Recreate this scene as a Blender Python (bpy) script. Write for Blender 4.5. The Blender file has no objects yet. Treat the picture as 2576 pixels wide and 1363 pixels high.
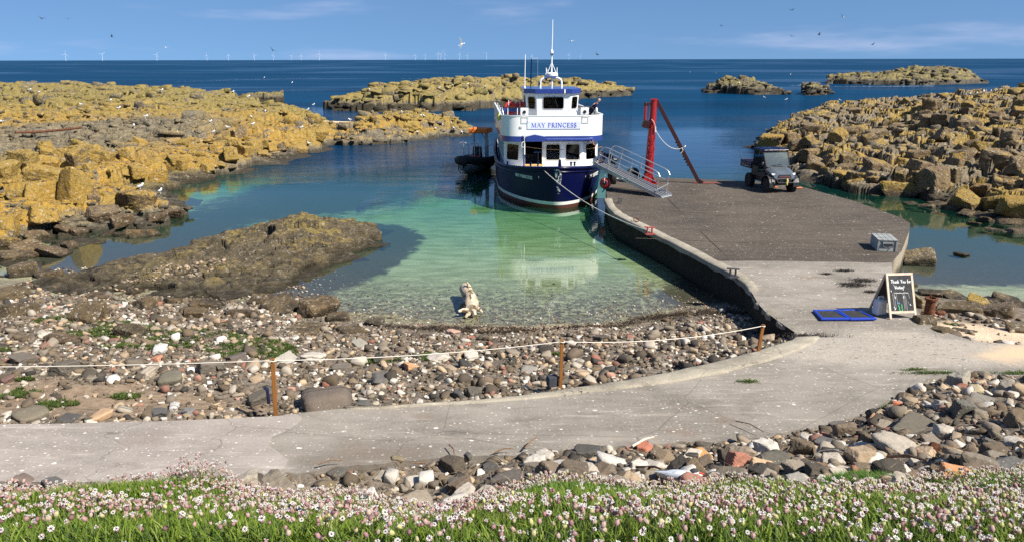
import bpy, bmesh, math, random
import numpy as np
from mathutils import Vector, Matrix, Euler

SC = bpy.context.scene
COL = SC.collection
R = math.radians
random.seed(7)

# ------------------------------------------------------------------ camera, sky, sun, exposure
CAM_Z = 7.0
PITCH = math.atan((681.5 - 150.5) / 1932.0)
ROLL = math.atan(5.0 / 2576.0)
cam_d = bpy.data.cameras.new("camera")
cam_d.sensor_width = 36.0
cam_d.lens = 36.0 * 1932.0 / 2576.0
cam_d.clip_start = 0.05
cam_d.clip_end = 200000.0
cam = bpy.data.objects.new("camera", cam_d)
COL.objects.link(cam)
cam.matrix_world = (Matrix.Translation((0, 0, CAM_Z)) @ Matrix.Rotation(math.pi / 2 - PITCH, 4, 'X')
                    @ Matrix.Rotation(-ROLL, 4, 'Z'))
SC.camera = cam

SUN_EL = R(46.0)
SUN_AZ = math.atan2(0.83, -0.56)          # clockwise from +Y, in radians
world = bpy.data.worlds.new("World")
SC.world = world
world.use_nodes = True
wt = world.node_tree
wt.nodes.clear()
w_out = wt.nodes.new("ShaderNodeOutputWorld")
w_bg = wt.nodes.new("ShaderNodeBackground")
w_bg.inputs["Strength"].default_value = 0.066
w_sky = wt.nodes.new("ShaderNodeTexSky")
w_sky.sky_type = 'NISHITA'
w_sky.sun_disc = False
w_sky.sun_elevation = SUN_EL
w_sky.sun_rotation = SUN_AZ
w_sky.altitude = 0.0
w_sky.air_density = 1.0
w_sky.dust_density = 0.3
w_sky.ozone_density = 2.5
w_tc = wt.nodes.new("ShaderNodeTexCoord")
w_sep = wt.nodes.new("ShaderNodeSeparateXYZ")
wt.links.new(w_tc.outputs["Generated"], w_sep.inputs[0])
# a clear northern sky: blue right down to the horizon
w_mx = wt.nodes.new("ShaderNodeMath"); w_mx.operation = 'MULTIPLY_ADD'
wt.links.new(w_sep.outputs[2], w_mx.inputs[0]); w_mx.inputs[1].default_value = 0.9; w_mx.inputs[2].default_value = 0.20
w_cmb = wt.nodes.new("ShaderNodeCombineXYZ")
wt.links.new(w_sep.outputs[0], w_cmb.inputs[0]); wt.links.new(w_sep.outputs[1], w_cmb.inputs[1]); wt.links.new(w_mx.outputs[0], w_cmb.inputs[2])
w_nrm = wt.nodes.new("ShaderNodeVectorMath"); w_nrm.operation = 'NORMALIZE'
wt.links.new(w_cmb.outputs[0], w_nrm.inputs[0])
wt.links.new(w_nrm.outputs[0], w_sky.inputs[0])
# thin clouds: noise on the view direction, flattened towards the horizon
w_map = wt.nodes.new("ShaderNodeMapping")
w_map.inputs["Scale"].default_value = (2.2, 2.2, 16.0)
w_map.inputs["Location"].default_value = (1.3, 0.4, 0.62)
wt.links.new(w_tc.outputs["Generated"], w_map.inputs[0])
w_ns = wt.nodes.new("ShaderNodeTexNoise")
w_ns.inputs["Scale"].default_value = 1.6; w_ns.inputs["Detail"].default_value = 6; w_ns.inputs["Roughness"].default_value = 0.55
wt.links.new(w_map.outputs[0], w_ns.inputs["Vector"])
w_rmp = wt.nodes.new("ShaderNodeMapRange"); w_rmp.interpolation_type = 'SMOOTHSTEP'
w_rmp.inputs[1].default_value = 0.53; w_rmp.inputs[2].default_value = 0.80; w_rmp.inputs[3].default_value = 0.0; w_rmp.inputs[4].default_value = 0.55
wt.links.new(w_ns.outputs[0], w_rmp.inputs[0])
w_mix = wt.nodes.new("ShaderNodeMix"); w_mix.data_type = 'RGBA'
wt.links.new(w_rmp.outputs[0], w_mix.inputs[0])
w_grade = wt.nodes.new("ShaderNodeMix"); w_grade.data_type = 'RGBA'; w_grade.blend_type = 'MULTIPLY'
w_grade.inputs[0].default_value = 1.0
wt.links.new(w_sky.outputs[0], w_grade.inputs[6])
w_grade.inputs[7].default_value = (0.81, 1.0, 1.17, 1)
wt.links.new(w_grade.outputs[2], w_mix.inputs[6])
w_mix.inputs[7].default_value = (5.6, 6.2, 8.4, 1)
wt.links.new(w_mix.outputs[2], w_bg.inputs["Color"])
wt.links.new(w_bg.outputs[0], w_out.inputs["Surface"])

sun_d = bpy.data.lights.new("sun", 'SUN')
sun_d.energy = 5.0
sun_d.angle = R(0.5)
sun_d.color = (1.0, 0.94, 0.83)
sun = bpy.data.objects.new("sun", sun_d)
COL.objects.link(sun)
sun_dir = Vector((math.sin(SUN_AZ) * math.cos(SUN_EL), math.cos(SUN_AZ) * math.cos(SUN_EL), math.sin(SUN_EL)))
sun.rotation_euler = sun_dir.to_track_quat('Z', 'Y').to_euler()
sun.location = (20, -20, 40)

SC.view_settings.view_transform = 'Standard'
SC.view_settings.look = 'None'
SC.view_settings.gamma = 1.0
SC.view_settings.exposure = 0.75
SC.cycles.use_denoising = False
SC.cycles.max_bounces = 6
SC.cycles.diffuse_bounces = 2
SC.cycles.glossy_bounces = 3
SC.cycles.transmission_bounces = 4
SC.cycles.transparent_max_bounces = 10
SC.cycles.caustics_reflective = False
SC.cycles.caustics_refractive = False

# ------------------------------------------------------------------ layout: where a point seen in the photo stands on the ground
F_PX = 1932.0
CP, SP = math.cos(PITCH), math.sin(PITCH)
CR, SR = math.cos(ROLL), math.sin(ROLL)

def ray(u, v):
    a = (u - 1288.0) / F_PX; b = -(v - 681.5) / F_PX
    a, b = a * CR + b * SR, -a * SR + b * CR
    return (a, CP + b * SP, -SP + b * CP)

def at(u, v, z=0.0):
    """world point at height z that the photo shows at (u, v) of a 2576-wide view"""
    d = ray(u, v)
    t = (z - CAM_Z) / d[2]
    return Vector((d[0] * t, d[1] * t, z))

def atd(u, v, y):
    """world point at ground distance y seen at (u, v)"""
    d = ray(u, v)
    t = y / d[1]
    return Vector((d[0] * t, y, CAM_Z + d[2] * t))

def smooth(a, b, x):
    t = np.clip((x - a) / (b - a), 0, 1)
    return t * t * (3 - 2 * t)

# ------------------------------------------------------------------ noise in numpy
def _hash(ix, iy, iz=0, seed=0):
    h = (ix.astype(np.int64) * 374761393 + iy.astype(np.int64) * 668265263 + np.asarray(iz).astype(np.int64) * 2147483647 + seed * 974634541) & 0xFFFFFFFF
    h = ((h ^ (h >> 13)) * 1274126177) & 0xFFFFFFFF
    h = ((h ^ (h >> 16)) * 2246822519) & 0xFFFFFFFF
    h = h ^ (h >> 15)
    return (h & 0xFFFFFF) / float(0xFFFFFF)

def vnoise2(x, y, seed=0):
    ix, iy = np.floor(x), np.floor(y)
    fx, fy = x - ix, y - iy
    fx = fx * fx * fx * (fx * (fx * 6 - 15) + 10); fy = fy * fy * fy * (fy * (fy * 6 - 15) + 10)
    a = _hash(ix, iy, 0, seed); b = _hash(ix + 1, iy, 0, seed); c = _hash(ix, iy + 1, 0, seed); d = _hash(ix + 1, iy + 1, 0, seed)
    return (a * (1 - fx) + b * fx) * (1 - fy) + (c * (1 - fx) + d * fx) * fy

def fbm2(x, y, seed=0, octv=4, gain=0.5):
    s = 0; a = 1.0; n = 0
    for k in range(octv):
        s = s + a * (vnoise2(x * 2 ** k + 17.3 * k, y * 2 ** k - 9.1 * k, seed + k) - 0.5); n += a; a *= gain
    return s / n * 2          # about -1..1

def vnoise3(p, seed=0):
    i = np.floor(p); f = p - i
    f = f * f * (3 - 2 * f)
    out = 0
    for dx in (0, 1):
        for dy in (0, 1):
            for dz in (0, 1):
                w = (f[:, 0] if dx else 1 - f[:, 0]) * (f[:, 1] if dy else 1 - f[:, 1]) * (f[:, 2] if dz else 1 - f[:, 2])
                out = out + w * _hash(i[:, 0] + dx, i[:, 1] + dy, i[:, 2] + dz, seed)
    return out

def fbm3(p, seed=0, octv=3):
    s = 0; a = 1.0; n = 0
    for k in range(octv):
        s = s + a * (vnoise3(p * 2 ** k + 11.7 * k, seed + k) - 0.5); n += a; a *= 0.5
    return s / n * 2

def voronoi(x, y, seed=0, jit=0.9):
    """nearest cell of a jittered unit grid: F1, F2, centre x, y, three random numbers of the cell"""
    ix, iy = np.floor(x), np.floor(y)
    f1 = np.full(x.shape, 9.0); f2 = np.full(x.shape, 9.0)
    cx = np.zeros(x.shape); cy = np.zeros(x.shape); gx = np.zeros(x.shape); gy = np.zeros(x.shape)
    for dx in (-1, 0, 1):
        for dy in (-1, 0, 1):
            jx, jy = ix + dx, iy + dy
            px = jx + 0.5 + jit * (_hash(jx, jy, 1, seed) - 0.5); py = jy + 0.5 + jit * (_hash(jx, jy, 2, seed) - 0.5)
            d = np.hypot(px - x, py - y)
            n1 = d < f1
            f2 = np.where(n1, f1, np.minimum(f2, d)); f1 = np.where(n1, d, f1)
            cx = np.where(n1, px, cx); cy = np.where(n1, py, cy); gx = np.where(n1, jx, gx); gy = np.where(n1, jy, gy)
    return f1, f2, cx, cy, _hash(gx, gy, 3, seed), _hash(gx, gy, 4, seed), _hash(gx, gy, 5, seed)

def poly_sd(px, py, poly):
    """signed distance to a polygon, positive inside"""
    P = np.array([(p[0], p[1]) for p in poly]); Q = np.roll(P, -1, 0)
    best = np.full(px.shape, 1e9); inside = np.zeros(px.shape, bool)
    for a, b in zip(P, Q):
        ex, ey = b - a
        t = np.clip(((px - a[0]) * ex + (py - a[1]) * ey) / (ex * ex + ey * ey + 1e-12), 0, 1)
        best = np.minimum(best, np.hypot(px - a[0] - t * ex, py - a[1] - t * ey))
        c = ((a[1] > py) != (b[1] > py))
        with np.errstate(divide='ignore', invalid='ignore'):
            xi = (b[0] - a[0]) * (py - a[1]) / (b[1] - a[1] + 1e-12) + a[0]
        inside ^= c & (px < xi)
    return np.where(inside, best, -best)

# ------------------------------------------------------------------ objects
def tag(o, label=None, cat=None, group=None, kind=None):
    if label: o["label"] = label
    if cat: o["category"] = cat
    if group: o["group"] = group
    if kind: o["kind"] = kind
    return o

def empty(name, loc=(0, 0, 0), rz=0.0, label=None, cat=None, group=None):
    o = bpy.data.objects.new(name, None)
    o.empty_display_size = 0.2
    COL.objects.link(o)
    o.location = loc; o.rotation_euler = (0, 0, rz)
    return tag(o, label, cat, group)

def mesh_np(name, V, faces=None, quads=None, tris=None, mat=None, parent=None, smooth_shade=False, attrs=None, colors=None):
    """one mesh object from numpy arrays; attrs: {name: per-vertex float}, colors: per-vertex rgb"""
    me = bpy.data.meshes.new(name)
    V = np.asarray(V, dtype=np.float32)
    me.vertices.add(len(V)); me.vertices.foreach_set("co", V.ravel())
    idx = []; tot = []
    if quads is not None and len(quads):
        q = np.asarray(quads, dtype=np.int32); idx.append(q.ravel()); tot.append(np.full(len(q), 4, np.int32))
    if tris is not None and len(tris):
        t = np.asarray(tris, dtype=np.int32); idx.append(t.ravel()); tot.append(np.full(len(t), 3, np.int32))
    if faces is not None and len(faces):
        idx.append(np.concatenate([np.asarray(f, np.int32) for f in faces])); tot.append(np.array([len(f) for f in faces], np.int32))
    idx = np.concatenate(idx); tot = np.concatenate(tot)
    me.loops.add(len(idx)); me.loops.foreach_set("vertex_index", idx)
    me.polygons.add(len(tot))
    start = np.concatenate([[0], np.cumsum(tot)[:-1]]).astype(np.int32)
    me.polygons.foreach_set("loop_start", start); me.polygons.foreach_set("loop_total", tot)
    if smooth_shade:
        me.polygons.foreach_set("use_smooth", np.ones(len(tot), bool))
    for k, a in (attrs or {}).items():
        at_ = me.attributes.new(k, 'FLOAT', 'POINT'); at_.data.foreach_set("value", np.asarray(a, np.float32))
    if colors is not None:
        ca = me.color_attributes.new("Col", 'FLOAT_COLOR', 'POINT')
        c4 = np.ones((len(V), 4), np.float32); c4[:, :3] = colors
        ca.data.foreach_set("color", c4.ravel())
    me.update(calc_edges=True)
    me.validate()
    if mat: me.materials.append(mat)
    o = bpy.data.objects.new(name, me)
    COL.objects.link(o)
    if parent is not None: o.parent = parent
    return o

class MB:
    """collects shapes into ONE mesh"""
    def __init__(self):
        self.v = []; self.f = []
    def add(self, vs, fs):
        o = len(self.v)
        self.v += [tuple(p) for p in vs]; self.f += [tuple(i + o for i in f) for f in fs]
        return self
    def box(self, c, s, rot=None, taper=1.0):
        x, y, z = s[0] / 2, s[1] / 2, s[2] / 2
        t = taper
        vs = [(-x, -y, -z), (x, -y, -z), (x, y, -z), (-x, y, -z), (-x * t, -y * t, z), (x * t, -y * t, z), (x * t, y * t, z), (-x * t, y * t, z)]
        m = Matrix.Translation(c) @ (rot.to_4x4() if rot is not None else Matrix.Identity(4))
        return self.add([m @ Vector(p) for p in vs], [(0, 3, 2, 1), (4, 5, 6, 7), (0, 1, 5, 4), (1, 2, 6, 5), (2, 3, 7, 6), (3, 0, 4, 7)])
    def bar(self, a, b, w, h=None, up=(0, 0, 1)):
        a, b = Vector(a), Vector(b); h = h or w
        d = b - a; L = d.length; d.normalize()
        upv = Vector(up)
        if abs(d.dot(upv)) > 0.98: upv = Vector((1, 0, 0))
        s = d.cross(upv).normalized(); u = s.cross(d).normalized()
        vs = []
        for p in (a, b):
            for i, j in ((-1, -1), (1, -1), (1, 1), (-1, 1)):
                vs.append(p + s * (i * w / 2) + u * (j * h / 2))
        return self.add(vs, [(0, 1, 2, 3)[::-1], (4, 5, 6, 7), (0, 1, 5, 4), (1, 2, 6, 5), (2, 3, 7, 6), (3, 0, 4, 7)])
    def tube(self, pts, r, n=8, caps=True):
        pts = [Vector(p) for p in pts]
        rs = r if isinstance(r, (list, tuple)) else [r] * len(pts)
        rings = []; prev = None
        for i, p in enumerate(pts):
            if i == 0: d = pts[1] - pts[0]
            elif i == len(pts) - 1: d = pts[-1] - pts[-2]
            else: d = (pts[i + 1] - p).normalized() + (p - pts[i - 1]).normalized()
            if d.length < 1e-9: d = Vector((0, 0, 1))
            d.normalize()
            if prev is None:
                a = Vector((0, 0, 1)) if abs(d.z) < 0.9 else Vector((1, 0, 0))
                s = d.cross(a).normalized()
            else:
                s = (prev - d * prev.dot(d)).normalized()
            prev = s; t = d.cross(s)
            rings.append([p + (s * math.cos(2 * math.pi * k / n) + t * math.sin(2 * math.pi * k / n)) * rs[i] for k in range(n)])
        vs = [q for rg in rings for q in rg]; fs = []
        for i in range(len(rings) - 1):
            for k in range(n):
                k2 = (k + 1) % n
                fs.append((i * n + k, i * n + k2, (i + 1) * n + k2, (i + 1) * n + k))
        if caps:
            fs.append(tuple(range(n))[::-1]); m = (len(rings) - 1) * n; fs.append(tuple(range(m, m + n)))
        return self.add(vs, fs)
    def cyl(self, a, b, r0, r1=None, n=16):
        return self.tube([a, b], [r0, r1 if r1 is not None else r0], n)
    def lathe(self, prof, n=24, mat=None):
        """prof: (r, z) list, turned about z"""
        mat = mat or Matrix.Identity(4)
        vs = []; fs = []
        for r, z in prof:
            for k in range(n):
                a = 2 * math.pi * k / n
                vs.append(mat @ Vector((r * math.cos(a), r * math.sin(a), z)))
        for i in range(len(prof) - 1):
            for k in range(n):
                k2 = (k + 1) % n
                fs.append((i * n + k, i * n + k2, (i + 1) * n + k2, (i + 1) * n + k))
        fs.append(tuple(range(n))[::-1]); m = (len(prof) - 1) * n; fs.append(tuple(range(m, m + n)))
        return self.add(vs, fs)
    def prism(self, poly, thick, mat=None):
        """poly in local xy, thickness along z from 0"""
        mat = mat or Matrix.Identity(4); n = len(poly)
        vs = [mat @ Vector((p[0], p[1], 0)) for p in poly] + [mat @ Vector((p[0], p[1], thick)) for p in poly]
        fs = [tuple(range(n))[::-1], tuple(range(n, 2 * n))] + [(i, (i + 1) % n, n + (i + 1) % n, n + i) for i in range(n)]
        return self.add(vs, fs)
    def sphere(self, c, r, n=12, m=8, scale=(1, 1, 1), rot=None):
        vs = []; fs = []
        rt = rot.to_3x3() if rot is not None else Matrix.Identity(3)
        for i in range(m + 1):
            th = math.pi * i / m
            for k in range(n):
                a = 2 * math.pi * k / n
                p = Vector((math.sin(th) * math.cos(a) * scale[0], math.sin(th) * math.sin(a) * scale[1], math.cos(th) * scale[2])) * r
                vs.append(Vector(c) + rt @ p)
        for i in range(m):
            for k in range(n):
                k2 = (k + 1) % n
                fs.append((i * n + k, (i + 1) * n + k, (i + 1) * n + k2, i * n + k2))
        return self.add(vs, fs)
    def build(self, name, mat=None, parent=None, smooth_shade=False, bevel=0.0, seg=2):
        me = bpy.data.meshes.new(name)
        me.from_pydata([tuple(p) for p in self.v], [], self.f)
        bm = bmesh.new(); bm.from_mesh(me)
        bmesh.ops.remove_doubles(bm, verts=bm.verts, dist=1e-6)
        bmesh.ops.recalc_face_normals(bm, faces=bm.faces)
        bm.to_mesh(me); bm.free()
        if mat: me.materials.append(mat)
        o = bpy.data.objects.new(name, me)
        COL.objects.link(o)
        if parent is not None: o.parent = parent
        if smooth_shade:
            me.polygons.foreach_set("use_smooth", np.ones(len(me.polygons), bool))
            try: me.set_sharp_from_angle(angle=R(38))
            except Exception: pass
        if bevel > 0:
            b = o.modifiers.new("bevel", 'BEVEL'); b.width = bevel; b.segments = seg; b.limit_method = 'ANGLE'; b.angle_limit = R(35)
        return o

def kids(o):
    return [c for c in bpy.data.objects if c.parent == o]

def copy_tree(o, parent=None, tree=None):
    c = o.copy(); COL.objects.link(c)
    if parent is not None:
        c.parent = parent; c.matrix_parent_inverse = o.matrix_parent_inverse.copy()
    for ch in tree.get(o.name, ()): copy_tree(ch, c, tree)
    return c
# ------------------------------------------------------------------ materials
class NT:
    def __init__(self, name):
        self.m = bpy.data.materials.new(name); self.m.use_nodes = True
        self.t = self.m.node_tree; self.t.nodes.clear()
        self.out = self.t.nodes.new("ShaderNodeOutputMaterial")
    def new(self, ty, **kw):
        n = self.t.nodes.new(ty)
        for k, v in kw.items(): setattr(n, k, v)
        return n
    def link(self, a, b): self.t.links.new(a, b); return b
    def put(self, sock, v):
        if isinstance(v, bpy.types.NodeSocket): self.t.links.new(v, sock)
        elif v is not None:
            if isinstance(v, (tuple, list)) and len(v) == 3 and sock.type == 'RGBA': v = (*v, 1)
            sock.default_value = v
    def pos(self): return self.new("ShaderNodeNewGeometry").outputs["Position"]
    def objco(self): return self.new("ShaderNodeTexCoord").outputs["Object"]
    def mapv(self, vec, scale=(1, 1, 1), rot=(0, 0, 0), loc=(0, 0, 0)):
        n = self.new("ShaderNodeMapping"); self.put(n.inputs[0], vec)
        n.inputs["Scale"].default_value = scale; n.inputs["Rotation"].default_value = rot; n.inputs["Location"].default_value = loc
        return n.outputs[0]
    def noise(self, vec, scale, detail=4, rough=0.55, dist=0.0):
        n = self.new("ShaderNodeTexNoise"); self.put(n.inputs["Vector"], vec)
        n.inputs["Scale"].default_value = scale; n.inputs["Detail"].default_value = detail
        n.inputs["Roughness"].default_value = rough; n.inputs["Distortion"].default_value = dist
        return n.outputs[0]
    def vor(self, vec, scale, feature='F1', out="Distance", rand=1.0):
        n = self.new("ShaderNodeTexVoronoi", feature=feature); self.put(n.inputs["Vector"], vec)
        n.inputs["Scale"].default_value = scale; n.inputs["Randomness"].default_value = rand
        return n.outputs[out]
    def rng(self, v, a, b, c=0.0, d=1.0, sm=True):
        n = self.new("ShaderNodeMapRange"); n.interpolation_type = 'SMOOTHSTEP' if sm else 'LINEAR'
        self.put(n.inputs[0], v)
        for i, x in enumerate((a, b, c, d)): self.put(n.inputs[i + 1], x)
        return n.outputs[0]
    def math(self, op, a, b=None, c=None, clamp=False):
        n = self.new("ShaderNodeMath", operation=op, use_clamp=clamp)
        self.put(n.inputs[0], a)
        if b is not None: self.put(n.inputs[1], b)
        if c is not None: self.put(n.inputs[2], c)
        return n.outputs[0]
    def mix(self, f, a, b, mode='MIX'):
        n = self.new("ShaderNodeMix", data_type='RGBA', blend_type=mode)
        self.put(n.inputs[0], f); self.put(n.inputs[6], a); self.put(n.inputs[7], b)
        return n.outputs[2]
    def attr(self, name, out="Fac"):
        n = self.new("ShaderNodeAttribute"); n.attribute_name = name
        return n.outputs[out]
    def z(self, vec):
        n = self.new("ShaderNodeSeparateXYZ"); self.put(n.inputs[0], vec); return n.outputs[2]
    def xyz(self, vec):
        n = self.new("ShaderNodeSeparateXYZ"); self.put(n.inputs[0], vec); return n.outputs
    def bump(self, h, strength=0.5, dist=0.02, normal=None):
        n = self.new("ShaderNodeBump"); self.put(n.inputs["Height"], h)
        n.inputs["Strength"].default_value = strength; n.inputs["Distance"].default_value = dist
        if normal is not None: self.put(n.inputs["Normal"], normal)
        return n.outputs[0]
    def bsdf(self, color, rough=0.8, metal=0.0, spec=0.5, normal=None, **kw):
        n = self.new("ShaderNodeBsdfPrincipled")
        self.put(n.inputs["Base Color"], color); self.put(n.inputs["Roughness"], rough); self.put(n.inputs["Metallic"], metal)
        self.put(n.inputs["Specular IOR Level"], spec)
        if normal is not None: self.put(n.inputs["Normal"], normal)
        for k, v in kw.items(): self.put(n.inputs[k.replace("_", " ")], v)
        return n.outputs[0]
    def done(self, shader):
        self.t.links.new(shader, self.out.inputs["Surface"]); return self.m

def lichen_rock(name, base=(0.16, 0.13, 0.095), base2=(0.085, 0.07, 0.052), lichen=(0.46, 0.28, 0.055), amount=0.5, olive=0.0,
                scale=1.0, wet=0.28, guano=0.5, by_color=False, bump=0.6, strata=0.0, region=False):
    t = NT(name); p = t.pos()
    n1 = t.noise(p, 0.35 * scale, 4, 0.6)
    n2 = t.noise(p, 1.7 * scale, 6, 0.62, 0.4)
    n3 = t.noise(p, 9.0 * scale, 5, 0.65)
    col = t.mix(t.rng(n2, 0.3, 0.7), base2, base)
    col = t.mix(t.rng(n3, 0.35, 0.75, 0, 0.5), col, (base[0] * 1.5, base[1] * 1.45, base[2] * 1.35))
    if by_color:
        oc = t.new("ShaderNodeObjectInfo").outputs["Color"]
        col = t.mix(1.0, col, oc, 'MULTIPLY')
        col = t.mix(1.0, col, (6.5, 6.5, 6.5), 'MULTIPLY')
    px = t.xyz(p)
    # lichen: broad patches broken up by fine noise, keeps off the splash zone, likes upward faces
    nz = t.z(t.new("ShaderNodeNewGeometry").outputs["Normal"])
    s = t.math('ADD', t.math('MULTIPLY_ADD', n1, 1.5, -0.3), t.math('MULTIPLY', n2, 0.75))
    s = t.math('ADD', s, t.math('MULTIPLY', n3, 0.60))
    s = t.math('ADD', s, t.math('MULTIPLY', nz, 0.16))
    if by_color:
        al = t.new("ShaderNodeObjectInfo").outputs["Alpha"]
        s = t.math('ADD', s, t.math('MULTIPLY_ADD', al, 1.2, -0.6))
    th = 1.50 - 0.62 * amount
    lm = t.math('MULTIPLY', t.rng(s, th - 0.05, th + 0.09), 0.93)
    zz = t.math('ADD', t.z(p), t.math('MULTIPLY_ADD', n2, 0.7, -0.35))
    lm = t.math('MULTIPLY', lm, t.rng(zz, wet + 0.05, wet + 0.5))
    if region:   # bare grey ground in the middle of the headland; older, olive crust on its far shelf
        dx = t.math('MULTIPLY_ADD', px[0], 1 / 10.0, 31 / 10.0); dy = t.math('MULTIPLY_ADD', px[1], 1 / 16.0, -58 / 16.0)
        dd = t.math('ADD', t.math('MULTIPLY', dx, dx), t.math('MULTIPLY', dy, dy))
        lm = t.math('MULTIPLY', lm, t.rng(t.math('ADD', dd, t.math('MULTIPLY_ADD', n2, 1.6, -0.8)), 0.35, 1.3, 0.12, 1.0))
    lc = t.mix(t.rng(n3, 0.3, 0.72), (lichen[0] * 0.62, lichen[1] * 0.60, lichen[2] * 0.6), lichen)
    if olive > 0: lc = t.mix(t.rng(n1, 0.35, 0.65, 0.0, olive), lc, (0.21, 0.175, 0.06))
    if region: lc = t.mix(t.rng(px[1], 62, 92, 0, 0.75), lc, (0.20, 0.17, 0.055))
    col = t.mix(lm, col, lc)
    # grey crust and bird lime
    g = t.rng(t.noise(p, 5.5 * scale, 6, 0.7), 0.56, 0.66, 0, guano)
    col = t.mix(g, col, (0.50, 0.46, 0.40))
    sp = t.math('MULTIPLY', t.rng(t.vor(p, 7.0), 0.0, 0.16, 1, 0), t.rng(t.noise(p, 2.0, 2), 0.50, 0.62))
    col = t.mix(t.math('MULTIPLY', sp, guano), col, (0.75, 0.73, 0.70))
    ck = t.rng(t.vor(t.mix(0.25, p, t.new('ShaderNodeTexNoise').outputs['Color'], 'ADD'), 1.25 * scale, 'DISTANCE_TO_EDGE'), 0.0, 0.03, 0.75, 0)
    ck = t.math('MULTIPLY', ck, t.rng(n1, 0.42, 0.56))
    col = t.mix(ck, col, (0.028, 0.024, 0.019))
    # tide zone: black-brown weed and wet rock at the waterline
    wm = t.rng(zz, wet - 0.12, wet + 0.22, 1, 0)
    col = t.mix(t.math('MULTIPLY', wm, 0.85), col, (0.030, 0.024, 0.014))
    rough = t.rng(wm, 0, 1, 0.88, 0.5)
    h = t.math('ADD', t.noise(p, 6 * scale, 8, 0.68), t.math('MULTIPLY', t.vor(p, 2.6 * scale, 'DISTANCE_TO_EDGE'), 0.5))
    if strata:
        ps = t.mapv(p, (0.5, 1.6, 7.0), (R(8), R(-6), R(20)))
        h = t.math('ADD', h, t.math('MULTIPLY', t.noise(ps, 2.0, 5, 0.6), strata))
    return t.done(t.bsdf(col, rough, spec=0.25, normal=t.bump(h, bump, 0.12 / scale)))

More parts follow.
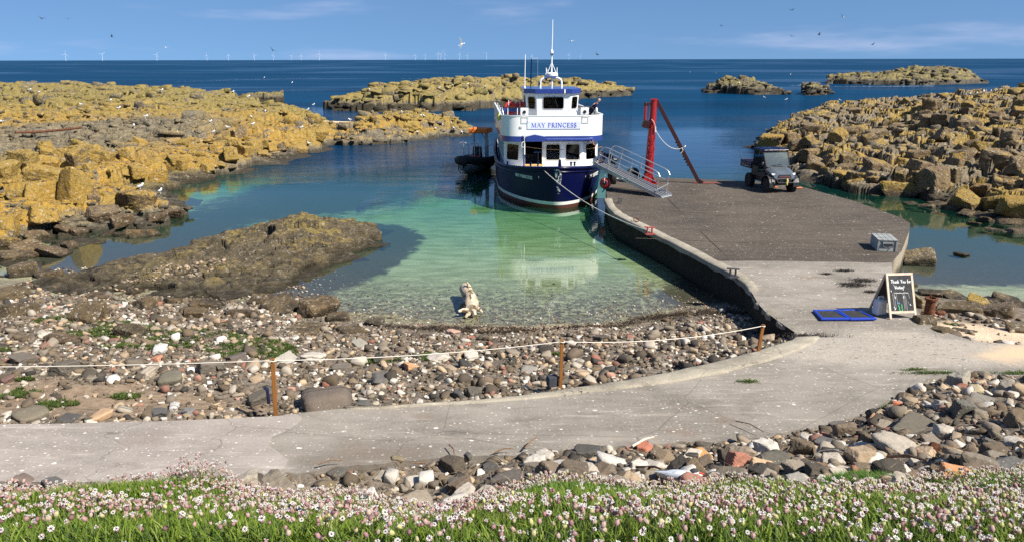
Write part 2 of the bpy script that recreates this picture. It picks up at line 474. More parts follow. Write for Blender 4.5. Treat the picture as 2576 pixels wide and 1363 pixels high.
def concrete(name, col, col2, specks=0.5, bump=0.25, streak=(1.0, 1.0), patches=None, fleck=0.0, stain=0.0):
    t = NT(name); p = t.pos()
    n1 = t.noise(p, 0.5, 5, 0.6); n2 = t.noise(t.mapv(p, (streak[0], streak[1], 1)), 2.6, 6, 0.65, 0.5); n3 = t.noise(p, 26, 4, 0.7)
    c = t.mix(t.rng(t.math('ADD', t.math('MULTIPLY', n1, 0.6), t.math('MULTIPLY', n2, 0.4)), 0.36, 0.64), col2, col)
    c = t.mix(t.rng(n3, 0.3, 0.75, 0, 0.5), c, (col[0] * 1.25, col[1] * 1.25, col[2] * 1.22))
    c = t.mix(t.rng(t.noise(p, 60, 3, 0.7), 0.58, 0.72, 0, 0.45), c, (col2[0] * 0.4, col2[1] * 0.4, col2[2] * 0.4))
    sk = t.rng(t.noise(t.mapv(p, (streak[0] * 0.8, streak[1] * 2.2, 1), (0, 0, R(6))), 2.2, 7, 0.72, 0.3), 0.54, 0.72, 0, 0.55)
    c = t.mix(sk, c, (col[0] * 1.75, col[1] * 1.75, col[2] * 1.72))
    cv = t.mix(0.35, p, t.new('ShaderNodeTexNoise').outputs['Color'], 'ADD')
    c = t.mix(t.rng(t.vor(t.mapv(cv, (0.33, 0.42, 1)), 1.0, 'DISTANCE_TO_EDGE'), 0.0, 0.005, 0.45, 0), c, (0.05, 0.043, 0.035))
    if stain:
        c = t.mix(t.rng(t.noise(t.mapv(p, (0.6, 1.3, 1), loc=(3, 7, 0)), 0.9, 5, 0.6), 0.58, 0.72, 0, stain), c, (0.19, 0.115, 0.075))
        c = t.mix(t.rng(t.noise(t.mapv(p, (0.7, 1.0, 1), loc=(9, 2, 0)), 1.3, 6, 0.65), 0.56, 0.70, 0, stain), c, (col2[0] * 0.45, col2[1] * 0.45, col2[2] * 0.46))
    # shells and lime dropped by gulls: specks of a few sizes
    wob = t.mix(0.10, p, t.new("ShaderNodeTexNoise").outputs["Color"], 'ADD')
    for sc_, r0, dens, k in ((4.5, 0.13, 0.62, 1.0), (9, 0.16, 0.55, 0.9), (18, 0.22, 0.50, 0.8)):
        vn = t.new("ShaderNodeTexVoronoi"); t.put(vn.inputs["Vector"], t.mapv(wob, (0.75, 1.25, 1))); vn.inputs["Scale"].default_value = sc_
        rnd = t.xyz(vn.outputs["Color"])[0]
        rad = t.math('MULTIPLY', t.rng(rnd, dens, 1.0, 0.0, 1.0, False), r0 * 1.3)
        m = t.rng(t.math('SUBTRACT', vn.outputs["Distance"], rad), -0.02, 0.015, 1, 0)
        m = t.math('MULTIPLY', m, t.rng(rnd, dens, dens + 0.02))
        m = t.math('MULTIPLY', m, t.rng(t.noise(p, sc_ * 3.5, 3), 0.42, 0.50))
        c = t.mix(t.math('MULTIPLY', m, specks * k), c, (0.74, 0.70, 0.64))
    if fleck:
        # stones set in the surface of the old slip: dark flecks
        am = t.attr("cobble")
        vn = t.new("ShaderNodeTexVoronoi"); t.put(vn.inputs["Vector"], t.mapv(t.mix(0.16, p, t.new("ShaderNodeTexNoise").outputs["Color"], "ADD"), (0.7, 1.7, 1), (0, 0, R(9)))); vn.inputs["Scale"].default_value = 7.5
        rnd = t.xyz(vn.outputs["Color"])[1]
        m = t.math('MULTIPLY', t.rng(t.math('SUBTRACT', vn.outputs["Distance"], t.math('MULTIPLY', rnd, 0.30)), -0.06, 0.08, 1, 0), t.rng(t.noise(p, 4, 4, 0.7), 0.40, 0.56))
        m = t.math('MULTIPLY', m, am)
        c = t.mix(t.math('MULTIPLY', am, 0.6), c, t.mix(t.rng(n3, 0.3, 0.7), (0.30, 0.26, 0.21), (0.52, 0.47, 0.40)))
        c = t.mix(t.math('MULTIPLY', m, 0.85), c, (0.085, 0.078, 0.068))
        c = t.mix(t.attr("sandy"), c, (0.60, 0.44, 0.28))
        c = t.mix(t.attr("dirt"), c, (0.16, 0.12, 0.09))
    h = t.math('ADD', t.noise(p, 14, 6, 0.7), t.math('MULTIPLY', t.noise(p, 3, 3), 1.2))
    return t.done(t.bsdf(c, 0.9, spec=0.2, normal=t.bump(h, bump, 0.03)))

def paint(name, col, rough=0.4, dirt=0.15, metal=0.0, spec=0.5, dirt_col=(0.12, 0.09, 0.06), scale=3.0, streak=True, coat=0.0, bump=0.0):
    t = NT(name); p = t.objco()
    pv = t.mapv(p, (1, 1, 0.25 if streak else 1))
    n = t.noise(pv, scale, 6, 0.65); n2 = t.noise(p, scale * 6, 4, 0.6)
    c = t.mix(t.rng(n, 0.5, 0.78, 0, dirt), col, dirt_col)
    c = t.mix(t.rng(n2, 0.62, 0.75, 0, dirt * 0.8), c, dirt_col)
    nb = t.bump(t.noise(p, 5, 3), bump, 0.02) if bump else None
    return t.done(t.bsdf(c, t.rng(n2, 0.3, 0.7, rough * 0.85, min(1, rough * 1.2)), metal, spec, nb, Coat_Weight=coat))

M = {}
M["headland"] = lichen_rock("lichen_rock_headland", amount=0.66, olive=0.5, guano=0.45, wet=0.25, lichen=(0.46, 0.265, 0.036), region=True, bump=0.9, base=(0.19, 0.165, 0.115), base2=(0.07, 0.058, 0.042))
M["mass"] = lichen_rock("lichen_rock_blocks", base=(0.22, 0.180, 0.120), base2=(0.085, 0.07, 0.05), amount=0.40, olive=0.5, guano=0.7, wet=0.35, bump=1.0)
M["islet"] = lichen_rock("lichen_rock_islet", base=(0.15, 0.125, 0.075), amount=0.62, olive=0.9, guano=0.35, wet=0.95, lichen=(0.36, 0.26, 0.07))
M["skerry"] = lichen_rock("lichen_rock_skerry", base=(0.13, 0.11, 0.07), base2=(0.06, 0.05, 0.035), amount=0.45, olive=1.0, guano=0.3, wet=1.1, lichen=(0.24, 0.19, 0.07))
M["outcrop"] = lichen_rock("weedy_rock", base=(0.125, 0.10, 0.062), base2=(0.062, 0.050, 0.032), amount=0.36, olive=0.6, guano=0.5, wet=0.12, strata=1.5, bump=1.0, lichen=(0.30, 0.21, 0.06))
M["boulder"] = lichen_rock("boulder_rock", base=(0.175, 0.145, 0.10), base2=(0.078, 0.064, 0.045), amount=0.40, olive=0.35, lichen=(0.40, 0.25, 0.05), guano=0.75, wet=0.10, by_color=True, bump=1.0, scale=1.4)
def _stone():
    t = NT("beach_stone"); p = t.pos(); oc = t.new("ShaderNodeObjectInfo").outputs["Color"]
    n2 = t.noise(p, 7, 6, 0.65, 0.4); n3 = t.noise(p, 30, 5, 0.65)
    c = t.mix(t.rng(n2, 0.3, 0.7, 0.15, 0.0), oc, (0.05, 0.04, 0.03))
    c = t.mix(t.rng(n3, 0.4, 0.75, 0, 0.35), c, t.mix(1.0, oc, (1.5, 1.5, 1.45), 'MULTIPLY'))
    c = t.mix(t.math('MULTIPLY', t.rng(t.vor(p, 16), 0.0, 0.2, 1, 0), t.rng(t.noise(p, 5, 2), 0.52, 0.6)), c, (0.62, 0.59, 0.54))
    h = t.math('ADD', t.noise(p, 12, 7, 0.66), t.math('MULTIPLY', t.vor(p, 9, 'DISTANCE_TO_EDGE'), 0.3))
    return t.done(t.bsdf(c, 0.88, spec=0.22, normal=t.bump(h, 0.6, 0.035)))
M["stone"] = _stone()
def _pebble():
    t = NT("pebble_mix"); p = t.pos(); oc = t.attr("Col", "Color")
    n = t.noise(p, 40, 4, 0.65)
    c = t.mix(t.rng(n, 0.35, 0.7, 0, 0.3), oc, t.mix(1.0, oc, (0.55, 0.53, 0.5), 'MULTIPLY'))
    return t.done(t.bsdf(c, 0.88, spec=0.2, normal=t.bump(t.noise(p, 30, 5, 0.65), 0.5, 0.02)))
M["pebble"] = _pebble()
M["pier"] = concrete("pier_concrete", (0.100, 0.082, 0.065), (0.050, 0.041, 0.034), specks=0.7, streak=(0.25, 1.6))
M["path"] = concrete("path_concrete", (0.272, 0.242, 0.207), (0.150, 0.132, 0.112), specks=0.9, streak=(0.35, 1.3), fleck=1, stain=0.35)
M["kerb"] = concrete("kerb_concrete", (0.33, 0.295, 0.235), (0.17, 0.15, 0.12), specks=0.3, bump=0.5, stain=0.3)

M["boat_white"] = paint("white_boat_paint", (0.83, 0.83, 0.81), 0.35, 0.20, dirt_col=(0.50, 0.42, 0.32), scale=1.2, coat=0.2)
M["boat_blue"] = paint("navy_hull_paint", (0.003, 0.005, 0.042), 0.35, 0.10, dirt_col=(0.010, 0.013, 0.04), scale=1.2, coat=0.0, spec=0.18, bump=0.03)
M["band_blue"] = paint("blue_trim_paint", (0.022, 0.045, 0.22), 0.25, 0.25, dirt_col=(0.10, 0.13, 0.30), scale=1.6, coat=0.4)
M["boot_white"] = paint("white_boot_stripe", (0.78, 0.78, 0.75), 0.4, 0.25, dirt_col=(0.35, 0.36, 0.30), scale=2)
M["antifoul"] = paint("red_brown_antifouling", (0.10, 0.028, 0.02), 0.7, 0.5, dirt_col=(0.06, 0.06, 0.03), scale=4)
M["crane_red"] = paint("red_crane_paint", (0.27, 0.006, 0.008), 0.45, 0.18, dirt_col=(0.16, 0.012, 0.01), scale=2.5, coat=0.1)
M["boom_red"] = paint("dark_red_oxide", (0.030, 0.004, 0.005), 0.5, 0.4, dirt_col=(0.05, 0.012, 0.01), scale=3)  # the boom's shade is put into the colour, far darker than the column's red
M["bollard_red"] = paint("rust_red_paint", (0.30, 0.05, 0.045), 0.6, 0.4, scale=12)
M["alu"] = paint("galvanised_rail", (0.58, 0.59, 0.60), 0.38, 0.2, metal=0.75, dirt_col=(0.35, 0.35, 0.35), scale=4)
M["alu_deck"] = paint("aluminium_deck", (0.27, 0.28, 0.30), 0.5, 0.3, metal=0.55, dirt_col=(0.14, 0.14, 0.14), scale=6)
M["steel_dark"] = paint("dark_grip_strip", (0.04, 0.042, 0.05), 0.6, 0.2)
M["black"] = paint("black_plastic", (0.012, 0.012, 0.014), 0.5, 0.1, dirt_col=(0.04, 0.04, 0.04))
M["rubber"] = paint("black_rubber", (0.014, 0.014, 0.015), 0.8, 0.25, dirt_col=(0.05, 0.045, 0.04), scale=8)
M["grey_paint"] = paint("silver_grey_bodywork", (0.13, 0.15, 0.17), 0.3, 0.08, metal=0.3, dirt_col=(0.25, 0.23, 0.2), coat=0.5)
M["light_grey"] = paint("light_grey_plastic", (0.42, 0.43, 0.44), 0.45, 0.1)
M["orange"] = paint("orange_fabric", (0.85, 0.19, 0.02), 0.7, 0.08, dirt_col=(0.5, 0.1, 0.02))
M["buoy_red"] = paint("red_buoy_vinyl", (0.62, 0.05, 0.045), 0.42, 0.15, dirt_col=(0.3, 0.03, 0.03), coat=0.15, streak=False)
M["buoy_eye"] = paint("blue_black_eye", (0.012, 0.012, 0.05), 0.45, 0.05)
M["rope"] = paint("pale_rope", (0.66, 0.61, 0.53), 0.9, 0.2, dirt_col=(0.35, 0.3, 0.24), scale=20, streak=False)
M["rope_green"] = paint("teal_rope", (0.05, 0.40, 0.36), 0.85, 0.1, scale=20, streak=False)
M["rope_yellow"] = paint("yellow_strap", (0.75, 0.62, 0.16), 0.8, 0.2, scale=20)
M["white"] = paint("white_plain", (0.80, 0.80, 0.79), 0.45, 0.08, dirt_col=(0.45, 0.42, 0.36))
M["cream"] = paint("cream_frame", (0.72, 0.66, 0.52), 0.5, 0.12)
M["yellow"] = paint("yellow_sill", (0.80, 0.42, 0.03), 0.5, 0.2)
M["interior"] = paint("dim_cabin_lining", (0.05, 0.055, 0.06), 0.7, 0.1)
M["blue_board"] = paint("blue_table", (0.06, 0.20, 0.52), 0.5, 0.05)
M["sign_face"] = paint("pale_name_board", (0.66, 0.70, 0.84), 0.35, 0.05, dirt_col=(0.55, 0.6, 0.7))
M["sign_blue"] = paint("blue_lettering", (0.105, 0.13, 0.50), 0.4, 0.05)
M["hull_letter"] = paint("white_lettering", (0.70, 0.72, 0.70), 0.5, 0.1)
M["tarp_blue"] = paint("blue_plastic_frame", (0.010, 0.045, 0.40), 0.35, 0.12, dirt_col=(0.04, 0.08, 0.3), scale=5)
M["mat_black"] = paint("black_foam_mat", (0.022, 0.022, 0.022), 0.9, 0.4, dirt_col=(0.10, 0.085, 0.07), scale=6, streak=False)
M["jerry"] = paint("translucent_white_plastic", (0.66, 0.67, 0.67), 0.45, 0.1, dirt_col=(0.45, 0.42, 0.36))
M["board"] = paint("chalkboard", (0.022, 0.022, 0.025), 0.75, 0.35, dirt_col=(0.075, 0.075, 0.08), scale=2.5)
M["chalk"] = paint("white_chalk", (0.78, 0.80, 0.80), 0.95, 0.2, dirt_col=(0.3, 0.3, 0.3), scale=40, streak=False)
M["chalk_blue"] = paint("blue_chalk", (0.10, 0.40, 0.72), 0.95, 0.1, scale=30)
M["chalk_green"] = paint("green_chalk", (0.06, 0.60, 0.22), 0.95, 0.1, scale=30)
M["chalk_smear"] = paint("smeared_chalk", (0.26, 0.26, 0.27), 0.95, 0.6, dirt_col=(0.06, 0.06, 0.06), scale=18)
M["navy"] = paint("navy_cloth", (0.010, 0.014, 0.040), 0.95, 0.05, streak=False, spec=0.2)
M["skin"] = paint("skin", (0.52, 0.30, 0.22), 0.6, 0.1, dirt_col=(0.45, 0.2, 0.15), scale=8, streak=False)
M["hair"] = paint("short_grey_hair", (0.20, 0.16, 0.13), 0.9, 0.2, scale=40, streak=False)
M["shoe"] = paint("dark_shoe", (0.03, 0.025, 0.02), 0.7, 0.1)
M["turbine"] = paint("turbine_white", (0.80, 0.82, 0.86), 0.5, 0.0)
M["gull_white"] = paint("white_feathers", (0.82, 0.82, 0.80), 0.9, 0.05, streak=False)
M["gull_grey"] = paint("grey_feathers", (0.30, 0.33, 0.37), 0.9, 0.05, streak=False)
M["gull_dark"] = paint("dark_feathers", (0.045, 0.045, 0.05), 0.9, 0.05, streak=False)
M["beak"] = paint("red_beak", (0.55, 0.05, 0.03), 0.5, 0.05)
M["beak_yellow"] = paint("yellow_beak", (0.65, 0.42, 0.05), 0.5, 0.05)

def _wood(name, c1, c2, scale=8, rough=0.85, axis=2, stretch=0.12, bump=0.35):
    t = NT(name); p = t.objco()
    s = [1, 1, 1]; s[axis] = stretch
    n = t.noise(t.mapv(p, s), scale, 7, 0.65, 0.6)
    c = t.mix(t.rng(n, 0.3, 0.7), c2, c1)
    return t.done(t.bsdf(c, rough, spec=0.2, normal=t.bump(n, bump, 0.02)))
M["post_wood"] = _wood("fence_post_wood", (0.36, 0.155, 0.040), (0.17, 0.068, 0.02), 12)
M["pale_wood"] = _wood("pale_pine", (0.70, 0.60, 0.48), (0.52, 0.42, 0.32), 14)
M["grey_wood"] = _wood("weathered_grey_board", (0.34, 0.36, 0.35), (0.17, 0.18, 0.175), 10, axis=0)
def _drift():
    t = NT("bleached_driftwood"); p = t.objco()
    n = t.noise(t.mapv(p, (1.2, 0.3, 1.2)), 6, 7, 0.65, 1.2)
    c = t.mix(t.rng(n, 0.35, 0.6), (0.36, 0.27, 0.18), (0.62, 0.53, 0.40))
    c = t.mix(t.rng(t.noise(t.mapv(p, (1.5, 0.5, 1.5), loc=(3, 1, 2)), 2.6, 6, 0.65, 0.8), 0.54, 0.62), c, (0.11, 0.065, 0.03))
    return t.done(t.bsdf(c, 0.9, spec=0.2, normal=t.bump(n, 0.6, 0.05)))
M["crate_wood"] = _wood("grey_crate_plank", (0.40, 0.43, 0.42), (0.26, 0.28, 0.275), 10, axis=0)
M["drift"] = _drift()
M["twig"] = _wood("twig_wood", (0.25, 0.16, 0.10), (0.12, 0.075, 0.05), 30)
def _rust():
    t = NT("rusty_iron"); p = t.objco(); n = t.noise(p, 14, 7, 0.7)
    c = t.mix(t.rng(n, 0.3, 0.7), (0.055, 0.022, 0.014), (0.20, 0.085, 0.045))
    return t.done(t.bsdf(c, 0.9, spec=0.2, normal=t.bump(n, 0.5, 0.02)))
M["rust"] = _rust()
def _camo():
    t = NT("camouflage_cloth"); p = t.objco(); n = t.noise(p, 16, 3, 0.5); n2 = t.noise(t.mapv(p, loc=(5, 5, 5)), 22, 2)
    c = t.mix(t.rng(n, 0.46, 0.52), (0.20, 0.17, 0.11), (0.38, 0.33, 0.24)); c = t.mix(t.rng(n2, 0.54, 0.58), c, (0.06, 0.065, 0.04))
    return t.done(t.bsdf(c, 0.95, spec=0.1))
M["camo"] = _camo()
def _glass(name, tint, mixf=0.12, rough=0.04):
    t = NT(name)
    g = t.new("ShaderNodeBsdfGlossy"); g.inputs["Roughness"].default_value = rough; g.inputs["Color"].default_value = (0.45, 0.5, 0.55, 1)
    tr = t.new("ShaderNodeBsdfTransparent"); tr.inputs["Color"].default_value = (*tint, 1)
    fr = t.new("ShaderNodeFresnel"); fr.inputs["IOR"].default_value = 1.5
    mx = t.new("ShaderNodeMixShader"); t.put(mx.inputs[0], t.math('ADD', fr.outputs[0], mixf, clamp=True)); t.link(tr.outputs[0], mx.inputs[1]); t.link(g.outputs[0], mx.inputs[2])
    return t.done(mx.outputs[0])
M["glass"] = _glass("cabin_glass", (0.35, 0.40, 0.42), 0.02)
M["glass_blue"] = _glass("tinted_cabin_glass", (0.10, 0.16, 0.22), 0.05)
M["windscreen"] = _glass("dusty_windscreen", (0.45, 0.60, 0.62), 0.05, 0.12)

# ground: sand and weed under water, shingle, soil, grass, shell sand, from masks held on the mesh
def _ground():
    t = NT("shore_ground"); p = t.pos()
    n1 = t.noise(p, 1.1, 5, 0.6); n2 = t.noise(p, 6, 6, 0.65); n3 = t.noise(p, 24, 5, 0.7)
    shingle = t.mix(t.rng(n2, 0.35, 0.65), (0.10, 0.082, 0.062), (0.24, 0.195, 0.15))
    shingle = t.mix(t.rng(n3, 0.55, 0.7, 0, 0.6), shingle, (0.38, 0.33, 0.27))
    soil = t.mix(t.rng(n2, 0.3, 0.7), (0.20, 0.14, 0.095), (0.33, 0.245, 0.165))
    c = t.mix(t.attr("soil"), shingle, soil)
    shell = t.mix(t.rng(n3, 0.35, 0.65), (0.52, 0.38, 0.25), (0.74, 0.59, 0.43))
    c = t.mix(t.attr("shell"), c, shell)
    grass = t.mix(t.rng(n2, 0.3, 0.7), (0.035, 0.060, 0.012), (0.075, 0.115, 0.025))
    c = t.mix(t.attr("grass"), c, grass)
    # sea bed: rippled pale sand with weed and stones
    sand = t.mix(t.rng(t.noise(t.mapv(p, (0.5, 1.6, 1)), 1.6, 5, 0.6), 0.32, 0.68), (0.27, 0.29, 0.15), (0.44, 0.45, 0.28))
    sand = t.mix(t.math('MULTIPLY', t.attr("cob"), t.rng(t.noise(p, 5, 6, 0.75), 0.36, 0.6)), sand, (0.075, 0.062, 0.045))
    weedm = t.attr("weed")
    wn = t.rng(t.math('ADD', weedm, t.math('MULTIPLY_ADD', t.noise(p, 1.6, 6, 0.65, 0.5), 1.0, -0.5)), 0.34, 0.66)
    sand = t.mix(wn, sand, t.mix(n2, (0.04, 0.042, 0.032), (0.11, 0.095, 0.06)))
    c = t.mix(t.attr("under"), c, sand)
    return t.done(t.bsdf(c, 0.9, spec=0.15, normal=t.bump(t.math('ADD', n2, n3), 0.6, 0.04)))
M["ground"] = _ground()

def _water():
    t = NT("sea_water"); p = t.pos()
    d = t.attr("depth"); calm = t.attr("calm")
    # ripples: calm harbour = small soft ripples; open sea = choppy
    pl = t.mapv(p, (0.55, 1.5, 1))
    r1 = t.noise(pl, 1.6, 4, 0.55, 0.3); r2 = t.noise(t.mapv(p, (0.7, 1.3, 1), (0, 0, R(14))), 5.5, 3, 0.55, 0.2)
    far = t.noise(t.mapv(p, (0.5, 1.0, 1), (0, 0, R(-8))), 0.55, 6, 0.62, 0.3)
    rough_h = t.math('ADD', t.math('MULTIPLY', far, 2.0), t.math('MULTIPLY', r1, 0.6))
    calm_h = t.math('ADD', t.math('MULTIPLY', r1, 0.0075), t.math('MULTIPLY', r2, 0.0040))
    inv = t.math('SUBTRACT', 1.0, calm)
    hh = t.math('ADD', t.math('MULTIPLY', rough_h, inv), t.math('MULTIPLY', calm_h, 1.0))
    nb = t.bump(hh, 0.75, 0.30)
    fr = t.new("ShaderNodeFresnel"); fr.inputs["IOR"].default_value = 1.37; t.link(nb, fr.inputs["Normal"])
    fmax = t.rng(calm, 0.0, 1.0, 0.13, 0.75, False)
    f = t.math('MINIMUM', fr.outputs[0], fmax)
    gl = t.new("ShaderNodeBsdfGlossy"); t.link(nb, gl.inputs["Normal"])
    t.put(gl.inputs["Roughness"], t.rng(calm, 0, 1, 0.12, 0.0, False)); gl.inputs["Color"].default_value = (1, 1, 1, 1)
    # what light comes back out of the water: bed seen through it, dimmed by depth, and the blue-green of the water itself
    tr = t.new("ShaderNodeBsdfTransparent")
    cr = t.new("ShaderNodeCombineXYZ")
    for i, k in enumerate((-0.46, -0.085, -0.22)):
        t.put(cr.inputs[i], t.math('EXPONENT', t.math('MULTIPLY', d, k)))
    t.link(cr.outputs[0], tr.inputs["Color"])
    df = t.new("ShaderNodeBsdfDiffuse")
    swell = t.noise(t.mapv(p, (0.10, 0.9, 1)), 0.05, 6, 0.6)
    deep = t.mix(t.rng(swell, 0.35, 0.65), (0.0004, 0.024, 0.064), (0.0008, 0.038, 0.094))
    t.put(df.inputs["Color"], t.mix(t.rng(d, 0.5, 4.0), (0.005, 0.085, 0.050), deep))
    body = t.new("ShaderNodeMixShader"); t.put(body.inputs[0], t.math('SUBTRACT', 1.0, t.math('EXPONENT', t.math('MULTIPLY', t.math('MULTIPLY', d, t.math('ADD', d, 2.0)), -0.05))))
    t.link(tr.outputs[0], body.inputs[1]); t.link(df.outputs[0], body.inputs[2])
    mx = t.new("ShaderNodeMixShader"); t.put(mx.inputs[0], f); t.link(body.outputs[0], mx.inputs[1]); t.link(gl.outputs[0], mx.inputs[2])
    # foam lines and white crests, far out
    return t.done(mx.outputs[0])
M["water"] = _water()

def _leaf(name, c1, c2, trans=0.3):
    t = NT(name); col = t.attr("Col", "Color")
    n = t.new("ShaderNodeBsdfPrincipled"); t.put(n.inputs["Base Color"], col); n.inputs["Roughness"].default_value = 0.6; n.inputs["Specular IOR Level"].default_value = 0.3
    tl = t.new("ShaderNodeBsdfTranslucent"); t.put(tl.inputs[0], t.mix(1.0, col, (1.1, 1.2, 0.8), 'MULTIPLY'))
    mx = t.new("ShaderNodeMixShader"); mx.inputs[0].default_value = trans; t.link(n.outputs[0], mx.inputs[1]); t.link(tl.outputs[0], mx.inputs[2])
    return t.done(mx.outputs[0])
M["leaf"] = _leaf("living_green", None, None)
M["petal"] = _leaf("petal_and_calyx", None, None, 0.25)
M["weed_dark"] = _leaf("dried_kelp", None, None, 0.05)
def _foam():
    t = NT("sea_foam"); p = t.pos()
    n = t.noise(t.mapv(p, (1, 1, 1)), 1.3, 6, 0.7)
    tr = t.new("ShaderNodeBsdfTransparent"); df = t.new("ShaderNodeBsdfDiffuse"); df.inputs[0].default_value = (0.75, 0.78, 0.8, 1)
    mx = t.new("ShaderNodeMixShader"); t.put(mx.inputs[0], t.rng(n, 0.48, 0.6, 0, 0.8)); t.link(tr.outputs[0], mx.inputs[1]); t.link(df.outputs[0], mx.inputs[2])
    return t.done(mx.outputs[0])
M["foam"] = _foam()
# ------------------------------------------------------------------ the lie of the land
def xy(pts, z=0.0):
    return [tuple(at(u, v, z))[:2] for u, v in pts]

PIER_Z = 0.9
def path_z(y):
    return PIER_Z + 0.30 * smooth(19.0, 10.5, y)
def at_path(u, v):
    z = PIER_Z
    for _ in range(6):
        p = at(u, v, z); z = float(path_z(p.y))
    return at(u, v, z)

FAR_PX = [(-420, 1078), (-150, 1072), (0, 1068), (300, 1062), (500, 1056), (690, 1047), (780, 1036), (870, 1026), (1000, 1020), (1150, 1012), (1280, 1000), (1400, 984), (1530, 966), (1650, 945),
          (1780, 917), (1890, 889), (1950, 870), (1992, 857), (2060, 851), (2200, 850), (2330, 850), (2440, 856), (2576, 868), (2760, 890), (3000, 915)]
NEAR_PX = [(-420, 1218), (-150, 1216), (0, 1214), (300, 1216), (500, 1214), (640, 1203), (720, 1190), (900, 1168), (1000, 1160), (1120, 1152), (1270, 1145), (1400, 1136), (1530, 1126), (1650, 1116),
           (1780, 1110), (1900, 1099), (2010, 1080), (2110, 1060), (2160, 1044), (2200, 1026), (2250, 996), (2300, 968), (2390, 940), (2600, 946), (2900, 960)]
FAR = [at_path(u, v) for u, v in FAR_PX]
NEAR = [at_path(u, v) for u, v in NEAR_PX]
SHORE = [at(u, v, 0) for u, v in [(-700, 705), (-200, 700), (80, 700), (300, 735), (560, 752), (700, 760), (800, 785), (870, 800), (960, 808), (1150, 812), (1350, 815), (1500, 808), (1650, 790), (1760, 772), (1850, 756),
                                  (2000, 752), (2200, 742), (2330, 738), (2450, 748), (2576, 764), (2900, 790), (3600, 820)]]
def curve_y(pts, x):
    P = sorted((p.x, p.y) for p in pts)
    return np.interp(x, [p[0] for p in P], [p[1] for p in P])

def lip_y(x):
    return 5.45 + 0.12 * np.sin(x * 1.3) - 0.25 * smooth(-1.0, -2.5, x) + 0.42 * np.exp(-((x + 2.3) / 0.75) ** 2) + 0.45 * smooth(2.6, 4.2, x) - 0.18 * np.exp(-((x + 0.9) / 0.5) ** 2) + 0.12 * np.sin(x * 4.1)

BED_K = 0.22      # seen at this low angle, refraction lifts the bed to about a fifth of its depth: it is built where it appears

def G0(x, y):
    """height of the shore without the fine relief"""
    yN = curve_y(NEAR, x); yF = curve_y(FAR, x); yS = curve_y(SHORE, x)
    yF = np.minimum(yF, yS - 0.3)
    zN = path_z(yN); zF = path_z(yF)
    # grassy bank under the viewer, running down to its lip
    lip = lip_y(x)
    zlip = 3.62
    bank = np.where(y < 2.2, 5.42 + (2.2 - y) * 0.1, 5.42 - (5.42 - zlip) * np.clip((y - 2.2) / (lip - 2.2), 0, 1) ** 1.05)
    # below the lip: tumbled stone down to the path
    t = np.clip((y - lip) / np.maximum(yN - lip, 0.5), 0, 1)
    steep = smooth(0.5, -1.5, x)
    prof = (1 - t) * (1 - steep) + steep * np.clip(1 - t * 1.5, 0, 1)
    mid = zN - 0.06 + (zlip - zN) * (0.80 * prof + 0.20 * (1 - t) ** 2)
    z = np.where(y < lip, bank, mid)
    under_path = path_z(y) - 0.14
    z = np.where(y > yN, under_path, z)
    tb = np.clip((y - yF) / np.maximum(yS - yF, 0.3), 0, 1)
    beach = (zF - 0.10) * (1 - tb) ** 1.15
    pc = at(1945, 832, 0.5); beach = beach - 0.42 * np.exp(-((x - pc.x) / 1.1) ** 2 - ((y - pc.y) / 0.9) ** 2)
    z = np.where(y > yF, beach, z)
    dd = np.maximum(y - yS, 0)
    bed = np.maximum(-0.065 * dd - 0.0006 * dd * dd, -7) * BED_K
    z = np.where(y > yS, bed, z)
    return z

def G(x, y):
    n = fbm2(x * 0.9, y * 0.9, 3, 4)
    n2 = fbm2(x * 0.25, y * 0.25, 5, 3)
    yN = curve_y(NEAR, x); yF = curve_y(FAR, x); yS = curve_y(SHORE, x)
    onp = (y > yN - 0.15) & (y < yF + 0.15)
    amp = np.where(onp, 0.0, np.where(y < 5.6, 0.05, np.where(y < yS - 0.6, 0.10, 0.012)))
    lowf = np.where(y > yS - 0.5, 0.025, 0.0)
    return G0(x, y) + amp * n + lowf * n2

def fan_grid(u0, u1, nu, y0, y1, ny, power=None):
    """grid that spreads with distance; returns X, Y arrays of shape (ny, nu)"""
    a = np.linspace((u0 - 1288) / F_PX, (u1 - 1288) / F_PX, nu)
    y = y0 * (y1 / y0) ** np.linspace(0, 1, ny)
    return a[None, :] * y[:, None] * 1.04, np.repeat(y[:, None], nu, 1)

def grid_quads(ny, nu, keep=None):
    i = np.arange(ny * nu).reshape(ny, nu)
    q = np.stack([i[:-1, :-1], i[:-1, 1:], i[1:, 1:], i[1:, :-1]], -1).reshape(-1, 4)
    if keep is not None:
        k = keep.ravel(); q = q[k[q].any(1)]
    return q

def compact(V, q, *arr):
    used = np.zeros(len(V), bool); used[q.ravel()] = True
    m = np.cumsum(used) - 1
    return (V[used], m[q]) + tuple(a[used] for a in arr)

# ---- ground: bank, beach and sea bed in one sheet
gx, gy = fan_grid(-900, 3500, 420, 0.6, 200.0, 620)
gx = gx + np.sign(gx) * 0 + (np.linspace(-1, 1, 420) * 7.0)[None, :]
gz = G(gx, gy)
V = np.stack([gx, gy, gz], -1).reshape(-1, 3)
X, Y, Z = V[:, 0], V[:, 1], V[:, 2]
yS = curve_y(SHORE, X); yF = curve_y(FAR, X); yN = curve_y(NEAR, X)
under = smooth(0.05, -0.03, Z) * (Y > 15)
grass_m = smooth(0.3, -0.1, Y - lip_y(X) + 0.25 * fbm2(X * 2, Y * 2, 9))
soil_poly = xy([(-60, 935), (180, 925), (430, 955), (640, 985), (690, 1030), (400, 1050), (0, 1060), (-80, 1060)], 1.0)
soil_m = smooth(-0.3, 0.5, poly_sd(X, Y, soil_poly) + 0.35 * fbm2(X * 1.5, Y * 1.5, 11))
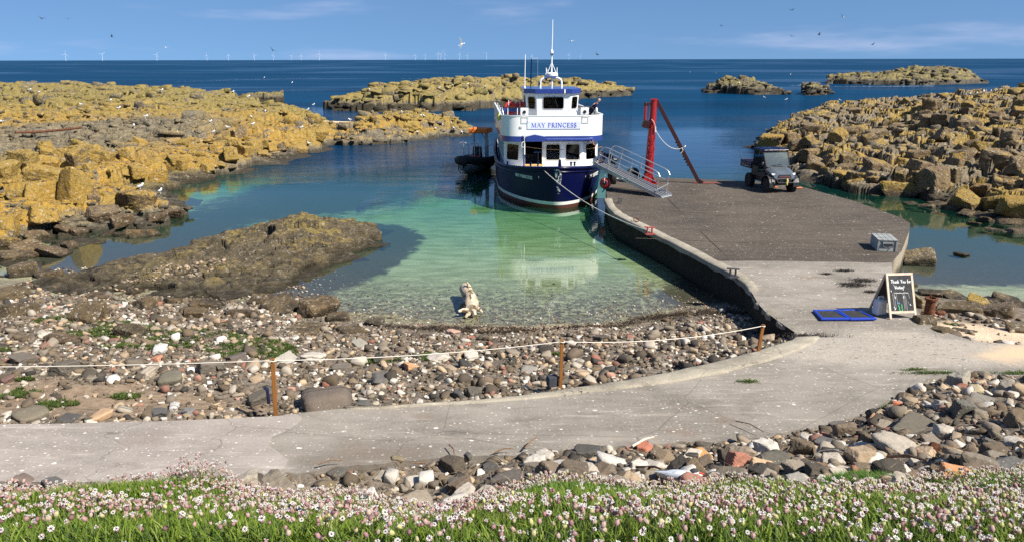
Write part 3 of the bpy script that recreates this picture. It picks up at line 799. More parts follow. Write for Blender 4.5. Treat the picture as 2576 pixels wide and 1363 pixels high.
shell_poly = xy([(2330, 800), (2440, 790), (2560, 815), (2660, 840), (2660, 880), (2480, 872), (2380, 830)], 0.7)
shell_m = smooth(-0.25, 0.25, poly_sd(X, Y, shell_poly) + 0.3 * fbm2(X * 1.7, Y * 1.7, 12))
shell_poly2 = xy([(1190, 835), (1250, 819), (1500, 819), (1560, 835)], 0.0)
shell_m = np.maximum(shell_m, smooth(-0.1, 0.15, poly_sd(X, Y, shell_poly2) + 0.15 * fbm2(X * 3, Y * 3, 15)))
weed_poly = [xy([(930, 560), (1010, 565), (1060, 590), (1035, 630), (960, 690), (840, 735), (740, 790), (650, 760), (800, 690)], -0.12),
             xy([(1650, 740), (1730, 700), (1800, 720), (1860, 760), (1700, 790)], -0.08),
             xy([(60, 670), (380, 560), (620, 470), (860, 390), (1150, 380), (1120, 470), (960, 525), (700, 560), (400, 650), (150, 700)], -0.2)]
weed_m = np.zeros(len(V))
for wp, k in zip(weed_poly, (0.85, 0.75, 0.80)):
    weed_m = np.maximum(weed_m, k * smooth(-1.2 if k < 0.8 or k > 0.82 else -4.0, 0.6 if k != 0.80 else 3.0, poly_sd(X, Y, wp)))
weed_m = np.maximum(weed_m, 0.7 * smooth(42, 60, Y + 5.0 * smooth(1.0, -6.0, X)))
weed_m = np.maximum(weed_m, 0.9 * smooth(-1.0, 0.6, poly_sd(X, Y, xy([(20, 700), (180, 600), (420, 555), (600, 560), (430, 650), (220, 700)], -0.12))))                        # beyond the harbour mouth the bed is kelp
weed_m = np.maximum(weed_m, 0.97 * smooth(8.5, 10.5, X) * smooth(22.3, 25, Y))
cob_m = smooth(7.0, 0.5, Y - yS) * smooth(14, 10, np.abs(X - 1))
ground = mesh_np("ground", V, quads=grid_quads(620, 420), mat=M["ground"], smooth_shade=True,
                 attrs=dict(under=under, grass=grass_m, soil=soil_m, shell=shell_m, weed=weed_m, cob=cob_m))
tag(ground, kind="structure")

# ---- sea: fine near the harbour, coarse out to the horizon
def depth_at(x, y):
    d = np.maximum(0.0, -G0(x, y)) / BED_K
    d = d + 5.0 * smooth(60, 110, y) + 1.5 * smooth(40, 60, y)
    return d
sx, sy = fan_grid(-1500, 4100, 300, 17.0, 60000.0, 360)
sx = sx + (np.linspace(-1, 1, 300) * 10.0)[None, :]
sxf, syf = sx.ravel(), sy.ravel()
dep = depth_at(sxf, np.minimum(syf, 190))
# sheltered water lies calm: the harbour, the lee of the rocks and a slick behind the pier
calm = smooth(62, 42, syf + 5 * fbm2(sxf * 0.08, syf * 0.08, 21))
slick = poly_sd(sxf, syf, xy([(1560, 330), (1740, 318), (1900, 322), (1960, 420), (1990, 480), (1560, 480), (1500, 420)], 0))
calm = np.maximum(calm, 0.92 * smooth(-3, 4, slick + 3 * fbm2(sxf * 0.1, syf * 0.1, 22)))
lee = poly_sd(sxf, syf, xy([(720, 270), (860, 270), (1000, 300), (1180, 340), (1240, 395), (1000, 440), (560, 470), (820, 390), (860, 340)], 0))
calm = np.maximum(calm, 0.72 * smooth(-4, 4, lee + 4 * fbm2(sxf * 0.07, syf * 0.07, 23)))
calm = np.maximum(calm, 0.34 * smooth(0.0, 0.55, fbm2(sxf * 0.012, np.log(syf) * 7, 26, 4)) * smooth(50, 80, syf))
calm = calm * (1 - 0.35 * smooth(0.1, 0.5, fbm2(sxf * 0.16, syf * 0.05, 24)) * smooth(26, 36, syf))
sea = mesh_np("sea", np.stack([sxf, syf, np.zeros_like(sxf)], -1), quads=grid_quads(360, 300), mat=M["water"], smooth_shade=True,
              attrs=dict(depth=dep, calm=calm))
tag(sea, kind="structure")

# ---- blocky rock masses
def rock_field(name, poly, hfun, cell, mat, u0, u1, nu, y0, y1, ny, seed, edge=1.0, blocky=0.5, stretch=1.6, rot=0.35, small=0.3, crack=0.25, tilt=0.35, rough=0.05, pit=0.0):
    x, y = fan_grid(u0, u1, nu, y0, y1, ny)
    x = x.ravel(); y = y.ravel()
    wx = x + 0.35 * cell * fbm2(x / cell * 0.9, y / cell * 0.9, seed + 1, 3)
    wy = y + 0.35 * cell * fbm2(x / cell * 0.9 + 7, y / cell * 0.9, seed + 2, 3)
    c, s = math.cos(rot), math.sin(rot)
    def cells(size, sd):
        a = (wx * c + wy * s) / (size * stretch); b = (-wx * s + wy * c) / size
        f1, f2, cx, cy, r1, r2, r3 = voronoi(a, b, sd)
        X = cx * size * stretch; Y_ = cy * size
        return f1, f2, X * c - Y_ * s, X * s + Y_ * c, r1, r2, r3
    def H(px, py):
        sd = poly_sd(px, py, poly)
        return np.where(sd > 0, hfun(px, py, sd) * (1 - np.exp(-sd / edge)), sd * 0.55)
    sd0 = poly_sd(x, y, poly)
    sdn = sd0 + 0.55 * cell * fbm2(x / cell * 0.6, y / cell * 0.6, seed + 5, 3)
    f1, f2, cx, cy, r1, r2, r3 = cells(cell, seed)
    g1, g2, ex, ey, q1, q2, q3 = cells(cell * 0.42, seed + 40)
    base = 0.62 * H(cx, cy) + 0.38 * H(x, y)
    land = smooth(-0.2, 1.4, sdn)
    z = base + blocky * (r1 - 0.5) * land + tilt * ((r2 - 0.5) * (x - cx) + (r3 - 0.5) * (y - cy)) * land
    z = z + small * (q1 - 0.5) * land + tilt * 0.9 * ((q2 - 0.5) * (x - ex) + (q3 - 0.5) * (y - ey)) * land
    z = z - crack * (1 - smooth(0.0, 0.14, f2 - f1)) * land - crack * 0.45 * (1 - smooth(0.0, 0.16, g2 - g1)) * land
    z = z + rough * fbm2(x * 2.2, y * 2.2, seed + 8, 4) * np.clip(land + 0.3, 0, 1)
    if pit: z = z - pit * smooth(0.25, 0.6, fbm2(x * 0.16, y * 0.16, seed + 9, 3)) * land
    V = np.stack([x, y, z], -1)
    q = grid_quads(ny, nu, keep=(z > -0.9) & (sd0 > -3.0 * cell))
    V, q = compact(V, q)
    return mesh_np(name, V, quads=q, mat=mat, smooth_shade=False), V

HEAD = xy([(852, 338), (846, 352), (828, 377), (760, 392), (700, 402), (640, 425), (560, 438), (470, 452)]) + xy([(400, 470), (415, 490), (400, 515), (462, 540), (395, 578), (300, 585), (230, 592), (160, 625), (100, 655), (70, 690)]) + \
       [(-20, 21), (-75, 21), (-150, 130), (-75, 150)] + [(-60, 150), (-52, 122), (-41, 111), (-30, 98), (-22, 88)]
def h_head(x, y, sd):
    h = 0.55 + 0.75 * smooth(28, 46, y) + 0.35 * smooth(48, 70, y) + 1.35 * smooth(66, 118, y)
    h = h + 0.35 * np.minimum(sd, 8) / 8
    h = h + 0.55 * smooth(30, 75, -x) * smooth(60, 110, y)
    h = h + 0.55 * fbm2(x * 0.07, y * 0.07, 60, 3) * smooth(0, 6, sd)
    h = h + 0.8 * np.exp(-(((x + 52) / 7) ** 2 + ((y - 116) / 6) ** 2))      # flat-topped knoll on the skyline
    return h * smooth(128, 110, y + 0.45 * (x + 60) * (x > -60)) + 0.5 * smooth(110, 128, y)
headland, _ = rock_field("rocky_headland", HEAD, h_head, 1.7, M["headland"], -330, 900, 620, 22, 150, 560, 101, edge=1.3, blocky=0.46, stretch=2.3, rot=0.12, small=0.18, crack=0.30, tilt=0.22, rough=0.07, pit=0.3)
tag(headland, kind="structure")

MASS = xy([(1955, 402), (1985, 432), (2000, 446), (2060, 464), (2110, 478), (2150, 486), (2230, 494), (2290, 500), (2360, 512), (2400, 526), (2420, 536), (2500, 552), (2576, 572), (2700, 600), (2900, 650)]) + [(45, 27), (120, 50), (120, 115), (60, 115), (40, 104), (31, 88), (24.5, 74)] + xy([(1903, 374), (1915, 385)])
def h_mass(x, y, sd):
    h = 1.15 + 2.3 * smooth(0, 24, sd) + 0.45 * smooth(20, 50, sd)
    h = h + 0.5 * fbm2(x * 0.11, y * 0.11, 70, 3) * smooth(1, 8, sd)
    h = h - 0.75 * smooth(36, 31, y) - 0.4 * smooth(44, 37, y) * smooth(6, 1, sd)
    return h
mass, _ = rock_field("rock_ridge", MASS, h_mass, 1.45, M["mass"], 1840, 2900, 660, 28, 112, 680, 202, edge=0.7, blocky=0.85, stretch=1.2, rot=-0.35, small=0.34, crack=0.62, tilt=0.42, rough=0.07)
tag(mass, kind="structure")

def islet(name, label, poly, hmax, cell, mat, u0, u1, nu, y0, y1, ny, seed, edge, prof=None, **kw):
    def hf(x, y, sd):
        h = hmax + 0.3 * hmax * fbm2(x / (cell * 4), y / (cell * 4), seed + 3, 3)
        if prof is not None: h = h * np.interp(x, [p[0] for p in prof], [p[1] for p in prof])
        return h
    o, V = rock_field(name, poly, hf, cell, mat, u0, u1, nu, y0, y1, ny, seed, edge=edge, **kw)
    return tag(o, label, "islet"), V
# near islet off the tip of the headland
islet_near, _ = islet("rock_islet", "low lichen-yellow islet just off the headland tip, crossed by a pale driftwood pole",
      xy([(866, 366), (905, 366), (960, 364), (1000, 360), (1060, 354), (1120, 345), (1176, 343)]) + [(-2.9, 79), (-6.5, 84), (-11, 84), (-15.0, 80), (-16.6, 73)], 1.75, 1.15, M["headland"], 820, 1210, 330, 64, 90, 200, 301, 1.0,
      [(-17, 0.75), (-14, 1.0), (-11, 1.12), (-8.5, 0.85), (-6, 0.6), (-3, 0.22)], blocky=0.45, small=0.28)
# long islet behind the boat
islet_long, _ = islet("rock_islet", "long blocky islet with olive lichen, stretching behind the moored boat",
      xy([(812, 275), (870, 278), (950, 284), (1040, 281), (1120, 281), (1200, 277), (1310, 268), (1400, 258), (1470, 248), (1590, 241)]) + [(25, 166), (10, 172), (-6, 152), (-18, 142), (-26, 128)], 3.1, 2.6, M["islet"], 770, 1640, 460, 100, 182, 260, 401, 2.2,
      [(-29, 0.25), (-25, 0.75), (-21, 1.0), (-10, 1.08), (0, 0.98), (6, 1.0), (14, 0.9), (17.5, 0.62), (20, 0.75), (24, 0.3)], blocky=0.7, small=0.35, crack=0.4, stretch=1.9, rot=0.1)
skerry_a, _ = islet("rock_islet", "small dark skerry with a lichened crown, between the crane and the far islets",
      xy([(1762, 235), (1830, 237), (1900, 239), (1984, 239)]) + [(58, 176), (50, 182), (43, 182)], 2.3, 2.4, M["skerry"], 1740, 2010, 150, 150, 190, 100, 501, 2.0,
      [(40, 0.3), (44, 0.55), (46.5, 1.05), (51, 1.1), (54, 0.7), (58, 0.3)], blocky=0.8, small=0.4)
skerry_b, _ = islet("rock_islet", "smallest dark skerry, a low hump with pale birds on it",
      xy([(1996, 239), (2040, 242), (2096, 238)]) + [(66, 170), (61, 172)], 1.9, 1.8, M["skerry"], 1980, 2120, 90, 148, 178, 80, 551, 1.6,
      [(58, 0.3), (62, 1.0), (66, 0.4)], blocky=0.5)
skerry_c, _ = islet("rock_islet", "farthest skerry, a long dark reef rising to a tall lichened hump at one end",
      xy([(2060, 211), (2150, 213), (2250, 215), (2350, 215), (2475, 211)]) + [(150, 262), (120, 268), (95, 262)], 3.6, 3.4, M["skerry"], 2030, 2500, 200, 205, 275, 120, 601, 2.6,
      [(88, 0.3), (96, 0.55), (104, 0.45), (110, 0.62), (122, 0.62), (127, 1.15), (138, 1.2), (142, 0.5), (150, 0.2)], blocky=0.9, small=0.5)
skerry_d, _ = islet("rock_islet", "low black wet reef at the headland's far seaward corner", xy([(560, 262), (640, 266), (726, 266)]) + [(-36, 140), (-52, 142)], 1.7, 2.2, M["skerry"], 530, 750, 120, 112, 148, 110, 651, 1.6, [(-60, 1.0), (-44, 0.8), (-38, 1.0), (-35, 0.4)], blocky=0.7, small=0.4)
# dark weedy rock lying in the near water
OUT = xy([(60, 705), (200, 688), (300, 660), (430, 640), (560, 612), (660, 592)]) + [tuple(at(735, 575, 0))[:2], tuple(at(850, 570, 0))[:2]] + xy([(925, 572), (962, 577), (945, 596), (952, 612), (900, 640), (860, 662), (800, 692), (740, 722), (690, 742), (560, 752), (420, 750), (250, 742), (90, 735)])
def h_out(x, y, sd):
    h = 0.20 + 0.20 * fbm2(x * 0.5, y * 0.5, 80, 4) + 0.50 * smooth(25.5, 30.5, y) * smooth(-14.5, -10.5, x) * (1 - 0.8 * smooth(-9.0, -5.6, x)) + 0.10 * smooth(-16, -13, x)
    c = at(742, 600, 0.6)
    h = h + 0.50 * np.exp(-(((x - c.x) / 1.5) ** 2 + ((y - c.y - 0.6) / 1.3) ** 2))
    c2 = at(880, 590, 0.3)
    h = h + 0.18 * np.exp(-(((x - c2.x) / 1.0) ** 2 + ((y - c2.y) / 0.8) ** 2))
    return h
outcrop, outV = rock_field("rock_outcrop", OUT, h_out, 0.7, M["outcrop"], -80, 1010, 640, 22, 36, 340, 707, edge=0.55, blocky=0.10, stretch=2.0, rot=0.5, small=0.12, crack=0.04, tilt=0.22, rough=0.17)
tag(outcrop, "low dark weedy rock outcrop lying in the harbour water beyond the shingle", "rock outcrop")
# thin rock ledge at the edge of the headland
LEDGE = xy([(215, 520), (300, 470), (400, 440), (470, 436), (545, 440), (530, 455), (485, 466), (440, 482), (380, 492), (330, 500), (230, 535)])
ledge, _ = rock_field("rock_ledge", LEDGE, lambda x, y, sd: 0.30 + 0.25 * np.minimum(sd, 2) / 2 + 0.15 * smooth(-20, -23, x), 0.9, M["outcrop"], 180, 580, 260, 36, 54, 170, 808, edge=0.6, blocky=0.14, stretch=3.0, rot=0.2, small=0.1, crack=0.06, tilt=0.2)
tag(ledge, "flat dark layered ledge of wet rock at the foot of the yellow headland", "rock ledge")
# ------------------------------------------------------------------ pier, path and kerb
def sheet_from_strips(A, B, n):
    """rows of points between two curves of equal length"""
    A = [Vector(p) for p in A]; B = [Vector(p) for p in B]
    V = []
    for a, b in zip(A, B):
        for k in range(n + 1):
            p = a.lerp(b, k / n)
            V.append(p)
    q = []
    for i in range(len(A) - 1):
        for k in range(n):
            q.append((i * (n + 1) + k, i * (n + 1) + k + 1, (i + 1) * (n + 1) + k + 1, (i + 1) * (n + 1) + k))
    return V, q

def resample(pts, n):
    pts = [Vector(p) for p in pts]
    L = [0]
    for a, b in zip(pts, pts[1:]): L.append(L[-1] + (b - a).length)
    out = []
    for i in range(n):
        s = L[-1] * i / (n - 1)
        k = max(0, min(len(pts) - 2, int(np.searchsorted(L, s) - 1)))
        t = (s - L[k]) / max(1e-9, L[k + 1] - L[k])
        out.append(pts[k].lerp(pts[k + 1], t))
    return out

def densify(A, B, k):
    oa, ob = [], []
    for i in range(len(A) - 1):
        for j in range(k):
            oa.append(A[i].lerp(A[i + 1], j / k)); ob.append(B[i].lerp(B[i + 1], j / k))
    return oa + [A[-1]], ob + [B[-1]]

# path: the strip along the beach, then the apron up to the pier
fa, na = densify(FAR, NEAR, 6)
rnd = random.Random(3)
na = [p + Vector((0, rnd.uniform(-0.05, 0.05), 0)) for p in na]
pv, pq = sheet_from_strips(fa, na, 12)
WALL_PX = [(1775, 655), (1815, 677), (1850, 697), (1876, 716), (1892, 738), (1906, 762), (1924, 782), (1960, 808), (1998, 834), (2004, 846)]   # inner edge of the apron
wallL = [at(u, v, PIER_Z) for u, v in WALL_PX]
APR_R = [(2243, 660), (2246, 690), (2262, 712), (2285, 745), (2305, 775), (2322, 800), (2345, 818), (2372, 832), (2408, 844), (2440, 853)]
aprR = [at(u, v, PIER_Z) for u, v in APR_R]
av, aq = sheet_from_strips(wallL, aprR, 16)
o0 = len(pv)
allv = [tuple(p) for p in pv] + [tuple(p) for p in av]
allq = [tuple(q) for q in pq] + [tuple(i + o0 for i in q) for q in aq]
# bridge strip between the apron's foot and the path's far edge (same level)
iF0 = next(i for i, p in enumerate(fa) if p.x >= FAR[18].x - 1e-6)
iF1 = next(i for i, p in enumerate(fa) if p.x >= FAR[21].x - 1e-6)
foot = [av[(len(wallL) - 1) * 17 + k] for k in range(17)]
farseg = resample(fa[iF0:iF1 + 1], 17)
bv, bq = sheet_from_strips(foot, farseg, 3)
o1 = len(allv)
allv += [tuple(p) for p in bv]; allq += [tuple(i + o1 for i in q) for q in bq]
# skirts so that the edges have thickness
def skirt(line, drop, back=False):
    o = len(allv)
    for p in line:
        allv.append(tuple(p)); allv.append((p.x, p.y, p.z - drop))
    for i in range(len(line) - 1):
        allq.append((o + 2 * i, o + 2 * i + 1, o + 2 * i + 3, o + 2 * i + 2))
skirt(fa, 0.35); skirt(na, 0.3); skirt(aprR, 0.9)
PV = np.array(allv)
PV[:, 2] += 0.02 * fbm2(PV[:, 0] * 0.8, PV[:, 1] * 0.8, 31, 3)
cob_poly = xy([(1960, 872), (2060, 842), (2180, 812), (2330, 838), (2440, 855), (2600, 868), (2800, 900), (2700, 945), (2500, 938), (2300, 935), (2150, 930), (2020, 925), (1930, 905)], 0.95)
sd = poly_sd(PV[:, 0], PV[:, 1], cob_poly)
cobble_a = smooth(-0.15, 0.35, sd + 0.25 * fbm2(PV[:, 0] * 2, PV[:, 1] * 2, 33))
sandy_poly = xy([(2440, 905), (2480, 880), (2600, 862), (2900, 880), (2900, 935), (2560, 925)], 0.95)
sandy_a = 0.85 * smooth(-0.2, 0.4, poly_sd(PV[:, 0], PV[:, 1], sandy_poly) + 0.3 * fbm2(PV[:, 0] * 2, PV[:, 1] * 2, 35))
dirt_poly = xy([(760, 1165), (900, 1120), (1100, 1128), (1050, 1158), (880, 1175)], 1.15)
dirt_a = 0.5 * smooth(-0.3, 0.3, poly_sd(PV[:, 0], PV[:, 1], dirt_poly) + 0.25 * fbm2(PV[:, 0] * 2, PV[:, 1] * 2, 37))
path = mesh_np("path", PV, quads=allq, mat=M["path"], smooth_shade=False, attrs=dict(cobble=cobble_a, sandy=sandy_a, dirt=dirt_a))
tag(path, kind="structure")

# a newer, paler slab laid over the left end of the path, with a ragged joint
slabA = [p.copy() for p, q in zip(fa, na)]; slabB = [q.copy() for q in na]
xj = at_path(640, 1120).x
sl = [(a, b) for a, b in zip(fa, na) if a.x < xj + 0.35]
sv, sq = sheet_from_strips([a for a, b in sl], [b for a, b in sl], 14)
sv = [Vector(p) for p in sv]
nrow = len(sl)
for k in range(15):
    w_ = 0.20 * math.sin(k * 0.62 + 0.4) + rnd.uniform(-0.03, 0.03)
    for i in range(nrow):
        p = sv[i * 15 + k]; p.x += w_ * float(smooth(xj - 1.6, xj + 0.3, p.x))
M["slab"] = concrete("pale_slab_concrete", (0.33, 0.29, 0.26), (0.20, 0.175, 0.155), specks=0.9, streak=(0.35, 1.3), stain=0.15)
SV = np.array([(p.x, p.y, p.z + 0.012) for p in sv]); SV[:, 2] += 0.02 * fbm2(SV[:, 0] * 0.8, SV[:, 1] * 0.8, 31, 3)
slab = mesh_np("path_slab", SV, quads=sq, mat=M["slab"])
tag(slab, kind="structure")

# kerb: the pale raised lip along the beach side of the path, from the wall's end to where it sinks into the path
kf = [at_path(u, v) for u, v in [(2002, 850), (1992, 857), (1950, 870), (1890, 889), (1780, 917), (1650, 945), (1530, 966), (1400, 984), (1280, 1000), (1150, 1012), (1000, 1020), (870, 1026)]]
kn = [at_path(u, v) for u, v in [(2062, 848), (2050, 862), (2000, 884), (1935, 906), (1815, 936), (1680, 962), (1550, 980), (1415, 995), (1290, 1008), (1155, 1018), (1002, 1024.5), (871, 1029)]]
kf2, kn2 = densify(kf, kn, 5)
kb = MB(); rows = []
for i, (a, b) in enumerate(zip(kf2, kn2)):
    j = rnd.uniform(-0.02, 0.02)
    d = (b - a).normalized()
    top = 0.035 + j * 0.4
    a2 = a - d * 0.03
    rows.append([Vector((a2.x, a2.y, a.z - 0.45)), Vector((a2.x, a2.y, a.z + top - 0.02)), a + d * 0.03 + Vector((0, 0, top)), b - d * 0.05 + Vector((0, 0, top)), Vector((b.x + j, b.y + j, b.z + 0.01)), Vector((b.x, b.y, b.z - 0.1))])
kv = [p for r in rows for p in r]; kq = [(i * 6 + k, (i + 1) * 6 + k, (i + 1) * 6 + k + 1, i * 6 + k + 1) for i in range(len(rows) - 1) for k in range(5)]
kerb = mesh_np("kerb", [tuple(p) for p in kv], quads=kq, faces=[tuple(range(6)), tuple(range((len(rows) - 1) * 6, len(rows) * 6))[::-1]], mat=M["kerb"])
tag(kerb, "low pale concrete kerb edging the path along the shingle beach", "kerb")

# pier: deck, retaining walls down into the water, lip along the harbour side
DECK_PX = [(1775, 655), (1700, 616), (1640, 585), (1585, 558), (1552, 541), (1536, 524), (1527, 500), (1524, 478), (1534, 450), (1538, 446), (1640, 447), (1800, 453), (1900, 457), (1996, 464), (2060, 482), (2130, 501), (2210, 528), (2270, 548), (2290, 561), (2288, 580), (2268, 632), (2243, 660)]
deck = [at(u, v, PIER_Z) for u, v in DECK_PX]
pier = empty("pier", (0, 0, 0), 0, "dark concrete landing pier with the crane and the buggy standing on it", "pier")
bmq = bmesh.new()
vs = [bmq.verts.new(p) for p in deck]
bmq.faces.new(vs)
bmesh.ops.triangulate(bmq, faces=bmq.faces[:])
bmesh.ops.subdivide_edges(bmq, edges=bmq.edges[:], cuts=5, use_grid_fill=True)
for v in bmq.verts: v.co.z += 0.012 * math.sin(v.co.x * 1.1) * math.sin(v.co.y * 0.9)
bmesh.ops.recalc_face_normals(bmq, faces=bmq.faces[:])
me = bpy.data.meshes.new("deck"); bmq.to_mesh(me); bmq.free(); me.materials.append(M["pier"])
dk = bpy.data.objects.new("deck", me); COL.objects.link(dk); dk.parent = pier

def _wallmat():
    t = NT("harbour_wall_concrete"); p = t.pos(); z = t.z(p)
    n = t.noise(t.mapv(p, (1, 1, 0.4)), 2.2, 6, 0.65); n2 = t.noise(p, 9, 5, 0.65)
    c = t.mix(t.rng(n, 0.35, 0.7), (0.010, 0.009, 0.007), (0.032, 0.028, 0.021))  # harbour side: the face's shade is put into a near-black colour
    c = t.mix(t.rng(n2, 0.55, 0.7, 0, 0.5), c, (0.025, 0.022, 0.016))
    c = t.mix(t.rng(t.xyz(p)[0], 11.5, 12.5), c, t.mix(n, (0.24, 0.2, 0.15), (0.42, 0.36, 0.27)))  # outer side: the sunlit look is put into a paler tan
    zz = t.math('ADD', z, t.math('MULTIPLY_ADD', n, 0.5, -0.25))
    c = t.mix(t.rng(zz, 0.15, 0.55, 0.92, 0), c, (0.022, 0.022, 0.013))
    return t.done(t.bsdf(c, 0.85, spec=0.25, normal=t.bump(t.math('ADD', n, n2), 0.6, 0.05)))
M["wall"] = _wallmat()
def wall(line, name, parent, z0=-3.0, top=None, steps=6):
    V = []; n = steps + 1
    for p in line:
        for k in range(n):
            zt = (top if top is not None else p.z) - 0.004
            V.append((p.x, p.y, zt + (z0 - zt) * k / steps))
    q = [(i * n + k, i * n + k + 1, (i + 1) * n + k + 1, (i + 1) * n + k) for i in range(len(line) - 1) for k in range(steps)]
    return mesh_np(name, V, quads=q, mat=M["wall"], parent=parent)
seaward = resample(deck[::-1][:13] , 60)
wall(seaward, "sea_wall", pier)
inner = resample(deck[:10], 50)
# harbour wall, straight on from the pier to the end of the apron
hw = resample([deck[9]] + [Vector(p) for p in reversed(deck[:9])] + wallL[1:], 90)
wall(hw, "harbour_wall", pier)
ret = resample([wallL[-1], at(1960, 862, PIER_Z), at(1940, 868, PIER_Z)], 8)
# pale lip on top of the harbour wall
lipw = [0.10, 0.10, 0.18, 0.26, 0.34, 0.38, 0.42, 0.44, 0.46, 0.48, 0.48, 0.48, 0.46, 0.44, 0.42, 0.42, 0.42, 0.45, 0.5]
LIP_PX = [(1520, 501), (1522, 508), (1530, 523), (1546, 541), (1580, 558), (1635, 586), (1695, 616), (1770, 655), (1812, 677), (1848, 697), (1874, 716), (1889, 738), (1903, 762), (1921, 783), (1957, 809), (1994, 835), (2001, 850)]
LIP_IN = [(1548, 502), (1550, 510), (1556, 522), (1576, 538), (1612, 556), (1668, 583), (1728, 612), (1804, 650), (1846, 671), (1884, 692), (1908, 712), (1921, 735), (1933, 757), (1951, 775), (1985, 799), (2022, 826), (2054, 848)]
la, lb = densify([at(u, v, PIER_Z) for u, v in LIP_PX], [at(a[0], a[1], PIER_Z).lerp(at(u, v, PIER_Z), 0.72) for a, (u, v) in zip(LIP_PX, LIP_IN)], 4)
rows = []
for i, (a, b) in enumerate(zip(la, lb)):
    d = (b - a).normalized(); h = 0.05 + rnd.uniform(-0.012, 0.012)
    if i > len(la) - 22:
        h -= 0.03 + 0.05 * rnd.random(); b = b.lerp(a, rnd.uniform(-0.25, 0.3)); a = a + d * rnd.uniform(-0.05, 0.12)
    o_ = a - d * 0.025
    rows.append([Vector((o_.x, o_.y, 0.78 + rnd.uniform(-0.03, 0.03))), Vector((o_.x, o_.y, PIER_Z + h - 0.03)), a + d * 0.03 + Vector((0, 0, h)), b - d * 0.03 + Vector((0, 0, h + rnd.uniform(-0.01, 0.01))), b + Vector((0, 0, 0.004)), b - Vector((0, 0, 0.12))])
kv = [p for r in rows for p in r]; kq = [(i * 6 + k, (i + 1) * 6 + k, (i + 1) * 6 + k + 1, i * 6 + k + 1) for i in range(len(rows) - 1) for k in range(5)]
mesh_np("lip", [tuple(p) for p in kv], quads=kq, faces=[tuple(range(6)), tuple(range((len(rows) - 1) * 6, len(rows) * 6))[::-1]], mat=M["kerb"], parent=pier)
# fine joints between the deck's concrete bays
M["joint"] = concrete("joint_grit", (0.13, 0.108, 0.086), (0.07, 0.058, 0.048), specks=0.3)
for pts in ([(1655, 528), (1790, 540), (2070, 517)], [(1838, 655), (1740, 560), (1680, 500)], [(1600, 600), (1900, 612), (2262, 640)]):
    w = [at(u, v, PIER_Z) for u, v in pts]; jb = MB()
    w = resample(w, 40)
    for a, b in zip(w, w[1:]):
        jb.bar(a + Vector((rnd.uniform(-.015, .015), rnd.uniform(-.02, .02), 0.006)), b + Vector((0, 0, 0.006)), 0.02, 0.008)
    jb.build("joint", M["joint"], pier)
# ------------------------------------------------------------------ lettering drawn as strokes
def _arc(cx, cy, rx, ry, a0, a1, n=10):
    return [(cx + rx * math.cos(R(a0 + (a1 - a0) * i / n)), cy + ry * math.sin(R(a0 + (a1 - a0) * i / n))) for i in range(n + 1)]
TK, TN = 0.145, 0.065
def _sf(x, y, w=0.26): return ([(x - w / 2, y), (x + w / 2, y)], 0.05)
SERIF = {
 'M': (1.02, [([(0.13, 0), (0.17, 1)], TN), ([(0.17, 1), (0.5, 0.04)], TK), ([(0.5, 0.04), (0.84, 1)], TN), ([(0.86, 0), (0.84, 1)], TK), _sf(0.13, 0.025), _sf(0.86, 0.025, .3), _sf(0.12, 0.975, .2), _sf(0.9, 0.975, .2)]),
 'A': (0.86, [([(0.1, 0), (0.43, 1)], TN), ([(0.43, 1), (0.76, 0)], TK), ([(0.22, 0.36), (0.62, 0.36)], TN), _sf(0.1, 0.025), _sf(0.76, 0.025, .3)]),
 'Y': (0.82, [([(0.1, 1), (0.42, 0.45)], TK), ([(0.74, 1), (0.42, 0.45)], TN), ([(0.42, 0), (0.42, 0.47)], TK), _sf(0.42, 0.025, .32), _sf(0.1, 0.975), _sf(0.74, 0.975, .22)]),
 'P': (0.66, [([(0.18, 0), (0.18, 1)], TK), ([(0.18, 0.965)] + _arc(0.33, 0.73, 0.23, 0.235, 90, -90) + [(0.18, 0.495)], 0.09), _sf(0.18, 0.025, .32), _sf(0.14, 0.975, .2)]),
 'R': (0.76, [([(0.18, 0), (0.18, 1)], TK), ([(0.18, 0.965)] + _arc(0.32, 0.74, 0.22, 0.225, 90, -90) + [(0.18, 0.515)], 0.09), ([(0.34, 0.5), (0.66, 0.02)], TK), _sf(0.18, 0.025, .32), _sf(0.68, 0.025, .2)]),
 'I': (0.36, [([(0.18, 0), (0.18, 1)], TK), _sf(0.18, 0.025, .32), _sf(0.18, 0.975, .32)]),
 'N': (0.92, [([(0.16, 0), (0.16, 1)], TN), ([(0.14, 1), (0.76, 0)], TK), ([(0.76, 0), (0.76, 1)], TN), _sf(0.16, 0.025), _sf(0.12, 0.975, .2), _sf(0.76, 0.975)]),
 'C': (0.80, [(_arc(0.45, 0.5, 0.33, 0.46, 48, 312, 16), 0.105), ([(0.68, 0.98), (0.68, 0.72)], 0.05), ([(0.7, 0.10), (0.7, 0.28)], 0.05)]),
 'E': (0.68, [([(0.18, 0), (0.18, 1)], TK), ([(0.1, 0.965), (0.56, 0.965)], TN), ([(0.18, 0.52), (0.48, 0.52)], TN), ([(0.1, 0.035), (0.6, 0.035)], TN), ([(0.56, 1), (0.56, 0.82)], 0.05), ([(0.6, 0), (0.6, 0.2)], 0.05), ([(0.48, 0.62), (0.48, 0.42)], 0.05)]),
 'S': (0.60, [(_arc(0.3, 0.735, 0.19, 0.225, 40, 250, 9) + _arc(0.3, 0.265, 0.2, 0.235, 70, -140, 9), 0.10), ([(0.46, 0.98), (0.46, 0.76)], 0.05), ([(0.1, 0.02), (0.1, 0.26)], 0.05)]),
 ' ': (0.36, []),
}
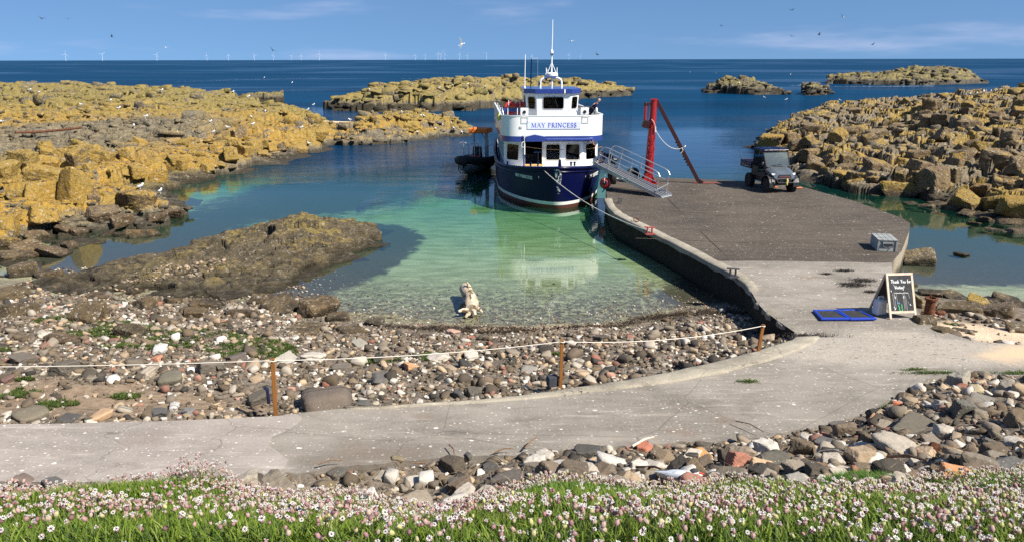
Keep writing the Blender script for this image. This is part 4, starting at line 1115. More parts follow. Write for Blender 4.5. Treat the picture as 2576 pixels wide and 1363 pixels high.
def ribbon(pts, w):
    """outline quads of a stroke, mitred"""
    P = [Vector((p[0], p[1], 0)) for p in pts]; L = []; Rr = []
    for i, p in enumerate(P):
        if i == 0: d = P[1] - P[0]
        elif i == len(P) - 1: d = P[-1] - P[-2]
        else: d = (P[i + 1] - p).normalized() + (p - P[i - 1]).normalized()
        d.normalize(); n = Vector((-d.y, d.x, 0)) * (w / 2)
        L.append(p + n); Rr.append(p - n)
    return [(Rr[i], Rr[i + 1], L[i + 1], L[i]) for i in range(len(P) - 1)]

def lettering(text, h, place, slant=0.0, font=SERIF, spacing=0.06, width=1.0, centre=True, weight=1.0, lift=0.0):
    """MB of raised letters; place(x, y) -> (point, normal) on the surface"""
    tot = sum(font[c][0] + spacing for c in text) - spacing
    x0 = -tot / 2 if centre else 0.0
    mb = MB(); k = 0
    for c in text:
        w, strokes = font[c]
        for pts, tk in strokes:
            for quad in ribbon(pts, tk * weight):
                vs = []
                for q in quad:
                    p, n = place((x0 + q.x + slant * q.y) * h * width, q.y * h)
                    vs.append(Vector(p) + n * (0.004 + lift + 0.00012 * k)); 
                bs = []
                for q in quad:
                    p, n = place((x0 + q.x + slant * q.y) * h * width, q.y * h)
                    bs.append(Vector(p) - n * 0.003)
                mb.add(vs + bs, [(0, 1, 2, 3), (4, 7, 6, 5), (0, 4, 5, 1), (1, 5, 6, 2), (2, 6, 7, 3), (3, 7, 4, 0)])
                k += 1
        x0 += w + spacing
    return mb

def rrect(w, h, r, n=5):
    out = []
    for cx, cy, a in ((w / 2 - r, h / 2 - r, 0), (-w / 2 + r, h / 2 - r, 90), (-w / 2 + r, -h / 2 + r, 180), (w / 2 - r, -h / 2 + r, 270)):
        out += [(cx + r * math.cos(R(a + 90 * i / n)), cy + r * math.sin(R(a + 90 * i / n))) for i in range(n + 1)]
    return out

def plane_m(o, ex, ez):
    """local x along ex, y along ez, z out of the wall"""
    ex = Vector(ex).normalized(); ez = Vector(ez).normalized(); n = ex.cross(ez).normalized()
    m = Matrix((ex, ez, n)).transposed().to_4x4(); m.translation = Vector(o)
    return m

def holed_panel(m, w, h, holes, thick=0.05):
    """wall in local xy of m (0..w, 0..h), holes (x0, y0, x1, y1); front at z=0, back at z=-thick"""
    xs = sorted({0, w} | {v for q in holes for v in (q[0], q[2])}); ys = sorted({0, h} | {v for q in holes for v in (q[1], q[3])})
    mb = MB()
    def solid(i, j):
        if i < 0 or j < 0 or i >= len(xs) - 1 or j >= len(ys) - 1: return False
        cx, cy = (xs[i] + xs[i + 1]) / 2, (ys[j] + ys[j + 1]) / 2
        return not any(q[0] < cx < q[2] and q[1] < cy < q[3] for q in holes)
    def quad(a, b, c, d): mb.add([m @ Vector(p) for p in (a, b, c, d)], [(0, 1, 2, 3)])
    for i in range(len(xs) - 1):
        for j in range(len(ys) - 1):
            if not solid(i, j): continue
            a, b, c, d = xs[i], xs[i + 1], ys[j], ys[j + 1]; t = -thick
            quad((a, c, 0), (b, c, 0), (b, d, 0), (a, d, 0)); quad((a, c, t), (a, d, t), (b, d, t), (b, c, t))
            if not solid(i - 1, j): quad((a, c, 0), (a, d, 0), (a, d, t), (a, c, t))
            if not solid(i + 1, j): quad((b, c, 0), (b, c, t), (b, d, t), (b, d, 0))
            if not solid(i, j - 1): quad((a, c, 0), (a, c, t), (b, c, t), (b, c, 0))
            if not solid(i, j + 1): quad((a, d, 0), (b, d, 0), (b, d, t), (a, d, t))
    return mb

def window(m, cx, cy, w, h, parent, glass, frame, r=0.09, fw=0.035, skew=0.0, name="window"):
    """a framed pane: ring proud of the wall, pane a sub-part"""
    o = rrect(w + 2 * fw, h + 2 * fw, r + fw); i_ = rrect(w, h, r); n = len(o)
    sk = lambda p: (p[0] + cx + skew * p[1], p[1] + cy)
    mb = MB(); z1 = 0.014; z0 = -0.02
    vs = [m @ Vector((*sk(p), z1)) for p in o] + [m @ Vector((*sk(p), z1)) for p in i_] + [m @ Vector((*sk(p), z0)) for p in o] + [m @ Vector((*sk(p), z0 - 0.02)) for p in i_]
    fs = []
    for k in range(n):
        k2 = (k + 1) % n
        fs += [(k, k2, n + k2, n + k), (k, 2 * n + k, 2 * n + k2, k2), (n + k, n + k2, 3 * n + k2, 3 * n + k)]
    mb.add(vs, fs)
    f = mb.build(name, frame, parent)
    p = MB().prism([sk(q) for q in i_], 0.012, m @ Matrix.Translation((0, 0, -0.016)))
    p.build("pane", glass, f)
    return f

# ------------------------------------------------------------------ the passenger boat
boat = empty("passenger_boat", (2.25, 36.72, 0), 0.05, "white and navy two-deck passenger boat moored bow-on beside the pier", "boat")
def hb(y): t = min(1, max(0, (y + 0.5) / 5.6)); return 2.82 * (1 - (1 - t) ** 1.8) ** 0.60 * (1 - 0.10 * min(1, max(0, (y - 9) / 9)))
def hw(y): t = min(1, max(0, y / 5.8)); return 2.74 * (1 - (1 - t) ** 1.75) ** 0.60 * (1 - 0.10 * min(1, max(0, (y - 9) / 9)))
def zg(y): return 1.74 + 0.40 * max(0, 1 - (y + 0.5) / 4.2) ** 1.7
def ystem(z): return -0.5 * z / 2.14 if z > 0 else -0.75 * z
def hull_pt(Y, z, side):
    """surface point at station Y (0 at the stem) and height z"""
    k = max(0.0, 1 - Y / 4.0)
    y = Y + ystem(z) * k * k * (3 - 2 * k)
    a = hw(Y); g = hb(Y - 0.5 * k)
    t = max(0.0, z / zg(Y))
    h = a + (g - a) * t ** 1.25
    if z < 0: h = a * max(0.0, 1 - (-z / 1.0)) ** 0.55
    return Vector((side * h, y, z))
ST = [0, 0.02, 0.06, 0.12, 0.2, 0.32, 0.5, 0.75, 1.05, 1.4, 1.8, 2.3, 2.9, 3.6, 4.4, 5.3, 6.5, 8, 10, 12, 14.5, 17.5]
def hull_band(za, zb, n, name, mat, out=0.0, cap=False):
    mb = MB(); rows = []
    for side in (1, -1):
        grid = []
        for Y in ST:
            zs = [(za(Y) + (zb(Y) - za(Y)) * k / n) for k in range(n + 1)]
            grid.append([hull_pt(Y, z, side) + Vector((side * out if Y > 0 else 0, -out if Y < 3 else 0, 0)) for z in zs])
        vs = [p for r in grid for p in r]; m = n + 1
        fs = [(i * m + k, i * m + k + 1, (i + 1) * m + k + 1, (i + 1) * m + k) for i in range(len(ST) - 1) for k in range(n)]
        mb.add(vs, fs)
    # transom
    mb.add([hull_pt(ST[-1], za(17.5), 1), hull_pt(ST[-1], za(17.5), -1), hull_pt(ST[-1], zb(17.5), -1), hull_pt(ST[-1], zb(17.5), 1)], [(0, 1, 2, 3)])
    return mb.build(name, mat, boat, smooth_shade=True)
hull = hull_band(lambda Y: 0.36, lambda Y: zg(Y), 8, "hull", M["boat_blue"])
hull_band(lambda Y: 0.20, lambda Y: 0.36, 1, "boot_stripe", M["boot_white"], 0.003)
hull_band(lambda Y: -0.98, lambda Y: 0.20, 6, "keel_bottom", M["antifoul"])
# gunwale rail following the sheer, inner bulwark and foredeck
gl = []
for Y in reversed(ST): gl.append(hull_pt(Y, zg(Y), -1))
for Y in ST[1:]: gl.append(hull_pt(Y, zg(Y), 1))
MB().tube(gl, 0.075, 8).build("gunwale", M["boat_blue"], boat, True)
mb = MB(); inn = []; innb = []
for side, ys in ((-1, list(reversed(ST))), (1, ST[1:])):
    for Y in ys:
        p = hull_pt(Y, zg(Y), side); q = hull_pt(Y, 1.25, side); k = 0.30 * max(0, 1 - Y / 3) + 0.05
        inn.append(Vector((p.x * 0.94, p.y + k * 0.6, p.z - 0.02))); innb.append(Vector((q.x * 0.90, q.y + k + 0.15, 1.25)))
mb.add(inn + innb, [(i, i + 1, len(inn) + i + 1, len(inn) + i) for i in range(len(inn) - 1)])
mb.build("bulwark", M["boat_white"], boat, True)
MB().add(innb, [tuple(range(len(innb)))]).build("foredeck", M["light_grey"], boat)
# rubbing strake below the rail
mb = MB()
for side in (1, -1): mb.tube([hull_pt(Y, zg(Y) - 0.2, side) + Vector((side * 0.02, 0, 0)) for Y in ST], 0.035, 6)
mb.build("rubbing_strake", M["boat_blue"], boat, True)
# stem post, bitts and cleats on the rail
MB().lathe([(0.075, 0), (0.085, 0.05), (0.07, 0.22), (0.06, 0.33), (0.03, 0.37)], 12, Matrix.Translation((0.0, -0.36, 2.08))).build("stem_post", M["boat_blue"], boat, True)
for x, y in ((-1.28, 1.05), (-0.95, 0.62), (0.62, 0.30), (0.80, 0.36), (-2.35, 2.4)):
    mb = MB(); z = zg(y) + 0.03
    mb.cyl((x, y, z), (x, y, z + 0.16), 0.045, n=10); mb.cyl((x, y, z + 0.16), (x, y, z + 0.19), 0.075, n=10)
    mb.build("bitt", M["boat_blue"], boat, True)
# chafed paint on the stem where the anchor chain runs
def _scuff():
    t = NT("chafed_white_paint"); p = t.objco(); n = t.noise(t.mapv(p, (1, 1, 0.5)), 9, 6, 0.7, 0.8)
    tr = t.new("ShaderNodeBsdfTransparent"); m = t.rng(n, 0.49, 0.55)
    mx = t.new("ShaderNodeMixShader"); t.put(mx.inputs[0], m); t.link(tr.outputs[0], mx.inputs[1]); t.link(t.bsdf((0.72, 0.74, 0.74), 0.6), mx.inputs[2])
    return t.done(mx.outputs[0])
M["scuff"] = _scuff()
mb = MB()
for side, w in ((-1, 0.34), (1, 0.16)):
    rows = []
    for k in range(14):
        z = 2.12 - 1.35 * k / 13
        Yw = (w * (1 - 0.75 * k / 13)) ** 2 * 0.55 + 0.002
        rows.append([hull_pt(Yw * j / 3, z, side) + Vector((side * 0.004, -0.006, 0)) for j in range(4)])
    vs = [p for r in rows for p in r]
    mb.add(vs, [(i * 4 + j, i * 4 + j + 1, (i + 1) * 4 + j + 1, (i + 1) * 4 + j) for i in range(13) for j in range(3)])
mb.build("chafe_patch", M["scuff"], boat, True)

# boat name on both bows
def bow_place(side, Yc, zc):
    def f(x, y):
        Y = Yc - side * -1 * 0 + (x if side > 0 else -x) * 0.80
        p = hull_pt(max(0.02, Y), zc + y, side)
        q1 = hull_pt(max(0.02, Y) + 0.05, zc + y, side) - p; q2 = hull_pt(max(0.02, Y), zc + y + 0.05, side) - p
        n = (q1.cross(q2) if side > 0 else q2.cross(q1)).normalized()
        return p, n
    return f
lettering("MAY PRINCESS", 0.155, bow_place(-1, 1.35, zg(1.4) - 0.50), weight=1.5, lift=0.006).build("bow_name", M["hull_letter"], boat)
lettering("MAY PRINCESS", 0.165, bow_place(1, 1.95, zg(1.9) - 0.52), slant=0.2, weight=1.5, lift=0.006).build("bow_name", M["hull_letter"], boat)
for side, Y in ((-1, 0.50), (1, 0.98)):
    p, n = bow_place(side, Y, zg(Y) - 0.45)(0, 0)
    ex = Vector((0, 0, 1)).cross(n).normalized()
    MB().prism([(0, -0.06), (0.035, -0.02), (0.02, 0.03), (0.04, 0.09), (0.0, 0.05), (-0.02, 0.0)], 0.004, plane_m(p + n * 0.004, ex, (0, 0, 1))).build("bow_emblem", M["hull_letter"], boat)

# ---- main cabin: front wall with doorway and two windows, angled corner panels, long sides
CZ0, CZ1 = 1.05, 2.97
front = plane_m((-1.56, 3.1, CZ0), (1, 0, 0), (0, 0, 1))
fw, fh = 3.14, CZ1 - CZ0
door = (0.14, 0.72, 1.03, 1.88)
w2 = (1.23, 0.93, 1.95, 1.74); w3 = (2.25, 0.93, 2.97, 1.74)
cabin = holed_panel(front, fw, fh, [door, w2, w3], 0.05)
cl = plane_m((-2.46, 3.98, CZ0), (0.90, -0.88, 0), (0, 0, 1)); cw = math.hypot(0.90, 0.88)
cr_ = plane_m((1.58, 3.1, CZ0), (0.90, 0.88, 0), (0, 0, 1))
hl = (0.20, 0.90, 1.02, 1.72); hr = (0.24, 0.90, 1.06, 1.72)
for m, h_ in ((cl, hl), (cr_, hr)):
    c2 = holed_panel(m, cw, fh, [h_], 0.05); cabin.add(c2.v, c2.f)
sl_ = plane_m((-2.46, 13.5, CZ0), (0, -1, 0), (0, 0, 1)); sr_ = plane_m((2.48, 3.98, CZ0), (0, 1, 0), (0, 0, 1))
side_holes = [(9.52 - 0.35 - k * 1.35 - 1.0, 0.90, 9.52 - 0.35 - k * 1.35, 1.72) for k in range(6)]
c2 = holed_panel(sl_, 9.52, fh, side_holes, 0.05); cabin.add(c2.v, c2.f)
c2 = holed_panel(sr_, 9.52, fh, [(9.52 - b, c, 9.52 - a, d) for a, c, b, d in side_holes], 0.05); cabin.add(c2.v, c2.f)
cabin.build("cabin", M["boat_white"], boat)
window(front, (w2[0] + w2[2]) / 2, (w2[1] + w2[3]) / 2, 0.70, 0.79, boat, M["glass"], M["cream"])
window(front, (w3[0] + w3[2]) / 2, (w3[1] + w3[3]) / 2, 0.70, 0.79, boat, M["glass_blue"], M["cream"])
window(cl, 0.61, 1.31, 0.80, 0.80, boat, M["glass_blue"], M["white"], skew=0.06)
window(cr_, 0.65, 1.31, 0.80, 0.80, boat, M["glass"], M["white"], skew=-0.06)
for a, c, b, d in side_holes:
    window(sl_, (a + b) / 2, (c + d) / 2, 0.96, 0.78, boat, M["glass_blue"], M["white"])
    window(sr_, 9.52 - (a + b) / 2, (c + d) / 2, 0.96, 0.78, boat, M["glass_blue"], M["white"])
# dim cabin inside: floor, back wall, seats, a blue table
mb = MB(); mb.box((0, 8.7, 1.02), (4.8, 9.2, 0.05)); mb.box((0, 13.4, 2.0), (4.8, 0.06, 1.9)); mb.build("cabin_floor", M["interior"], boat)
for x, y in ((-0.95, 4.6), (-0.05, 4.9), (0.9, 4.6), (-0.95, 6.4), (0.5, 6.4), (-1.6, 8.0), (0.2, 8.0), (1.5, 7.2)):
    mb = MB(); mb.box((x, y, 1.48), (0.72, 0.45, 0.10)); mb.box((x, y + 0.22, 1.82), (0.72, 0.09, 0.62)); mb.box((x, y, 1.24), (0.5, 0.3, 0.40))
    mb.build("bench_seat", M["black"], boat, bevel=0.02)
MB().box((-0.62, 4.35, 2.28), (0.55, 0.7, 0.04)).build("table_top", M["blue_board"], boat)
MB().cyl((-0.62, 4.35, 1.05), (-0.62, 4.35, 2.26), 0.04).build("table_leg", M["light_grey"], boat)
for x, z in ((0.0, 2.42), (0.28, 2.36)):
    MB().box((x, 4.2, z), (0.18, 0.03, 0.26), Euler((0, 0, 0.2)).to_matrix()).build("notice", M["white"], boat)
# doorway trim: frame, yellow sill, opened door leaf seen edge-on, pole with its hook
mb = MB()
for x in (door[0] - 0.02, door[2] + 0.02): mb.add(*(lambda q: (q.v, q.f))(MB().box((-1.56 + x, 3.085, CZ0 + (door[1] + door[3]) / 2), (0.05, 0.05, door[3] - door[1] + 0.06))))
mb.box((-1.56 + (door[0] + door[2]) / 2, 3.085, CZ0 + door[3] + 0.025), (0.93, 0.05, 0.05)); mb.build("door_frame", M["cream"], boat)
MB().box((-1.56 + (door[0] + door[2]) / 2, 3.06, CZ0 + door[1] - 0.03), (0.98, 0.12, 0.05)).build("door_sill", M["yellow"], boat)
MB().box((-1.50, 2.86, CZ0 + 1.22), (0.05, 0.40, 1.40), Euler((0, 0, 0.12)).to_matrix()).build("door_leaf", M["band_blue"], boat, bevel=0.01)
po = MB().cyl((-1.47, 2.62, CZ0 + 1.28), (-1.47, 2.62, CZ0 + 2.36), 0.028, n=8).build("awning_pole", M["white"], boat, True)
MB().tube([(-1.50, 2.62, 2.98), (-1.60, 2.60, 2.95), (-1.62, 2.60, 2.72), (-1.52, 2.60, 2.70)], 0.018, 6).build("pole_hook", M["white"], po, True)
# small lamps over the corner windows
for m in (cl, cr_):
    MB().prism(rrect(0.42, 0.08, 0.03), 0.06, m @ Matrix.Translation((0.62, 1.83, 0))).build("eyebrow_lamp", M["white"], boat)

# ---- upper deck: blue band, white bulwark with rounded front corners
def deck_outline(hx, yf, yb, r, n=8):
    pts = [(-hx, yb)]
    pts += [(-hx + r - r * math.cos(R(90 * i / n)), yf + r - r * math.sin(R(90 * i / n))) for i in range(n + 1)]
    pts += [(hx - r + r * math.sin(R(90 * i / n)), yf + r - r * math.cos(R(90 * i / n))) for i in range(n + 1)]
    return pts + [(hx, yb)]
def ring_wall(pts, z0, z1, th, flare=0.0):
    mb = MB(); rows = []; n = len(pts)
    for i, (x, y) in enumerate(pts):
        a = Vector((*pts[max(0, i - 1)], 0)); b = Vector((*pts[min(n - 1, i + 1)], 0)); d = (b - a).normalized(); nn = Vector((d.y, -d.x, 0))
        p = Vector((x, y, 0))
        rows.append([p + Vector((0, 0, z0)), p + nn * flare + Vector((0, 0, z1)), p + nn * (flare - th) + Vector((0, 0, z1)), p - nn * th + Vector((0, 0, z0))])
    vs = [p for r in rows for p in r]
    fs = [(i * 4 + k, (i + 1) * 4 + k, (i + 1) * 4 + (k + 1) % 4, i * 4 + (k + 1) % 4) for i in range(n - 1) for k in range(4)] + [(0, 1, 2, 3), (n * 4 - 4, n * 4 - 1, n * 4 - 2, n * 4 - 3)]
    return mb.add(vs, fs)
ring_wall(deck_outline(2.64, 2.72, 15.2, 0.95), 3.24, 4.24, 0.06, 0.0).build("upper_bulwark", M["boat_white"], boat, True)
ring_wall(deck_outline(2.655, 2.705, 15.2, 0.96), 2.965, 3.235, 0.10, -0.01).build("blue_band", M["band_blue"], boat, True)
ring_wall(deck_outline(2.66, 2.70, 15.2, 0.96), 4.235, 4.275, 0.09).build("capping_rail", M["boat_white"], boat, True)
MB().add([Vector((x, y, z)) for z in (3.1, 3.2) for x, y in deck_outline(2.58, 2.80, 15.1, 0.92)], [tuple(range(20))[::-1], tuple(range(20, 40))] + [(i, (i + 1) % 20, 20 + (i + 1) % 20, 20 + i) for i in range(20)]).build("upper_deck", M["light_grey"], boat)
# rolled awning on the band with its pitched end over the door
mb = MB()
pf = plane_m((-1.40, 2.70, 2.99), (1, 0, 0), (0, 0, 1))
mb.prism([(0, 0), (1.02, 0), (1.02, 0.20), (0.98, 0.24), (0.44, 0.345), (0.0, 0.25)], 0.16, pf); mb.build("door_canopy", M["band_blue"], boat, bevel=0.012)
MB().tube([(-0.36, 2.64, 3.06), (0.5, 2.63, 3.07), (1.4, 2.63, 3.05), (2.0, 2.66, 3.07)], 0.085, 8).build("rolled_awning", M["band_blue"], boat, True)
# name board
sf = plane_m((-1.335, 2.712, 3.60), (1, 0, 0), (0, 0, 1))
nb_ = MB().prism([(0, 0), (2.72, 0), (2.72, 0.385), (0, 0.385)], 0.022, sf).build("name_board", M["sign_face"], boat, bevel=0.004)
lettering("MAY PRINCESS", 0.225, lambda x, y: (sf @ Vector((1.36 + x, 0.08 + y, 0.022)), Vector((0, -1, 0))), width=1.13, weight=1.05).build("board_lettering", M["sign_blue"], nb_)
MB().box((-1.66, 2.73, 3.69), (0.13, 0.09, 0.11)).build("junction_box", M["light_grey"], boat, bevel=0.01)

# ---- wheelhouse
WZ0, WZ1 = 3.2, 5.30
def wh_panel(a, b, at_, bt, holes, th=0.04):
    """leaning panel: bottom a-b, top at_-bt"""
    a, b, at_, bt = Vector(a), Vector(b), Vector(at_), Vector(bt)
    ex = (b - a).normalized(); up = ((at_ + bt) / 2 - (a + b) / 2).normalized()
    return plane_m(a, ex, up), (b - a).length, ((at_ + bt) / 2 - (a + b) / 2).length
ox = 0.10
pts_b = [(-1.25 + ox, 7.4), (-1.25 + ox, 4.55), (-0.80 + ox, 4.02), (0.80 + ox, 4.02), (1.25 + ox, 4.55), (1.25 + ox, 7.4)]
pts_t = [(-1.40 + ox, 7.4), (-1.40 + ox, 4.45), (-0.88 + ox, 3.86), (0.88 + ox, 3.86), (1.40 + ox, 4.45), (1.40 + ox, 7.4)]
mb = MB(); wh_m = []
for i in range(5):
    a = Vector((*pts_b[i], WZ0)); b = Vector((*pts_b[i + 1], WZ0)); c = Vector((*pts_t[i + 1], WZ1)); d = Vector((*pts_t[i], WZ1))
    # wall skin split round the window opening
    lo, hi = (1.32 / 2.1), (1.93 / 2.1)
    if i == 2: s0, s1 = 0.19, 0.81
    elif i in (1, 3): s0, s1 = 0.20, 0.86
    else: s0, s1 = 0.12, 0.55
    if i == 0: s0, s1 = 0.45, 0.88
    P = lambda s, t: (a.lerp(b, s)).lerp(d.lerp(c, s), t)
    S = [0, s0, s1, 1]; T = [0, lo, hi, 1]
    for x in range(3):
        for y in range(3):
            if x == 1 and y == 1: continue
            mb.add([P(S[x], T[y]), P(S[x + 1], T[y]), P(S[x + 1], T[y + 1]), P(S[x], T[y + 1])], [(0, 1, 2, 3)])
    q = [P(s0, lo), P(s1, lo), P(s1, hi), P(s0, hi)]
    ctr = sum(q, Vector()) / 4; ex = (q[1] - q[0] + q[2] - q[3]); ez = (q[3] - q[0] + q[2] - q[1])
    wh_m.append((plane_m(ctr, ex, ez), ex.length / 2, ez.length / 2))
mb.add([Vector((*pts_b[0], WZ0)), Vector((*pts_b[5], WZ0)), Vector((*pts_t[5], WZ1)), Vector((*pts_t[0], WZ1))], [(0, 1, 2, 3)])
mb.build("wheelhouse", M["boat_white"], boat)
for m, w, h in wh_m:
    window(m, 0, 0, w - 0.012, h - 0.012, boat, M["glass"], M["light_grey"], r=0.10, fw=0.035)
# console, back wall and wheel inside the wheelhouse
mb = MB(); mb.box((ox, 4.55, 4.32), (2.0, 0.45, 0.5)); mb.box((ox, 6.4, 4.3), (2.2, 0.05, 2.0)); mb.build("console", M["interior"], boat)
MB().box((ox + 0.35, 5.4, 4.75), (0.5, 0.1, 0.6)).build("helm_seat", M["light_grey"], boat, bevel=0.03)
MB().box((ox - 0.9, 4.6, 4.62), (0.3, 0.02, 0.2)).build("chart", M["white"], boat)
MB().tube([wh_m[2][0] @ Vector((0.05, 0.36, 0.03)), wh_m[2][0] @ Vector((0.12, 0.1, 0.03)), wh_m[2][0] @ Vector((0.22, -0.22, 0.03))], 0.012, 6).build("wiper", M["black"], boat)
rp = [(-1.50 + ox, 7.6), (-1.50 + ox, 4.40), (-0.96 + ox, 3.72), (0.96 + ox, 3.72), (1.50 + ox, 4.40), (1.50 + ox, 7.6)]
roof = MB().add([Vector((x, y, z)) for z in (5.302, 5.54) for x, y in rp], [tuple(range(6))[::-1], tuple(range(6, 12))] + [(i, (i + 1) % 6, 6 + (i + 1) % 6, 6 + i) for i in range(6)]).build("roof", M["band_blue"], boat, bevel=0.015)
MB().box((0.57 + ox, 3.70, 5.42), (0.07, 0.02, 0.20)).build("roof_tape", M["white"], roof)
# floodlights either side, on folding brackets
for x in (-1.46, 1.62):
    l = MB().box((x, 3.1, 4.45), (0.40, 0.18, 0.36)).build("floodlight", M["boat_white"], boat, bevel=0.02)
    mm = plane_m((x, 3.0, 4.43), (1, 0, 0), (0, 0, 1))
    MB().lathe([(0.0, 0), (0.085, 0), (0.085, 0.02), (0.06, 0.024), (0.0, 0.024)], 16, mm).build("lens", M["black"], l)
    st = MB(); y = 2.68
    st.tube([(x - 0.15, y, 4.24), (x - 0.15, y, 3.93), (x + 0.17, y, 3.93), (x + 0.17, y, 4.24)], 0.013, 6); st.tube([(x - 0.15, y, 4.22), (x + 0.17, y, 4.22)], 0.012, 6)
    st.build("folding_step", M["light_grey"], boat, True)
# rail round the upper deck, posts, bench, lifebuoys
rl = [(x, y, 4.62) for x, y in deck_outline(2.60, 2.9, 15.0, 0.9)]
left = [(-2.60, 15.0, 4.62), (-2.60, 4.6, 4.62), (-2.52, 4.25, 4.6), (-2.3, 4.1, 4.58), (-1.2, 4.1, 4.60)]
right = [(1.45, 4.3, 4.60), (2.0, 4.32, 4.60), (2.25, 4.5, 4.56), (2.36, 4.75, 4.40), (2.40, 4.9, 4.26)]
MB().tube(left, 0.028, 8).build("handrail", M["black"], boat, True)
MB().tube(right, 0.028, 8).build("handrail", M["black"], boat, True)
for x, y, h in ((-2.60, 4.9, 0.4), (-2.25, 4.1, 0.36), (-1.75, 4.1, 0.36), (-2.6, 7.0, 0.38), (-2.6, 9.5, 0.38), (-2.12, 6.0, 0.62), (-1.5, 6.0, 0.58), (1.75, 4.32, 0.35)):
    MB().cyl((x, y, 4.22), (x, y, 4.25 + h), 0.02, n=8).build("rail_post", M["white"], boat, True)
MB().tube([(-2.55, 3.7, 4.40), (-2.58, 4.5, 4.42), (-2.6, 7, 4.42)], 0.02, 6).build("mid_rail", M["alu"], boat, True)
MB().tube([(-2.56, 3.75, 4.62), (-2.55, 3.55, 4.5), (-2.5, 3.5, 4.27)], 0.028, 8).build("rail_end", M["alu"], boat, True)
for x, z in ((-1.9, 4.37),):
    MB().box((x, 5.6, z), (1.05, 0.08, 0.20)).build("seat_back", M["band_blue"], boat, bevel=0.02)
for x in (-2.0, -1.45):
    MB().lathe([(0.30 + 0.075 * math.cos(a), 0.075 * math.sin(a)) for a in [2 * math.pi * k / 10 for k in range(11)]], 20, plane_m((x, 6.3, 4.42), (1, 0, 0), (0, 0, 1))).build("lifebuoy", M["buoy_red"], boat, True)
MB().sphere((-2.72, 3.85, 4.15), 0.13, 10, 8, (0.8, 0.8, 1.6)).build("float_light", M["rope_yellow"], boat, True)
# mast: arch, radar, tripod, whip aerials
my = 4.85; cx = 0.06
mb = MB()
mb.tube([(cx - 0.56, my, 5.5), (cx - 0.56, my, 5.86), (cx - 0.50, my, 5.99), (cx - 0.36, my, 6.06), (cx - 0.1, my, 6.08)], 0.055, 8)
mb.tube([(cx + 0.56, my, 5.5), (cx + 0.56, my, 5.86), (cx + 0.50, my, 5.99), (cx + 0.36, my, 6.06), (cx + 0.1, my, 6.08)], 0.055, 8)
mb.cyl((cx + 0.05, my, 5.5), (cx + 0.05, my, 6.10), 0.04, n=8); mb.build("radar_arch", M["white"], boat, True)
MB().lathe([(0.05, 6.08), (0.24, 6.11), (0.31, 6.17), (0.31, 6.28), (0.27, 6.33), (0.05, 6.35)], 24, Matrix.Translation((cx + 0.05, my, 0))).build("radar_dome", M["white"], boat, True)
mb = MB()
for dx in (-0.22, 0.22): mb.cyl((cx + 0.03 + dx, my - 0.05, 6.33), (cx + 0.03, my, 6.86), 0.018, n=6)
mb.cyl((cx + 0.03, my, 6.33), (cx + 0.03, my, 7.2), 0.038, n=8); mb.cyl((cx - 0.24, my, 6.05), (cx - 0.26, my, 6.58), 0.022, n=6); mb.cyl((cx + 0.31, my, 6.25), (cx + 0.31, my, 6.60), 0.022, n=6)
mb.tube([(cx - 0.36, my, 6.0), (cx - 0.27, my, 6.3), (cx - 0.2, my, 6.5)], 0.02, 6); mb.build("mast", M["white"], boat, True)
lb = MB().lathe([(0.03, 7.18), (0.08, 7.2), (0.08, 7.36), (0.06, 7.46), (0.03, 7.5)], 12, Matrix.Translation((cx + 0.03, my, 0))).build("masthead_lamp", M["white"], boat, True)
MB().box((cx + 0.05, my - 0.07, 7.27), (0.10, 0.06, 0.08)).build("lamp_lens", M["black"], lb)
MB().tube([(cx + 0.03, my, 7.48), (cx + 0.05, my, 8.2), (cx + 0.055, my, 8.98)], [0.026, 0.024, 0.018], 8).build("whip_aerial", M["white"], boat, True)
MB().tube([(-1.34, 4.6, 5.5), (-1.33, 4.6, 6.2), (-1.31, 4.6, 7.25)], [0.03, 0.022, 0.018], 8).build("whip_aerial", M["white"], boat, True)
MB().lathe([(0.05, 5.53), (0.05, 5.6), (0.03, 5.66)], 10, Matrix.Translation((-1.34, 4.6, 0))).build("aerial_base", M["white"], boat)
for x, z in ((cx - 0.2, 5.98), (cx - 0.56, 5.78), (cx, 5.92)):
    MB().box((x - 0.06, my - 0.08, z), (0.1, 0.1, 0.13)).build("horn", M["black"], boat, bevel=0.02)
MB().tube([(-0.72, 9.0, 4.3), (-0.70, 9.0, 5.5), (-0.66, 9.0, 7.05)], 0.03, 8).build("aft_pole", M["boat_blue"], boat, True)
mb = MB(); mb.tube([(-0.66, 9.0, 7.05), (-0.3, 9.0, 7.06)], 0.02, 6); mb.tube([(-0.3, 9.0, 7.06), (-0.29, 9.0, 5.0)], 0.008, 5); mb.build("aft_pole_arm", M["light_grey"], boat)
# line slung across the cabin front
def sag(a, b, s, n=14):
    a, b = Vector(a), Vector(b)
    return [a.lerp(b, k / n) - Vector((0, 0, 4 * s * (k / n) * (1 - k / n))) for k in range(n + 1)]
M["line_orange"] = paint("faded_orange_line", (0.55, 0.30, 0.16), 0.9, 0.2, scale=20)
MB().tube(sag((-1.48, 2.9, 2.72), (2.62, 3.3, 2.62), 0.17), 0.012, 6).build("slung_line", M["line_orange"], boat)
MB().tube(sag((1.95, 2.66, 3.05), (2.35, 3.4, 2.62), 0.05, 6) , 0.016, 6).build("hanging_line", M["line_orange"], boat)
MB().tube([(1.93, 2.62, 2.9), (1.86, 2.6, 3.02), (1.92, 2.6, 3.1), (2.0, 2.6, 3.02), (2.05, 2.64, 2.8)], 0.016, 6).build("hanging_line", M["line_orange"], boat)

